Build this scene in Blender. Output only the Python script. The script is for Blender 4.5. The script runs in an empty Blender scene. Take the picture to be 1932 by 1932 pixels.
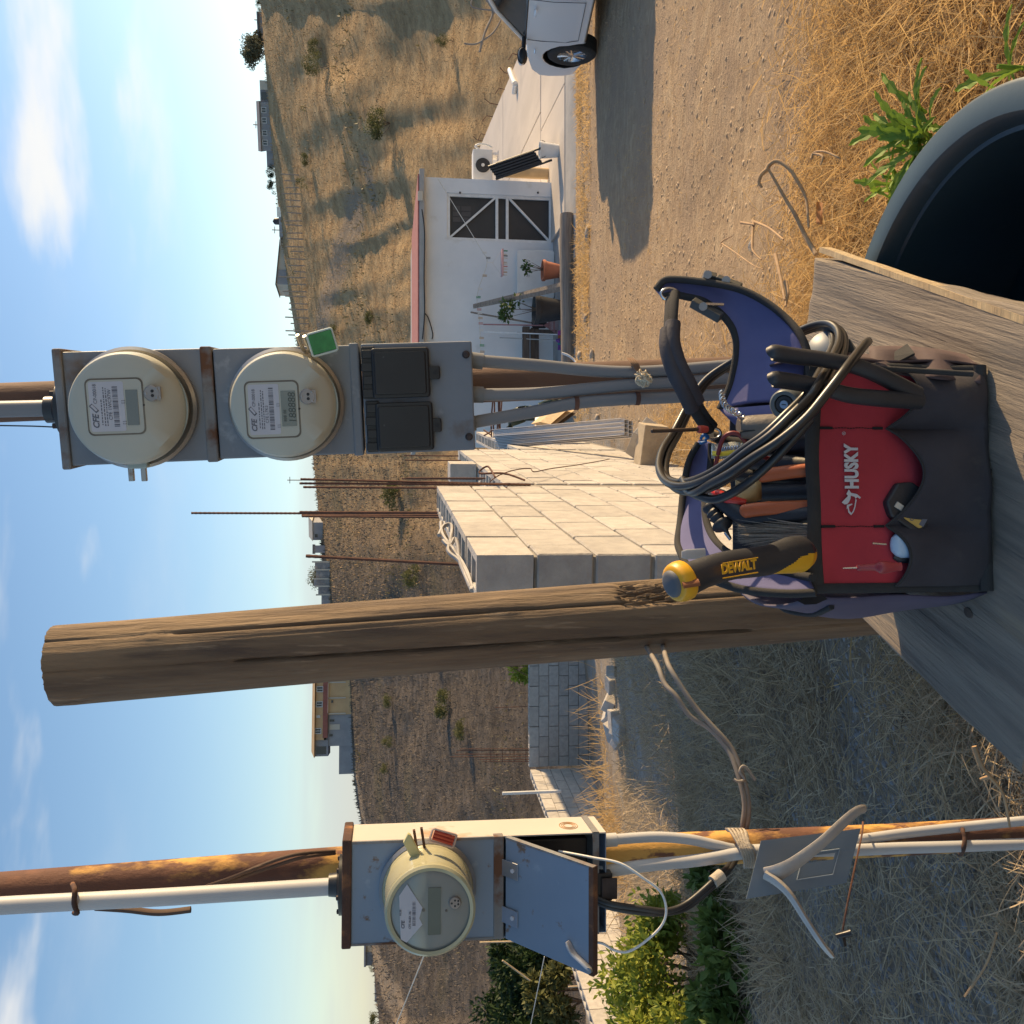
import bpy, bmesh, math, random
import numpy as np
from mathutils import Vector, Matrix, Quaternion, Euler
random.seed(7); rng = np.random.default_rng(11)
scene = bpy.context.scene; col = scene.collection
R = math.radians
# ---------------------------------------------------------------- camera
PITCH, FPX, EYE = R(7.5), 1817.0, Vector((0, 0, 1.6))      # focal length in pixels of a 1932 px picture
CP, SP = math.cos(PITCH), math.sin(PITCH)
cam = bpy.data.objects.new('camera', bpy.data.cameras.new('camera')); col.objects.link(cam)
cam.data.sensor_width = 36; cam.data.lens = 36 * FPX / 1932; cam.data.clip_start = .02; cam.data.clip_end = 9000
# the phone was held turned on its side: picture right = down, picture up = right
cam.matrix_world = Matrix(((0, 1, 0, 0), (-SP, 0, -CP, 0), (-CP, 0, SP, 1.6), (0, 0, 0, 1)))
scene.camera = cam
# ---------------------------------------------------------------- light
SUN_AZ, SUN_EL = R(67), R(19)
SUN = Vector((math.cos(SUN_EL) * math.sin(SUN_AZ), math.cos(SUN_EL) * math.cos(SUN_AZ), math.sin(SUN_EL)))
sl = bpy.data.lights.new('sun', 'SUN'); sl.energy = 4.7; sl.angle = R(.53); sl.color = (1.0, .72, .40)
so = bpy.data.objects.new('sun', sl); col.objects.link(so); so.rotation_euler = (-SUN).to_track_quat('-Z', 'Y').to_euler()
scene.view_settings.view_transform = 'Standard'; scene.view_settings.look = 'None'
scene.view_settings.exposure = 0.62; scene.view_settings.gamma = 1
world = bpy.data.worlds.new('World'); scene.world = world; world.use_nodes = True
def build_world():
    nt = world.node_tree; n = nt.nodes; n.clear(); L = nt.links.new
    def N(t, **k):
        x = n.new(t)
        for a, b in k.items(): setattr(x, a, b)
        return x
    def Mth(op, a, b=None, c=None):
        m = N('ShaderNodeMath', operation=op)
        for i, v in enumerate((a, b, c)):
            if v is None: continue
            if isinstance(v, (int, float)): m.inputs[i].default_value = v
            else: L(v, m.inputs[i])
        return m.outputs[0]
    def sstep(v, a, b):
        m = N('ShaderNodeMapRange', interpolation_type='SMOOTHSTEP'); L(v, m.inputs[0])
        m.inputs[1].default_value = a; m.inputs[2].default_value = b; return m.outputs[0]
    sky = N('ShaderNodeTexSky', sky_type='NISHITA', sun_disc=False)
    sky.sun_elevation = SUN_EL; sky.sun_rotation = SUN_AZ; sky.altitude = 100; sky.air_density = 1.0; sky.dust_density = .7; sky.ozone_density = 1.4
    hs = N('ShaderNodeHueSaturation'); hs.inputs['Saturation'].default_value = 1.09; L(sky.outputs[0], hs.inputs['Color']); bg = N('ShaderNodeBackground'); L(hs.outputs[0], bg.inputs[0]); bg.inputs[1].default_value = .13
    tc = N('ShaderNodeTexCoord'); sp = N('ShaderNodeSeparateXYZ'); L(tc.outputs['Generated'], sp.inputs[0])
    az = Mth('ARCTAN2', sp.outputs[0], sp.outputs[1]); el = Mth('ARCSINE', sp.outputs[2])
    def cl(sa, se, seed, scale, detail, rough=.55, sh=0.0):
        cb = N('ShaderNodeCombineXYZ'); L(Mth('MULTIPLY', Mth('SUBTRACT', az, sh), sa), cb.inputs[0]); L(Mth('MULTIPLY', Mth('ADD', el, .05), se), cb.inputs[1]); cb.inputs[2].default_value = seed
        no = N('ShaderNodeTexNoise'); L(cb.outputs[0], no.inputs[0]); no.inputs['Scale'].default_value = scale
        no.inputs['Detail'].default_value = detail; no.inputs['Roughness'].default_value = rough; return no.outputs[0]
    def band(a, b, c, d): return Mth('MULTIPLY', sstep(el, R(a), R(b)), sstep(el, R(d), R(c)))
    # puffy clouds in a band, faint veils higher and lower, a grey bank along the horizon
    puff = Mth('MULTIPLY', sstep(cl(1.5, 5.6, 47.77, 1.9, 5, .50), .52, .70), band(9, 13.5, 18.5, 23))
    veil = Mth('MULTIPLY', Mth('MULTIPLY', sstep(cl(1.6, 5.0, 7.7, 2.0, 6), .5, .85), .2), sstep(el, R(1), R(6)))
    bank = Mth('MULTIPLY', Mth('MULTIPLY', sstep(cl(1.2, 9.0, 2.2, 1.5, 4), .40, .66), .55), band(-1, 1.5, 4.0, 8))
    haze = Mth('MULTIPLY', sstep(el, R(9), R(-1)), .28)
    def lay(prev, c, s, fac):
        b = N('ShaderNodeBackground'); b.inputs[0].default_value = (*c, 1); b.inputs[1].default_value = s
        m = N('ShaderNodeMixShader'); L(fac, m.inputs[0]); L(prev, m.inputs[1]); L(b.outputs[0], m.inputs[2]); return m.outputs[0]
    s = lay(bg.outputs[0], (.80, .86, .88), .62, haze)
    s = lay(s, (.92, .90, .86), .66, veil)
    s = lay(s, (.66, .68, .74), .58, bank)
    s = lay(s, (1.0, .95, .87), .70, Mth('MULTIPLY', puff, .8))
    o = N('ShaderNodeOutputWorld'); L(s, o.inputs[0])
build_world()
# ---------------------------------------------------------------- pixel <-> world helpers (1932 px picture, x to the right, y down)
def ray(x, y):
    a = (966 - y) / FPX; b = (x - 966) / FPX
    return Vector((a, CP - b * SP, -SP - b * CP))
def P(x, y, d): return EYE + ray(x, y) * d                      # at camera depth d
def PY(x, y, Y): r = ray(x, y); return EYE + r * (Y / r.y)      # on the plane world y = Y
def PZ(x, y, z): r = ray(x, y); return EYE + r * ((z - 1.6) / r.z)
class Fr:                                                       # a local frame whose x/z plane faces the camera
    def __init__(s, o, rz=0, ry=0, rx=0):
        s.M = Matrix.Translation(o) @ Matrix.Rotation(rz, 4, 'Z') @ Matrix.Rotation(ry, 4, 'Y') @ Matrix.Rotation(rx, 4, 'X'); s.I = s.M.inverted()
    def pix(s, x, y, ly=0):
        o = s.I @ EYE; d = s.I.to_3x3() @ ray(x, y); return o + d * ((ly - o.y) / d.y)
    def w(s, x, y, z): return s.M @ Vector((x, y, z))
# ---------------------------------------------------------------- materials
MATS = {}
def mat(name, c1, c2=None, scale=8, rough=.7, bump=0, bscale=None, metal=0, c3=None, thr=(.52, .62), c3scale=None, stretch=(1, 1, 1),
        rand=0, detail=6, spec=.5, trans=0, alpha=1, sss=0, coat=0, c4=None, thr4=(.6, .66), c4scale=30, bdist=.01, c3rough=None, coords='Object', trl=0):
    if name in MATS: return MATS[name]
    m = bpy.data.materials.new(name); m.use_nodes = True; nt = m.node_tree; n = nt.nodes; L = nt.links.new
    bs = n['Principled BSDF']
    def N(t, **k):
        x = n.new(t)
        for a, b in k.items(): setattr(x, a, b)
        return x
    bs.inputs['Roughness'].default_value = rough; bs.inputs['Metallic'].default_value = metal
    bs.inputs['Specular IOR Level'].default_value = spec; bs.inputs['Coat Weight'].default_value = coat
    bs.inputs['Transmission Weight'].default_value = trans; bs.inputs['Alpha'].default_value = alpha
    c2 = c2 or tuple(min(1, x * .82) for x in c1)
    tc = N('ShaderNodeTexCoord'); mp = N('ShaderNodeMapping'); mp.inputs['Scale'].default_value = stretch
    if coords == 'World':
        g = N('ShaderNodeNewGeometry'); L(g.outputs['Position'], mp.inputs[0])
    else: L(tc.outputs[coords], mp.inputs[0])
    vec = mp.outputs[0]
    oi = None
    if rand or coords == 'Object':
        oi = N('ShaderNodeObjectInfo'); ad = N('ShaderNodeVectorMath', operation='ADD'); L(vec, ad.inputs[0])
        ml = N('ShaderNodeMath', operation='MULTIPLY'); L(oi.outputs['Random'], ml.inputs[0]); ml.inputs[1].default_value = 37; L(ml.outputs[0], ad.inputs[1]); vec = ad.outputs[0]
    def noise(sc, dt=detail, ro=.6):
        t = N('ShaderNodeTexNoise'); L(vec, t.inputs[0]); t.inputs['Scale'].default_value = sc; t.inputs['Detail'].default_value = dt; t.inputs['Roughness'].default_value = ro
        return t.outputs[0]
    def ramp(v, a, b, ca, cb):
        r = N('ShaderNodeValToRGB'); L(v, r.inputs[0]); e = r.color_ramp.elements
        e[0].position = a; e[0].color = (*ca, 1); e[1].position = b; e[1].color = (*cb, 1); return r.outputs[0]
    n1 = noise(scale); c = ramp(n1, .36, .64, c1, c2)
    def over(c, cc, sc, th, dt=8):
        f = ramp(noise(sc, dt), th[0], th[1], (0, 0, 0), (1, 1, 1)); mx = N('ShaderNodeMix', data_type='RGBA')
        L(f, mx.inputs[0]); L(c, mx.inputs[6]); mx.inputs[7].default_value = (*cc, 1); return mx.outputs[2], f
    if c3:
        c, f3 = over(c, c3, c3scale or scale * .7, thr)
        if c3rough is not None:
            mr = N('ShaderNodeMix', data_type='FLOAT'); L(f3, mr.inputs[0]); mr.inputs[2].default_value = rough; mr.inputs[3].default_value = c3rough; L(mr.outputs[0], bs.inputs['Roughness'])
            if metal:
                mm = N('ShaderNodeMix', data_type='FLOAT'); L(f3, mm.inputs[0]); mm.inputs[2].default_value = metal; mm.inputs[3].default_value = 0; L(mm.outputs[0], bs.inputs['Metallic'])
    if c4: c, _ = over(c, c4, c4scale, thr4)
    if rand:
        hs = N('ShaderNodeHueSaturation'); L(c, hs.inputs['Color']); mr = N('ShaderNodeMapRange'); L(oi.outputs['Random'], mr.inputs[0])
        mr.inputs[3].default_value = 1 - rand; mr.inputs[4].default_value = 1 + rand; L(mr.outputs[0], hs.inputs['Value']); c = hs.outputs[0]
    L(c, bs.inputs['Base Color'])
    if bump:
        b = N('ShaderNodeBump'); b.inputs['Strength'].default_value = bump; b.inputs['Distance'].default_value = bdist
        L(noise(bscale or scale * 4, 8, .65), b.inputs['Height']); L(b.outputs[0], bs.inputs['Normal'])
    if trl:
        tr = N('ShaderNodeBsdfTranslucent'); L(c, tr.inputs[0]); ms = N('ShaderNodeMixShader'); ms.inputs[0].default_value = trl
        L(bs.outputs[0], ms.inputs[1]); L(tr.outputs[0], ms.inputs[2]); L(ms.outputs[0], n['Material Output'].inputs[0])
    MATS[name] = m; return m
# ---------------------------------------------------------------- mesh builder
class B:
    def __init__(s): s.v = []; s.f = []; s.m = []; s.mi = 0
    def add(s, vs, fs):
        o = len(s.v); s.v += [tuple(v) for v in vs]; s.f += [tuple(i + o for i in f) for f in fs]; s.m += [s.mi] * len(fs); return s
    def box(s, c, d, M=None):
        x, y, z = (k / 2 for k in d); vs = [Vector((a * x, b * y, e * z)) for a in (-1, 1) for b in (-1, 1) for e in (-1, 1)]
        vs = [((M @ v) if M else v) + Vector(c) for v in vs]
        return s.add(vs, [(0, 1, 3, 2), (4, 6, 7, 5), (0, 4, 5, 1), (2, 3, 7, 6), (0, 2, 6, 4), (1, 5, 7, 3)])
    def box2(s, a, b): return s.box([(p + q) / 2 for p, q in zip(a, b)], [abs(q - p) for p, q in zip(a, b)])
    def hexa(s, p): return s.add(p, [(0, 1, 2, 3), (7, 6, 5, 4), (0, 4, 5, 1), (1, 5, 6, 2), (2, 6, 7, 3), (3, 7, 4, 0)])
    def rings(s, rs, close=True, cap=True):
        n = len(rs[0]); vs = [v for r in rs for v in r]; fs = []
        for i in range(len(rs) - 1):
            for j in range(n if close else n - 1):
                k = (j + 1) % n; fs.append((i * n + j, i * n + k, (i + 1) * n + k, (i + 1) * n + j))
        if cap and close: fs += [tuple(range(n - 1, -1, -1)), tuple(range((len(rs) - 1) * n, len(rs) * n))]
        return s.add(vs, fs)
    def tube(s, pts, r, n=10, cap=True, flat=1.0, up=None):
        pts = [Vector(p) for p in pts]; k = len(pts); rr = r if isinstance(r, (list, tuple)) else [r] * k; rs = []; pu = up and Vector(up)
        for i, p in enumerate(pts):
            t = (pts[min(i + 1, k - 1)] - pts[max(i - 1, 0)]).normalized()
            if pu is None: pu = t.orthogonal()
            u = (pu - t * pu.dot(t)); u = u.normalized() if u.length > 1e-6 else t.orthogonal().normalized(); w = t.cross(u); pu = u
            rs.append([p + (u * math.cos(2 * math.pi * j / n) + w * (flat * math.sin(2 * math.pi * j / n))) * rr[i] for j in range(n)])
        return s.rings(rs, True, cap)
    def lathe(s, prof, n=32, M=None, cap=True):                    # prof (r, h) turned round local z
        rs = [[Vector((r * math.cos(2 * math.pi * j / n), r * math.sin(2 * math.pi * j / n), h)) for j in range(n)] for r, h in prof]
        if M: rs = [[M @ v for v in q] for q in rs]
        return s.rings(rs, True, cap)
    def prism(s, poly, y0, y1, M=None):                            # poly (x, z) extruded along y
        n = len(poly); vs = [Vector((x, y, z)) for y in (y0, y1) for x, z in poly]
        if M: vs = [M @ v for v in vs]
        return s.add(vs, [tuple(range(n)), tuple(range(2 * n - 1, n - 1, -1))] + [(i, i + n, (i + 1) % n + n, (i + 1) % n) for i in range(n)])
    def sheet(s, g):                                               # grid of points -> open sheet
        a, b = len(g), len(g[0]); return s.add([v for r in g for v in r], [(i * b + j, i * b + j + 1, (i + 1) * b + j + 1, (i + 1) * b + j) for i in range(a - 1) for j in range(b - 1)])
    def build(s, name, m, parent=None, smooth=None, bevel=0, solid=0, world=False, sub=0, recalc=True):
        me = bpy.data.meshes.new(name); me.from_pydata(s.v, [], s.f)
        for k in (m if isinstance(m, (list, tuple)) else [m]): me.materials.append(k)
        if isinstance(m, (list, tuple)): me.polygons.foreach_set('material_index', s.m)
        if recalc:
            b = bmesh.new(); b.from_mesh(me); bmesh.ops.recalc_face_normals(b, faces=b.faces); b.to_mesh(me); b.free()
        if smooth is not None or sub:
            me.polygons.foreach_set('use_smooth', [True] * len(me.polygons)); me.set_sharp_from_angle(angle=R(smooth or 40))
        return link(name, me, parent, world, bevel, solid, sub)
def link(name, me, parent=None, world=False, bevel=0, solid=0, sub=0):
    o = bpy.data.objects.new(name, me); col.objects.link(o)
    if parent:
        o.parent = parent
        if world:
            Mx = parent.matrix_basis; 
            if parent.parent: Mx = parent.parent.matrix_basis @ parent.matrix_parent_inverse @ Mx
            o.matrix_parent_inverse = Mx.inverted()
    if solid: q = o.modifiers.new('s', 'SOLIDIFY'); q.thickness = solid; q.offset = 0
    if sub: q = o.modifiers.new('u', 'SUBSURF'); q.levels = q.render_levels = sub
    if bevel: q = o.modifiers.new('b', 'BEVEL'); q.width = bevel; q.segments = 2; q.limit_method = 'ANGLE'; q.angle_limit = R(35)
    return o
def tag(o, label, cat, group=None, kind=None):
    if label: o['label'] = label
    if cat: o['category'] = cat
    if group: o['group'] = group
    if kind: o['kind'] = kind
    return o
def thing(name, label, cat, at=(0, 0, 0), group=None):
    o = bpy.data.objects.new(name, None); col.objects.link(o); o.empty_display_size = .05
    o.matrix_basis = at if isinstance(at, Matrix) else Matrix.Translation(at)
    return tag(o, label, cat, group)
def struct(o): o['kind'] = 'structure'; return o
def smoothpath(pts, k=6):
    pts = [Vector(p) for p in pts]; out = []
    for i in range(len(pts) - 1):
        a, b, c, d = pts[max(i - 1, 0)], pts[i], pts[i + 1], pts[min(i + 2, len(pts) - 1)]
        for j in range(k):
            t = j / k; out.append(.5 * ((2 * b) + (c - a) * t + (2 * a - 5 * b + 4 * c - d) * t * t + (3 * b - a - 3 * c + d) * t ** 3))
    return out + [pts[-1]]
def text(name, s, M, size, m, parent=None, world=False, bold=0, shear=0, spacing=1, sx=1, align='LEFT', depth=.0002):
    cu = bpy.data.curves.new('t', 'FONT'); cu.body = s; cu.size = size; cu.offset = bold; cu.shear = shear; cu.space_character = spacing; cu.extrude = depth; cu.align_x = align; cu.resolution_u = 3
    o = bpy.data.objects.new('t', cu); col.objects.link(o); dg = bpy.context.evaluated_depsgraph_get(); me = bpy.data.meshes.new_from_object(o.evaluated_get(dg))
    bpy.data.objects.remove(o); bpy.data.curves.remove(cu); me.transform(M @ Matrix.Diagonal((sx, 1, 1, 1))); me.name = name
    me.materials.clear(); me.materials.append(m); return link(name, me, parent, world)
def basis(o, x, y):                                                # text frame: x along the line, y up the letters
    x = Vector(x).normalized(); y = Vector(y); y = (y - x * y.dot(x)).normalized(); z = x.cross(y)
    return Matrix(((x.x, y.x, z.x, o[0]), (x.y, y.y, z.y, o[1]), (x.z, y.z, z.z, o[2]), (0, 0, 0, 1)))
XZ = Matrix(((1, 0, 0, 0), (0, 0, -1, 0), (0, 1, 0, 0), (0, 0, 0, 1)))   # lathe axis z -> facing -y
def facing(c): return Matrix.Translation(c) @ Matrix.Rotation(R(90), 4, 'X')   # local z -> -y (towards the viewer)
def rrect(x0, x1, z0, z1, r, k=4):
    out = []
    for cx, cz, a in ((x1 - r, z1 - r, 0), (x0 + r, z1 - r, 90), (x0 + r, z0 + r, 180), (x1 - r, z0 + r, 270)):
        out += [(cx + r * math.cos(R(a + 90 * i / k)), cz + r * math.sin(R(a + 90 * i / k))) for i in range(k + 1)]
    return out
# ---------------------------------------------------------------- numpy mesh helpers (ribbons, leaves, pebbles)
def npmesh(name, V, F, m, parent=None, smooth=False, world=False):
    me = bpy.data.meshes.new(name); nv, nf, k = len(V), len(F), F.shape[1]
    me.vertices.add(nv); me.vertices.foreach_set('co', np.ascontiguousarray(V, np.float32).ravel())
    me.loops.add(nf * k); me.loops.foreach_set('vertex_index', np.ascontiguousarray(F, np.int32).ravel())
    me.polygons.add(nf); me.polygons.foreach_set('loop_start', np.arange(0, nf * k, k, dtype=np.int32))
    if smooth: me.polygons.foreach_set('use_smooth', np.ones(nf, bool))
    me.update(calc_edges=True); me.materials.append(m); return link(name, me, parent, world)
def ribbons(p, d, l, w, bend, seg=3):
    """p base (n,3), d unit dir (n,3), l length, w half width, bend vector (n,3)"""
    n = len(p); t = np.linspace(0, 1, seg + 1)[None, :, None]
    ax = p[:, None] + d[:, None] * l[:, None, None] * t + bend[:, None] * (t ** 2)
    side = np.cross(d, rng.normal(size=(n, 3))); side /= np.linalg.norm(side, axis=1, keepdims=True) + 1e-9
    wd = (w[:, None] * np.array([1] * seg + [.25])[None])[:, :, None]
    V = np.stack([ax - side[:, None] * wd, ax + side[:, None] * wd], 2).reshape(-1, 3)
    b = (np.arange(n) * 2 * (seg + 1))[:, None] + (np.arange(seg) * 2)[None]
    F = np.stack([b, b + 1, b + 3, b + 2], -1).reshape(-1, 4); return V, F
def leaves(c, d, l, w):
    """leaf = two quads folded on the midrib; c base, d unit dir"""
    n = len(c); s = np.cross(d, rng.normal(size=(n, 3))); s /= np.linalg.norm(s, axis=1, keepdims=True) + 1e-9; up = np.cross(s, d)
    l = l[:, None]; w = w[:, None]; a = c; m = c + d * l * .5 - up * w * .35; e = c + d * l - up * l * .12
    V = np.stack([a, m - s * w + up * w * .5, e, m + s * w + up * w * .5, m], 1).reshape(-1, 3)
    b = (np.arange(n) * 5)[:, None]; F = np.concatenate([b + np.array([[0, 1, 2, 4]]), b + np.array([[0, 4, 2, 3]])], 1).reshape(-1, 4); return V, F
ICO = None
def pebbles(p, r, sq=.6):
    global ICO
    if ICO is None:
        b = bmesh.new(); bmesh.ops.create_icosphere(b, subdivisions=1, radius=1); ICO = (np.array([v.co[:] for v in b.verts]), np.array([[v.index for v in f.verts] for f in b.faces])); b.free()
    V0, F0 = ICO; n = len(p); j = 1 + rng.normal(size=(n, len(V0), 3)) * .16; sc = np.stack([rng.uniform(.7, 1.3, n), rng.uniform(.7, 1.3, n), rng.uniform(.6, 1, n) * sq], 1)
    a = rng.uniform(0, 6.28, n); ca, sa = np.cos(a), np.sin(a); V = V0[None] * j * sc[:, None] * r[:, None, None]
    V = np.stack([V[..., 0] * ca[:, None] - V[..., 1] * sa[:, None], V[..., 0] * sa[:, None] + V[..., 1] * ca[:, None], V[..., 2]], -1) + p[:, None]
    return V.reshape(-1, 3), (F0[None] + (np.arange(n) * len(V0))[:, None, None]).reshape(-1, 3)
# ================================================================ terrain
_perm = rng.random((256, 256))
def vnoise(x, y):
    xi = np.floor(x).astype(int); yi = np.floor(y).astype(int); fx = x - xi; fy = y - yi; fx = fx * fx * (3 - 2 * fx); fy = fy * fy * (3 - 2 * fy)
    g = lambda a, b: _perm[a & 255, b & 255]
    return (g(xi, yi) * (1 - fx) + g(xi + 1, yi) * fx) * (1 - fy) + (g(xi, yi + 1) * (1 - fx) + g(xi + 1, yi + 1) * fx) * fy - .5
def fbm(x, y, o=4):
    s = 0; a = 1
    for i in range(o): s = s + a * vnoise(x * 2 ** i + 17.3 * i, y * 2 ** i - 9.1 * i); a *= .5
    return s
def sst(x, a, b): t = np.clip((x - a) / (b - a), 0, 1); return t * t * (3 - 2 * t)
_U = np.array([0, 130, 370, 460, 640, 800, 1070, 1290, 1400, 1550, 1700, 1932]); _V = np.array([715, 702, 682, 668, 655, 614, 590, 558, 542, 522, 507, 489])
def _el(u, v):
    a = (u - 966) / FPX; b = (v - 966) / FPX; return (-SP - b * CP) / np.hypot(a, CP - b * SP)
_TA = np.arctan2((_U - 966) / FPX, CP - (_V - 966) / FPX * SP); _TE = _el(_U, _V)
def ridge_r(az): return np.interp(az, [-.6, -.3, .0, .3, .6], [150, 165, 185, 190, 190])
def slab_edge(y): return 10.55 + .145 * (y - 18)
def H(x, y):
    x = np.asarray(x, float); y = np.asarray(y, float); r = np.hypot(x, y) + 1e-6; az = np.arctan2(x, y)
    yy = np.maximum(y - 1.2, 0); left = np.clip(-(x - .5) / 5, 0, 1)
    slope = .113 + .026 * left
    near = -slope * np.minimum(yy, 60); lo = -1.80 - .9 * left - .04 * np.maximum(y - 24, 0) * left
    near = np.maximum(near, lo)
    near = near - .75 * np.maximum(0, x - slab_edge(y) - .1) * sst(y, 15, 19) - .5 * np.maximum(y - 35, 0)
    near = near - .30 * np.maximum(0, y - 20.5) * (1 - sst(x, .5, 2.0)) 
    near = near + .05 * fbm(x * .9, y * .9, 3) * sst(r, 1, 4) + .012 * fbm(x * 5, y * 5, 3)
    Rr = ridge_r(az); e = np.interp(az, _TA, _TE, left=.01, right=.115)
    fwd = sst(np.cos(az), -.2, .5); zr = 1.6 + Rr * e
    t = np.clip((r - 62) / (Rr - 62), 0, 1); val = -9.5 + 1.2 * left
    hill = val + (zr - val) * (t * .86 + .14 * t * t) 
    gul = fbm(az * 9 + r * .012, r * .03, 4) * 1.2 * np.sin(np.pi * np.clip(t, 0, 1)) + fbm(x * .09, y * .09, 4) * .55 * sst(t, 0, .15) * (1 - .8 * sst(t, .85, 1))
    ridged = -np.abs(fbm(az * 22 + .01 * r, r * .012, 3)) * 1.1 * np.sin(np.pi * np.clip(t, 0, 1)) * (az > .05)
    hill = hill + gul + ridged
    beyond = zr - .055 * np.maximum(r - Rr, 0); beyond = np.maximum(beyond, -25 + .6 * fbm(x * .01, y * .01, 3))
    hill = np.where(r > Rr, beyond, hill)
    near = np.maximum(near, -9.5 + .5 * fbm(x * .1, y * .1, 3))
    k = sst(r, 46, 66); z = near * (1 - k) + hill * k
    flat = .2 * fbm(x * .05, y * .05, 3) * sst(r, 6, 30)
    return z * fwd + flat * (1 - fwd)
def Hs(x, y): return float(H(x, y))
def hillpoint(x, y, r0=66, r1=330):                                # where the view through a pixel meets the hillside
    d = ray(x, y); k = np.linspace(r0, r1, 900); pts = np.array(EYE)[None] + np.array(d)[None] * k[:, None]; h = H(pts[:, 0], pts[:, 1])
    i = int(np.argmax(pts[:, 2] < h)); 
    if pts[i, 2] >= h[i]: i = 500
    return Vector((pts[i, 0], pts[i, 1], h[i]))
def build_terrain():
    ang = np.concatenate([np.arange(-180, -34, 4), np.arange(-34, 34, .25), np.arange(34, 180, 4)]) * np.pi / 180
    rad = [0.0, .25]
    while rad[-1] < 30: rad.append(rad[-1] * 1.022 + .004)
    while rad[-1] < 320: rad.append(rad[-1] * 1.013)
    while rad[-1] < 4500: rad.append(rad[-1] * 1.12)
    rad = np.array(rad); A, Rr = np.meshgrid(ang, rad); X = Rr * np.sin(A); Y = Rr * np.cos(A); Z = H(X, Y)
    nr, na = X.shape; V = np.stack([X, Y, Z], -1).reshape(-1, 3)
    i = np.arange(nr - 1)[:, None] * na; j = np.arange(na)[None]; k = (j + 1) % na
    F = np.stack([i + j, i + k, i + na + k, i + na + j], -1).reshape(-1, 4)
    m = bpy.data.materials.new('terrain'); m.use_nodes = True; nt = m.node_tree; n = nt.nodes; L = nt.links.new; bs = n['Principled BSDF']; bs.inputs['Roughness'].default_value = .95; bs.inputs['Specular IOR Level'].default_value = .15
    at = n.new('ShaderNodeAttribute'); at.attribute_name = 'zone'; sp = n.new('ShaderNodeSeparateColor'); L(at.outputs['Color'], sp.inputs[0])
    g = n.new('ShaderNodeNewGeometry')
    def noise(sc, dt=8, ro=.6, st=(1, 1, 1)):
        mp = n.new('ShaderNodeMapping'); mp.inputs['Scale'].default_value = st; L(g.outputs['Position'], mp.inputs[0])
        t = n.new('ShaderNodeTexNoise'); L(mp.outputs[0], t.inputs[0]); t.inputs['Scale'].default_value = sc; t.inputs['Detail'].default_value = dt; t.inputs['Roughness'].default_value = ro; return t.outputs[0]
    def ramp(v, st):
        q = n.new('ShaderNodeValToRGB'); L(v, q.inputs[0]); e = q.color_ramp.elements
        while len(e) < len(st): e.new(.5)
        for x, (p, c) in zip(e, st): x.position = p; x.color = (*c, 1)
        return q.outputs[0]
    def mix(f, a, b, bt='MIX'):
        q = n.new('ShaderNodeMix'); q.data_type = 'RGBA'; q.blend_type = bt
        if isinstance(f, float): q.inputs[0].default_value = f
        else: L(f, q.inputs[0])
        for s, v in ((6, a), (7, b)):
            if isinstance(v, tuple): q.inputs[s].default_value = (*v, 1)
            else: L(v, q.inputs[s])
        return q.outputs[2]
    dirt = mix(ramp(noise(.9, 6), [(.35, (0, 0, 0)), (.7, (1, 1, 1))]), ramp(noise(6), [(.3, (.34, .235, .14)), (.5, (.45, .325, .20)), (.7, (.55, .42, .27))]), (.35, .26, .18))
    grav = ramp(noise(26, 6), [(.28, (.17, .15, .125)), (.5, (.33, .295, .25)), (.72, (.47, .44, .40))])
    grav = mix(ramp(noise(1.5, 5), [(.4, (0, 0, 0)), (.62, (1, 1, 1))]), grav, (.33, .25, .165))
    hillA = ramp(noise(.35, 10, .72), [(.26, (.24, .15, .075)), (.46, (.46, .305, .15)), (.62, (.60, .42, .22)), (.75, (.68, .51, .30))])
    hillB_shade = ramp(noise(.5, 10, .72), [(.30, (.055, .046, .038)), (.5, (.125, .104, .084)), (.70, (.21, .178, .148))])  # grey-brown left hill, darkened further to put its shade into the colour
    hill = mix(sp.outputs[2], hillA, hillB_shade)
    hill = mix(ramp(noise(.045, 8, .65, (1, 1.6, 1)), [(.56, (0, 0, 0)), (.70, (.6, .6, .6))]), hill, (.16, .14, .07))
    hill = mix(ramp(noise(2.2, 6, .7), [(.28, (.6, .6, .6)), (.55, (1, 1, 1))]), (.16, .11, .06), hill)
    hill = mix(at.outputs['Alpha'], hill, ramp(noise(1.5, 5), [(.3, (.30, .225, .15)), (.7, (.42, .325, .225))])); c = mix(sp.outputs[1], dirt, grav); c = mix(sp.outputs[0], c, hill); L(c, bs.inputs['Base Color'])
    bp = n.new('ShaderNodeBump'); bp.inputs['Strength'].default_value = .9; bp.inputs['Distance'].default_value = .08
    h = mix(sp.outputs[0], mix(.5, noise(22, 8, .7), noise(4, 7, .65, (1, 3.2, 1))), noise(1.1, 12, .8)); L(h, bp.inputs['Height'])
    b2 = n.new('ShaderNodeBump'); b2.inputs['Strength'].default_value = .8; b2.inputs['Distance'].default_value = .9; L(sp.outputs[0], b2.inputs['Strength']); L(noise(.5, 9, .75), b2.inputs['Height']); L(bp.outputs[0], b2.inputs['Normal'])
    L(b2.outputs[0], bs.inputs['Normal'])
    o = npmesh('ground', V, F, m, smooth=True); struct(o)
    x, y = V[:, 0], V[:, 1]; r = np.hypot(x, y)
    zone = np.zeros((len(V), 4), np.float32); zone[:, 3] = 0
    zone[:, 0] = np.clip(sst(r, 22, 30) + sst(x - slab_edge(y), 0, 1.5) * sst(y, 15, 19), 0, 1)
    edge = .25 + .1 * (y - 3) + .5 * fbm(x * .7, y * .7, 3); zone[:, 1] = 1 - sst(x, edge - .3, edge + .5)
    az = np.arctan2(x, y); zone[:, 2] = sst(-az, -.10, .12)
    zone[:, 3] = 0
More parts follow.
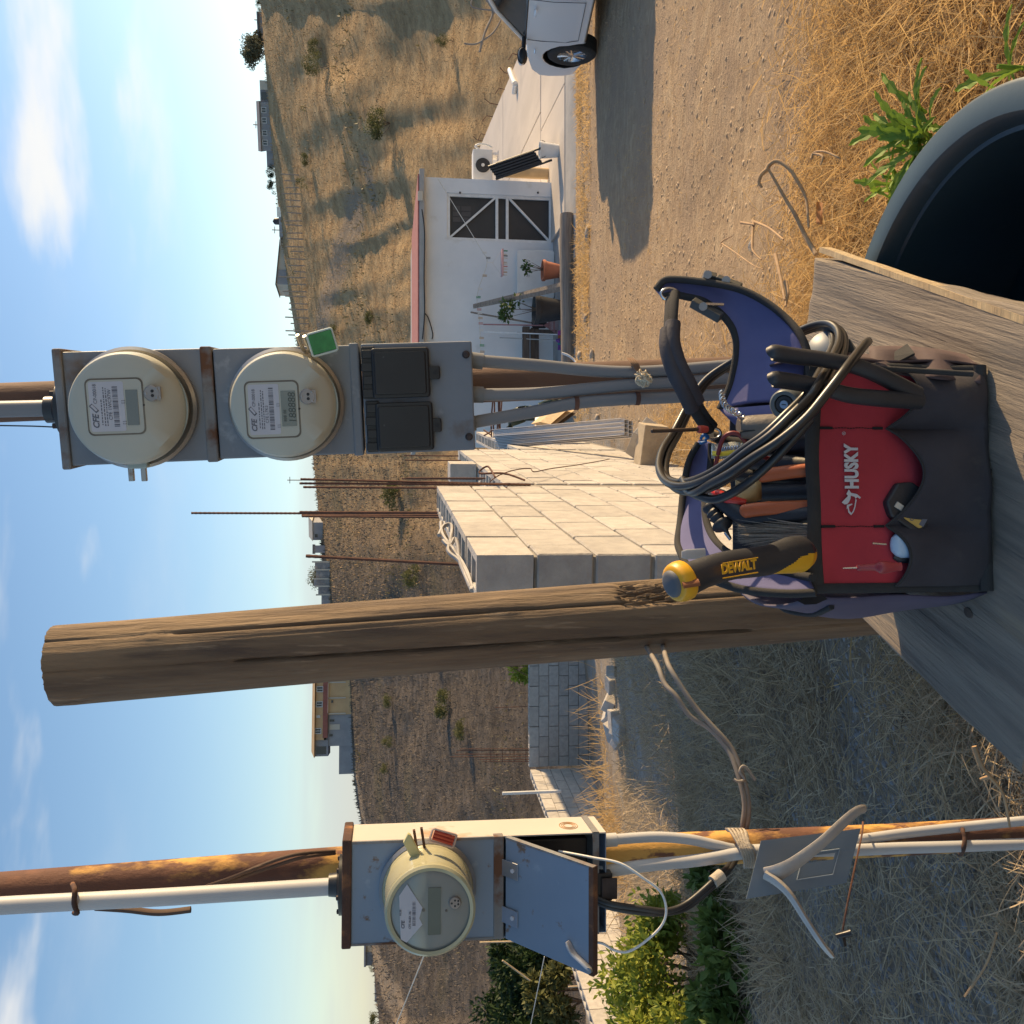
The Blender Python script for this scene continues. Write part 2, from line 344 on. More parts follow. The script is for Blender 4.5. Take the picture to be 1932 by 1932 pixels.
    for line, wdt in (([(604, 622), (612, 585), (628, 530), (644, 480), (660, 428), (676, 400)], 3.2), ([(672, 1462), (682, 1520), (690, 1560), (697, 1620)], 2.2), ([(705, 1800), (725, 1850), (762, 1925)], 2.6), ([(690, 300), (700, 345), (706, 380)], 1.2)):
        pts = [hillpoint(*q) for q in line]
        for a_, c_ in zip(pts[:-1], pts[1:]):
            ab = np.array([c_.x - a_.x, c_.y - a_.y]); ap = np.stack([x - a_.x, y - a_.y], 1); tt = np.clip(ap @ ab / (ab @ ab), 0, 1); dd_ = np.linalg.norm(ap - tt[:, None] * ab, axis=1) + 1.2 * fbm(x * .3, y * .3, 2)
            zone[:, 3] = np.maximum(zone[:, 3], 1 - sst(dd_, wdt * .7, wdt * 1.2))
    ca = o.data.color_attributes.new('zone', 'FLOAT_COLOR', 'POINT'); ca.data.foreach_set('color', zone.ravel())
build_terrain()
# ================================================================ foliage helpers
leafm = lambda n, a, b, t=.25: mat(n, a, b, scale=3, rough=.6, spec=.3, coords='World', trl=t)
M_HILLBUSH = leafm('hill_bush_leaf', (.17, .17, .055), (.09, .095, .035)); M_DARKTREE = leafm('dark_tree_leaf', (.035, .065, .018), (.018, .035, .012))
M_EUC = leafm('grey_tree_leaf', (.19, .19, .115), (.10, .10, .065)); M_TWIG = mat('bush_stem', (.13, .09, .06), scale=20)
M_YG = leafm('yellow_green_leaf', (.42, .42, .06), (.20, .27, .045), .35); M_WEED = leafm('weed_leaf', (.27, .40, .05), (.15, .25, .035), .35)
def crown(c, rad, n, ls, name, m, parent, clumps=14, hollow=.55, droop=.0, up=.2):
    """leaves packed in uneven clumps inside an ellipsoid"""
    c = np.array(c); rad = np.array(rad); q = rng.normal(size=(clumps, 3)); q /= np.linalg.norm(q, axis=1, keepdims=True); q[:, 2] = np.abs(q[:, 2]) * 1.2 - .35
    cc = c + q * rad * rng.uniform(hollow, .95, (clumps, 1)); cr = rng.uniform(.20, .42, clumps) * rad.mean(); k = rng.integers(0, clumps, n)
    d = rng.normal(size=(n, 3)); d /= np.linalg.norm(d, axis=1, keepdims=True); p = cc[k] + d * (cr[k] * rng.random(n) ** .45)[:, None]
    d = d * .8 + rng.normal(size=(n, 3)) * .6 + np.array([0, 0, up - droop]); d /= np.linalg.norm(d, axis=1, keepdims=True)
    V, F = leaves(p, d, rng.uniform(.7, 1.3, n) * ls, rng.uniform(.7, 1.2, n) * ls * .28); return npmesh(name, V, F, m, parent, world=True)
def stems(base, top_c, rad, n, r0, parent, name='stem', m=None):
    b = B()
    for i in range(n):
        t = Vector(top_c) + Vector([random.uniform(-.6, .6) * k for k in rad]); s = Vector(base) + Vector((random.uniform(-1, 1), random.uniform(-1, 1), 0)) * r0
        mid = (s + t) / 2 + Vector((random.uniform(-.1, .1) * rad[0], random.uniform(-.1, .1) * rad[1], 0)); b.tube(smoothpath([s, mid, t], 3), [r0 * (1 - .11 * j) for j in range(7)], 5)
    return b.build(name, m or M_TWIG, parent, 60, world=True)
def bush(name, label, cat, base, rad, n, ls, m, group=None, clumps=14, st=5, part='foliage'):
    t = thing(name, label, cat, base, group); top = (base[0], base[1], base[2] + rad[2] * .85)
    crown(top, rad, n, ls, part, m, t, clumps); stems((base[0], base[1], base[2] - .1), top, rad, st, max(.012, rad[0] * .03), t); return t
# ---- bushes one can tell apart on the hillside (pixel of base, width px, height px)
for x, y, w, h, lab in [(735, 232, 62, 48, 'rounded green bush alone in the middle of the lit hillside'), (622, 122, 40, 58, 'dark spreading bush high on the lit hillside above the car'),
        (607, 92, 30, 28, 'small dark bush beside the larger one high on the slope'), (857, 78, 26, 40, 'brown-green bush low on the hillside above the white car'),
        (640, 628, 34, 28, 'small bush by the green seal beyond the house roof'), (705, 600, 30, 20, 'low scrubby bush on the gully bank above the house roof'),
        (755, 935, 70, 34, 'bushy green shrub on the slope behind the pair of rebars'), (800, 1092, 54, 46, 'leafy yellow-green bush just right of the timber post'),
        (590, 345, 18, 40, 'dark green bush in the row below the ridge fence'), (586, 300, 26, 20, 'bush under the grey shed on the ridge'),
        (742, 1320, 30, 26, 'tawny bush on the grey slope left of the timber post'), (745, 1400, 26, 30, 'dry pale bush on the grey slope below the tan house'),
        (735, 1450, 22, 20, 'small pale shrub on the grey slope near the culvert'), (885, 1380, 44, 34, 'dark green shrub in the valley behind the rebar bundle'), (850, 1330, 60, 36, 'large dark shrub in the valley left of the post')]:
    p = hillpoint(x, y); dd = (p - EYE).length; rw = w / FPX * dd / 2; rh = h / FPX * dd / 2
    bush('hillside_bush', lab, 'bush', (p.x, p.y, p.z - .1), (rw, rw, rh), 1600, rw * .11, M_HILLBUSH, 'bushes on the hillside', 20, 4)
# ---- scrub and dry grass tufts covering the slopes (nobody could count it)
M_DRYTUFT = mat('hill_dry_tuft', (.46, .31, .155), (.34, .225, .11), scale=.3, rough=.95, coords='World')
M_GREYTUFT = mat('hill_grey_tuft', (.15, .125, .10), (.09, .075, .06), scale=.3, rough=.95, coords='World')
M_SCRUB = leafm('hill_scrub', (.20, .175, .085), (.14, .115, .06))
def hill_stuff(name, lab, m, n, azr, ls, lw, rr, cl=None):
    a = rng.uniform(*azr, n); r = rng.uniform(rr[0] ** .5, rr[1] ** .5, n) ** 2; x, y = r * np.sin(a), r * np.cos(a)
    if cl is not None:
        k = fbm(x * .045, y * .075, 4) > cl; x, y, r = x[k], y[k], r[k]
    z = H(x, y); n = len(x); d = rng.normal(size=(n, 3)) * .45 + np.array([0, 0, 1]); d /= np.linalg.norm(d, axis=1, keepdims=True)
    sc = np.clip(r / 110, .6, 1.6); V, F = ribbons(np.stack([x, y, z - .05], 1), d, rng.uniform(.5, 1.3, n) * ls * sc, rng.uniform(.6, 1.3, n) * lw * sc, rng.normal(size=(n, 3)) * .12 * ls, 2)
    o = npmesh(name, V, F, m); tag(o, lab, 'grass', kind='stuff'); return o
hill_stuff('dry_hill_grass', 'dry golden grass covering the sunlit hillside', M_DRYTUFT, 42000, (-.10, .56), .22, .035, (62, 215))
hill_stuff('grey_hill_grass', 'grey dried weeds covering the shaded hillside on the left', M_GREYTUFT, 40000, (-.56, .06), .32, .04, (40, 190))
hill_stuff('hill_scrub', 'patchy low olive scrub scattered over the hillsides', M_SCRUB, 12000, (-.56, .56), .42, .07, (66, 185), .34)
# ================================================================ buildings along the ridge
M_GREYB = mat('grey_render', (.33, .33, .34), (.27, .27, .285), scale=.6, rough=.9); M_PALEB = mat('pale_render', (.58, .52, .42), (.50, .45, .37), scale=.5, rough=.9)
M_TANB = mat('tan_render', (.62, .42, .22), (.55, .36, .19), scale=.7, rough=.9); M_ROOFG = mat('grey_roof', (.19, .19, .20), scale=1, rough=.8); M_REDTRIM = mat('red_trim', (.33, .12, .09), scale=1, rough=.85)
M_PANE = mat('dark_pane', (.03, .035, .045), (.02, .025, .03), scale=.5, rough=.15); M_WFRAME = mat('white_window_frame', (.62, .62, .60), scale=5, rough=.6); M_TIN = mat('bright_sheet_metal', (.75, .72, .66), (.62, .60, .56), scale=2, rough=.35, metal=.4)
M_BLACKT = mat('black_tank', (.03, .03, .032), scale=3, rough=.5); M_POST = mat('weathered_post', (.30, .27, .23), (.22, .19, .16), scale=4, rough=.9); M_BLOCKFAR = mat('far_block_wall', (.34, .34, .35), (.27, .27, .28), scale=2, rough=.95, c3=(.42, .41, .40), c3scale=1.2)
class Far:                                                          # a frame standing on the ridge, local x along the facade, metres
    def __init__(s, xb, yc, r, turn=0, sink=.6):
        d = ray(xb, yc); k = r / math.hypot(d.x, d.y); s.o = Vector((d.x * k, d.y * k, 0)); s.o.z = Hs(s.o.x, s.o.y) - sink; s.sc = k / FPX; az = math.atan2(s.o.x, s.o.y)
        s.M = Matrix.Translation(s.o) @ Matrix.Rotation(-az + turn, 4, 'Z'); s.xb = xb; s.yc = yc; s.z0 = (EYE + d * k).z - s.o.z
    def X(s, y): return (s.yc - y) * s.sc
    def Z(s, x): return s.z0 + (s.xb - x) * s.sc
def slabbox(F, t, name, m, x0, x1, yl, yr, d0=0, d1=6, base=False):
    b = B(); b.box2((F.X(yl), d0, -.5 if base else F.Z(x1)), (F.X(yr), d1, F.Z(x0))); return b.build(name, m, t)
def win(F, t, x0, x1, yl, yr, off=-.08, frame=True, m=None):
    b = B(); a0, a1, z0, z1 = F.X(yl), F.X(yr), F.Z(x1), F.Z(x0); e = .13
    if frame:
        b.box2((a0 - e, off - .04, z0 - e), (a1 + e, off + .05, z0)); b.box2((a0 - e, off - .04, z1), (a1 + e, off + .05, z1 + e)); b.box2((a0 - e, off - .04, z0), (a0, off + .05, z1)); b.box2((a1, off - .04, z0), (a1 + e, off + .05, z1)); b.box2(((a0 + a1) / 2 - .05, off - .04, z0), ((a0 + a1) / 2 + .05, off + .05, z1))
        f = b.build('window', M_WFRAME, t); q = B(); q.box2((a0, off, z0), (a1, off + .06, z1)); q.build('pane', M_PANE, f)
    else: b.box2((a0, off, z0), (a1, off + .1, z1)); b.build('window', m or M_PANE, t)
# long grey house with four windows
F = Far(519, 240, 192); t = thing('ridge_house', 'long grey ridge house with four white-framed windows', 'house', F.M)
slabbox(F, t, 'wall', M_GREYB, 492, 520, 283, 197, 0, 7, True); slabbox(F, t, 'wing', M_GREYB, 500, 522, 312, 283, 1, 6, True); slabbox(F, t, 'porch', M_GREYB, 493, 516, 197, 176, .8, 6, True); slabbox(F, t, 'annex', M_PALEB, 494, 513, 176, 160, 0, 5, True)
b = B(); b.prism([(-.5, 0), (8, 0), (3.6, 1.0)], F.X(284.5), F.X(195.5), Matrix(((0, 1, 0, 0), (1, 0, 0, 0), (0, 0, 1, F.Z(492)), (0, 0, 0, 1)))); b.build('roof', M_ROOFG, t)
for y in (211, 229, 251, 268): win(F, t, 496, 503, y + 4, y - 4)
win(F, t, 495, 506, 193, 180, .72, False)
# dark shed under the tree, pale ridge shed, tin shack, blocks
F = Far(500, 52, 195); t = thing('ridge_shed', 'dark flat shed at the ridge right of the tree', 'shed', F.M); slabbox(F, t, 'wall', M_GREYB, 489, 502, 80, 28, 0, 6, True); slabbox(F, t, 'roof', M_ROOFG, 486, 489, 83, 26, -.4, 6.4)
F = Far(545, 500, 190, .35); t = thing('ridge_barn', 'pale windowless barn with one blue-grey gable on the ridge', 'barn', F.M); b = B(); x0, x1 = F.X(537), F.X(455); b.hexa([(x0, 0, -.6), (x1, 0, -.6), (x1, 7, -.6), (x0, 7, -.6), (x0, 0, F.Z(522)), (x1, 0, F.Z(529)), (x1, 7, F.Z(529)), (x0, 7, F.Z(522))]); b.build('wall', M_PALEB, t)
b = B(); xm = F.X(510); b.box2((x0 - .12, -.12, -.6), (xm, -.003, F.Z(524))); b.build('end_wall', M_GREYB, t); b = B(); b.hexa([(x0 - .3, -.4, F.Z(521.7)), (x1 + .3, -.4, F.Z(528.7)), (x1 + .3, 7.3, F.Z(528.7)), (x0 - .3, 7.3, F.Z(521.7)), (x0 - .3, -.4, F.Z(520.6)), (x1 + .3, -.4, F.Z(527.6)), (x1 + .3, 7.3, F.Z(527.6)), (x0 - .3, 7.3, F.Z(520.6))]); b.build('roof', M_ROOFG, t)
F = Far(549, 428, 188); t = thing('tin_shack', 'patched grey tin shack with one bright sheet wall and a black roof tank', 'shack', F.M); slabbox(F, t, 'wall', M_BLOCKFAR, 527, 549, 447, 411, 0, 4, True); slabbox(F, t, 'sheet_wall', M_TIN, 524, 548, 411, 393, -.3, 4, True)
b = B(); b.lathe([(.05, 0), (.55, 0), (.6, .2), (.6, .9), (.4, 1.15), (.2, 1.2), (.2, 1.3), (.05, 1.3)], 14, Matrix.Translation((F.X(419), 2, F.Z(527)))); b.build('roof_tank', M_BLACKT, t, 40); slabbox(F, t, 'beam', M_ROOFG, 536, 537.5, 447, 411, -.06, -.01)
F = Far(548, 462, 189); t = thing('ridge_lean_to', 'striped open lean-to between the tin shack and the barn', 'shelter', F.M)
for i in range(5): slabbox(F, t, 'board', M_POST if i % 2 else M_PALEB, 531, 548, 447 + i * 3.2 + 2.6, 447 + i * 3.2, 0, .2, True)
slabbox(F, t, 'roof', M_PALEB, 529, 531, 464, 446, -.3, 4)
# left ridge: gabled house, block compound, tan two-storey house, dark shed, long wall
F = Far(604, 1000, 180, -.3); t = thing('gabled_house', 'small grey house with pale roof between the two rebars', 'house', F.M); slabbox(F, t, 'wall', M_GREYB, 590, 605, 1020, 985, 0, 5, True)
b = B(); b.prism([(-.4, 0), (5.4, 0), (2.5, .9)], F.X(1021), F.X(981), Matrix(((0, 1, 0, 0), (1, 0, 0, 0), (0, 0, 1, F.Z(590)), (0, 0, 0, 1)))); b.build('roof', M_PALEB, t); win(F, t, 594, 599, 1014, 1008, -.08, False)
F = Far(606, 1036, 178); t = thing('small_shed', 'low grey shed left of the gabled house', 'shed', F.M); slabbox(F, t, 'wall', M_GREYB, 592, 607, 1043, 1029, 0, 4, True); slabbox(F, t, 'roof', M_ROOFG, 590, 592, 1045, 1027, -.3, 4.3)
F = Far(612, 1095, 172); t = thing('block_compound', 'grey unfinished block compound with concrete columns beside the timber post', 'building', F.M)
for k, (yl, yr, x0) in enumerate([(1075, 1060, 594), (1092, 1075, 596), (1106, 1092, 592), (1122, 1106, 600), (1140, 1122, 606)]): slabbox(F, t, 'wall', M_BLOCKFAR, x0, 614, yl, yr, .4 + .15 * k, 4, True)
for y in (1060, 1075, 1092, 1106, 1122): slabbox(F, t, 'column', M_PALEB, 589 + (y - 1060) * .12, 618, y + 1.4, y - 1.4, -.1, .35, True)
F = Far(650, 1350, 168, -.05); t = thing('tan_house', 'tan two-storey house with four windows and a red band', 'house', F.M)
slabbox(F, t, 'upper_wall', M_TANB, 596, 612, 1394, 1240, 0, 7); slabbox(F, t, 'red_band', M_REDTRIM, 610, 619, 1390, 1240, -.25, -.02); slabbox(F, t, 'lower_wall', M_TANB, 619, 655, 1348, 1240, .3, 7, True); slabbox(F, t, 'side_wall', M_GREYB, 616, 656, 1406, 1348, .5, 7, True)
slabbox(F, t, 'terrace_wall', M_GREYB, 640, 660, 1458, 1406, .6, 5, True); slabbox(F, t, 'gable_wall', M_GREYB, 594, 620, 1424, 1394, .3, 7); slabbox(F, t, 'patch', M_PALEB, 622, 641, 1376, 1366, .42, .48)
b = B(); x0, x1 = F.X(1426), F.X(1240); b.hexa([(x0, -.7, F.Z(595)), (x1, -.7, F.Z(595)), (x1, 7.6, F.Z(594)), (x0, 7.6, F.Z(594)), (x0 + 1, .4, F.Z(589)), (x1, .4, F.Z(590)), (x1, 7, F.Z(590)), (x0 + 1, 7, F.Z(589))]); b.build('roof', M_TANB, t)
for y, x in ((1300, 604), (1328, 603), (1377, 601)): win(F, t, x - 5, x + 5, y + 4, y - 4)
win(F, t, 598, 605, 1353, 1348, -.06, False, M_WFRAME); win(F, t, 598, 616, 1420, 1406, .22, False); win(F, t, 625, 629, 1326, 1321, .2, False); win(F, t, 622, 631, 1361, 1357, .42, False); win(F, t, 622, 628, 1388, 1384, .42, False)
for y in (1288, 1317, 1346): slabbox(F, t, 'column', M_PALEB, 618, 652, y + 1.2, y - 1.2, .12, .28)
F = Far(711, 1800, 160); t = thing('dark_cabin', 'dark cabin with pale gable just left of the near meter', 'cabin', F.M); slabbox(F, t, 'wall', M_ROOFG, 690, 713, 1819, 1796, 0, 5, True); slabbox(F, t, 'gable_wall', M_PALEB, 690, 713, 1796, 1775, .5, 5, True); slabbox(F, t, 'roof', M_GREYB, 687, 690, 1821, 1774, -.4, 5.4)
F = Far(712, 1852, 158); t = thing('long_wall', 'long low grey perimeter wall on the far left ridge', 'wall', F.M); slabbox(F, t, 'wall', M_BLOCKFAR, 707, 716, 1886, 1819, 0, .4, True)
# trees on the ridge
def ridge_tree(lab, xb, y, r, w, h, n=2600, m=M_EUC, clumps=16):
    F = Far(xb, y, r, 0, .3); p = F.o; rw, rh = w * F.sc / 2, h * F.sc / 2; t = thing('ridge_tree', lab, 'tree', p, 'trees on the ridge'); c = (p.x, p.y, p.z + rh * 1.15)
    crown(c, (rw, rw, rh), int(n * 1.8), rw * .10, 'crown', m, t, clumps * 2, .35); stems((p.x, p.y, p.z - .3), c, (rw, rw, rh), 4, rw * .05, t, 'trunk')
ridge_tree('broad grey-green tree on the ridge beside the dark shed', 508, 100, 194, 76, 44, 4200); ridge_tree('thin tree rising behind the block compound', 600, 1090, 185, 52, 34, 900, M_EUC, 9)
ridge_tree('low dark trees left of the grey ridge house', 538, 325, 193, 28, 22, 1200, M_DARKTREE, 8); ridge_tree('small round tree between ridge house and tin shack', 543, 352, 193, 26, 24, 1200, M_DARKTREE, 8)
ridge_tree('dark bush tree at the top right corner of the ridge', 496, 8, 194, 30, 16, 900, M_DARKTREE, 7); ridge_tree('yellow-green tree by the long wall on the far left', 722, 1925, 158, 34, 26, 900, M_HILLBUSH, 7); ridge_tree('tiny tree beside the dark cabin', 712, 1826, 159, 16, 14, 400, M_HILLBUSH, 5)
# ridge fence: posts with rails, and thin utility poles with wires
t = thing('ridge_fence', 'rail fence of pale posts running below the ridge buildings', 'fence', Far(560, 480, 178).o); rail = []
for i in range(26):
    y = 330 + i * 12.2 + random.uniform(-2, 2); xb = 552 + (y - 330) * .068; hp = hillpoint(xb + 12, y, 120, 260); hgt = random.uniform(1.9, 3.0) if i < 16 else random.uniform(2.6, 4.6); b = B()
    b.tube([hp + Vector((0, 0, -.4)), hp + Vector((random.uniform(-.1, .1), 0, hgt))], .11, 5); b.build('post', M_POST, t, world=True); rail.append(hp + Vector((0, 0, 1.6)))
for k, h in enumerate((0, -.8)):
    b = B(); b.tube([q + Vector((0, 0, h)) for q in rail], .03, 4); b.build('rail', M_POST, t, world=True)
for lab, y, xt, xb in [('thin utility pole beside the pale barn', 435, 514, 550), ('utility pole with wires behind the fence', 524, 525, 552), ('antenna mast above the grey ridge house', 236, 478, 494), ('mast above the dark shed', 38, 480, 490), ('utility pole with crossarm behind the rebar', 906, 543, 590), ('bare pole left of the tan house', 1472, 664, 682)]:
    F = Far(xb, y, 196); t = thing('utility_pole', lab, 'pole', F.o, 'utility poles on the ridge'); top = F.Z(xt); b = B(); b.tube([(F.o.x, F.o.y, F.o.z - .5), (F.o.x, F.o.y, F.o.z + top)], .09, 6); b.build('shaft', M_POST, t, world=True)
    b = B(); b.box((F.o.x, F.o.y, F.o.z + top - .5), (1.3, .1, .12)); b.build('crossarm', M_POST, t, world=True)
# ================================================================ the white house, its yard slab and what stands there
ZH = -1.74; YH = 19.0
M_WHITEW = mat('white_house_paint', (.74, .74, .74), (.66, .67, .68), scale=1.3, rough=.85, c3=(.55, .53, .48), c3scale=2.2, thr=(.62, .8), bump=.15, bscale=40)
M_FASCIA = mat('red_fascia', (.42, .15, .12), (.33, .11, .09), scale=9, rough=.8, c3=(.5, .3, .25), thr=(.6, .75)); M_CONC = mat('raw_concrete', (.42, .40, .37), (.34, .33, .31), scale=3, rough=.92, bump=.3, bscale=30)
M_SLAB = mat('pale_concrete_slab', (.60, .53, .45), (.52, .46, .39), scale=1.1, rough=.9, c3=(.43, .38, .33), c3scale=.8, thr=(.55, .75), bump=.25, bscale=14, stretch=(1, .35, 1))
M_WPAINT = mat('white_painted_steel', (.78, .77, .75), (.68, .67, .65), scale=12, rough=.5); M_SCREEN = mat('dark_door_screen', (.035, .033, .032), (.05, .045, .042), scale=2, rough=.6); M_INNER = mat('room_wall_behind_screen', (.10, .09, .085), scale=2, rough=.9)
M_WOODG = mat('grey_wood', (.30, .25, .20), (.19, .155, .125), scale=7, stretch=(.35, 6, 6), rough=.9, bump=.5, bscale=18); M_WOODD = mat('dark_old_wood', (.14, .105, .08), (.08, .06, .05), scale=7, stretch=(.4, 5, 5), rough=.9, bump=.5)
M_WOODL = mat('light_lumber', (.58, .44, .27), (.48, .35, .21), scale=6, stretch=(.5, 5, 5), rough=.85); M_TERRA = mat('terracotta', (.48, .17, .09), (.40, .14, .075), scale=6, rough=.8); M_BLKPL = mat('black_plastic', (.028, .028, .032), (.02, .02, .022), scale=8, rough=.5)
M_WPL = mat('white_plastic', (.72, .71, .68), (.64, .63, .60), scale=4, rough=.45); M_GREYPL = mat('fan_grille', (.10, .10, .105), scale=6, rough=.5); M_SOIL = mat('pot_soil', (.06, .045, .035), scale=30, rough=1)
M_PLANT = leafm('pot_plant_leaf', (.09, .15, .04), (.05, .09, .03)); M_ROPE = mat('line_cord', (.68, .64, .56), scale=30, rough=.9)
def hp(x, y, Y=YH): return PY(x, y, Y)
xl, xr = hp(900, 806).x, hp(960, 341).x; zt = hp(800, 500).z
t = thing('white_house', 'white one-storey house with a red roof edge and a screen door', 'house', (0, YH, ZH))
dl, dr, dz0, dz1 = hp(950, 456).x, hp(950, 367.5).x, hp(1042, 400).z, hp(843.5, 400).z
b = B()                                                              # wall with a real door opening
b.box2((xl, YH, ZH - .3), (dl, YH + .2, zt)); b.box2((dr, YH, ZH - .3), (xr, YH + .2, zt)); b.box2((dl, YH, dz1), (dr, YH + .2, zt)); b.box2((dl, YH, ZH - .3), (dr, YH + .2, dz0))
b.box2((xr - .2, YH + .2, ZH - .3), (xr, YH + 6, zt)); b.box2((xl, YH + .2, ZH - .3), (xl + .2, YH + 6, zt)); b.box2((xl + .2, YH + 5.8, ZH - .3), (xr - .2, YH + 6, zt)); b.build('wall', M_WHITEW, t, world=True)
zr0, zr1 = hp(800, 500).z, hp(790.5, 500).z; xr2 = hp(795, 326).x
b = B(); b.box2((xl - .2, YH - .25, zr0), (xr2, YH + 6.2, zr1)); ro = b.build('roof', M_CONC, t, world=True, bevel=.01)
b = B(); b.box2((xl - .2, YH - .22, zr1 + .002), (xr2 - .1, YH + 4.2, zr1 + .03)); b.build('red_roof_coat', M_FASCIA, ro, world=True)
b = B(); b.box2((hp(960, 394).x, YH - .30, hp(797, 0).z), (hp(960, 377).x, YH - .255, hp(787.5, 0).z)); b.build('junction_box', M_PALEB, t, world=True, bevel=.01)
d = B(); w = .06                                                     # security screen door: frame, two rails, two diagonals
for a in ((dl, dz0, dl + w, dz1), (dr - w, dz0, dr, dz1), (dl + w, dz0, dr - w, dz0 + w), (dl + w, dz1 - w, dr - w, dz1)): d.box2((a[0], YH + .03, a[1]), (a[2], YH + .08, a[3]))
for x in (938, 957.5): z = hp(x, 0).z; d.box2((dl + w, YH + .035, z - .028), (dr - w, YH + .075, z + .028))
dm1, dm2 = hp(937, 0).z + .03, hp(959, 0).z - .03
d.tube([(dl + w, YH + .05, dz1 - w), (dr - w, YH + .05, dm1)], .028, 4); d.tube([(dr - w, YH + .05, dm2), (dl + w, YH + .05, dz0 + w)], .028, 4)
do = d.build('door', M_WPAINT, t, world=True, bevel=.004)
b = B(); b.box2((dl + .01, YH + .09, dz0), (dr - .01, YH + .1, dz1)); b.build('screen', M_SCREEN, do, world=True)
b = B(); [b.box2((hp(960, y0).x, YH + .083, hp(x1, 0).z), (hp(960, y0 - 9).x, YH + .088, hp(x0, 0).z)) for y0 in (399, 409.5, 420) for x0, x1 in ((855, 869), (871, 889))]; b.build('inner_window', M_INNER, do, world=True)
b = B(); b.tube([hp(868, 365, YH - .04), hp(868, 362, YH - .04)], .02, 6); b.tube([hp(1015, 365, YH - .04), hp(1015, 362, YH - .04)], .02, 6); b.build('hinge', M_BLKPL, do, world=True)
b = B(); b.tube(smoothpath([hp(797, 640, 18.7), hp(801, 590, 18.7), hp(800, 520, 18.7), hp(801, 440, 18.7), hp(796, 395, 18.7)]), .012, 5); b.build('roof_cable', M_BLKPL, t, world=True)
b = B(); b.tube(smoothpath([hp(800, 590, 18.95), hp(808, 600, 18.95), hp(816, 628, 18.95), hp(815, 640, 18.95)]), .012, 5); b.build('wall_cable', M_BLKPL, t, world=True)
# yard slab: pale concrete with panel joints, broken apron, rebar stubs along its drop edge
t = struct(bpy.data.objects.new('yard_slab', None)); col.objects.link(t); t.location = (8, 22, ZH)
ys = [17.55, 20.3, 23.4, 27, 30.6, 34]; M_J = M_CONC
for i in range(5):
    y0, y1 = ys[i] + .012, ys[i + 1] - .012; xa = xr - 1.2 if y0 < 18.9 else xr - .4
    for f0, f1 in ((0, .5), (.5, 1)):
        e0, e1 = slab_edge(y0), slab_edge(y1); a0, a1, c0, c1 = xa + (e0 - xa) * f0 + .012, xa + (e1 - xa) * f0 + .012, xa + (e0 - xa) * f1 - .012, xa + (e1 - xa) * f1 - .012; dz = random.uniform(-.008, .008) + .05
        b = B(); b.hexa([(a0, y0, ZH - .35), (c0, y0, ZH - .35), (c1, y1, ZH - .35), (a1, y1, ZH - .35), (a0, y0, ZH + dz), (c0, y0, ZH + dz), (c1, y1, ZH + dz), (a1, y1, ZH + dz)]); b.build('panel', M_SLAB, t, world=True, bevel=.012)
g = []                                                               # apron of spilled concrete sloping to the dirt
for i in range(30):
    x = 1.9 + i * .31; g.append([Vector((x, 17.75 - .2 * (x > 5.6), ZH + .035)), Vector((x, 17.3 + .06 * math.sin(x * 3), ZH + .02)), Vector((x, 16.7 + .12 * math.sin(x * 2.1) + .05 * math.sin(x * 9), ZH - .06)), Vector((x, 16.35 + .15 * math.sin(x * 1.7) + .06 * math.sin(x * 8), ZH - .35))])
b = B(); b.sheet(g); b.build('apron', M_CONC, t, 50, world=True)
b = B(); b.box2((1.8, 17.6, ZH - .3), (5.65, 19.05, ZH + .01)); b.build('porch_step', M_CONC, t, world=True, bevel=.02)
M_RUST = mat('rusty_rebar', (.15, .065, .04), (.085, .04, .028), scale=30, rough=.85, bump=.5, bscale=160, bdist=.002)
for i in range(9):
    y = 20.2 + i * 1.6 + random.uniform(-.4, .4); x = slab_edge(y) - .06; l = random.uniform(.2, .5); b = B(); b.tube([(x, y, ZH - .1), (x + .05, y, ZH + .05 + l * .6), (x + random.uniform(-.2, .2), y, ZH + .05 + l)], .012, 5); b.build('rebar_stub', M_RUST, t, world=True)
# things on the slab and against the house
ac0, ac1, acz0, acz1 = xr + .03, hp(911, 281, 19.6).x, hp(930, 0, 19.6).z, hp(892.5, 0, 19.6).z
t = thing('air_conditioner', 'white outdoor air conditioner unit fixed at the house corner', 'air conditioner', (ac0, 19.6, acz0)); b = B(); b.box2((ac0, 19.6, acz0), (ac1, 19.9, acz1)); b.build('casing', M_WPL, t, world=True, bevel=.02)
fc = hp(911, 312, 19.6); rr = .148
b = B(); b.lathe([(.02, 0), (rr, 0), (rr, .012), (.02, .012)], 28, facing((fc.x, 19.597, fc.z))); fo = b.build('fan_opening', M_BLKPL, t, 40, world=True); b = B()
for q in (.04, .065, .09, .115, .142): b.tube([(fc.x + q * math.cos(a), 19.578, fc.z + q * math.sin(a)) for a in np.linspace(0, 6.2832, 25)], .0045, 4, False)
b.build('grille', M_GREYPL, fo, world=True); b = B(); b.lathe([(.001, 0), (.034, 0), (.034, .02), (.001, .02)], 16, facing((fc.x, 19.586, fc.z))); b.build('hub', M_WPL, fo, 40, world=True)
b = B(); b.box2((ac0 + .05, 19.62, acz0 - .12), (ac0 + .1, 19.9, acz0 - .002)); b.box2((ac1 - .1, 19.62, acz0 - .12), (ac1 - .05, 19.9, acz0 - .002)); b.box2((xr - .05, 19.66, acz0 - .13), (ac1, 19.72, acz0 - .09)); b.build('bracket', M_WPAINT, t, world=True)
b = B(); b.tube(smoothpath([hp(903, 281, 19.75), hp(897, 276, 19.75), hp(905, 272, 19.75), hp(918, 273, 19.75), hp(929, 279, 19.75)]), .025, 7); b.build('pipe', M_WPL, t, 60, world=True)
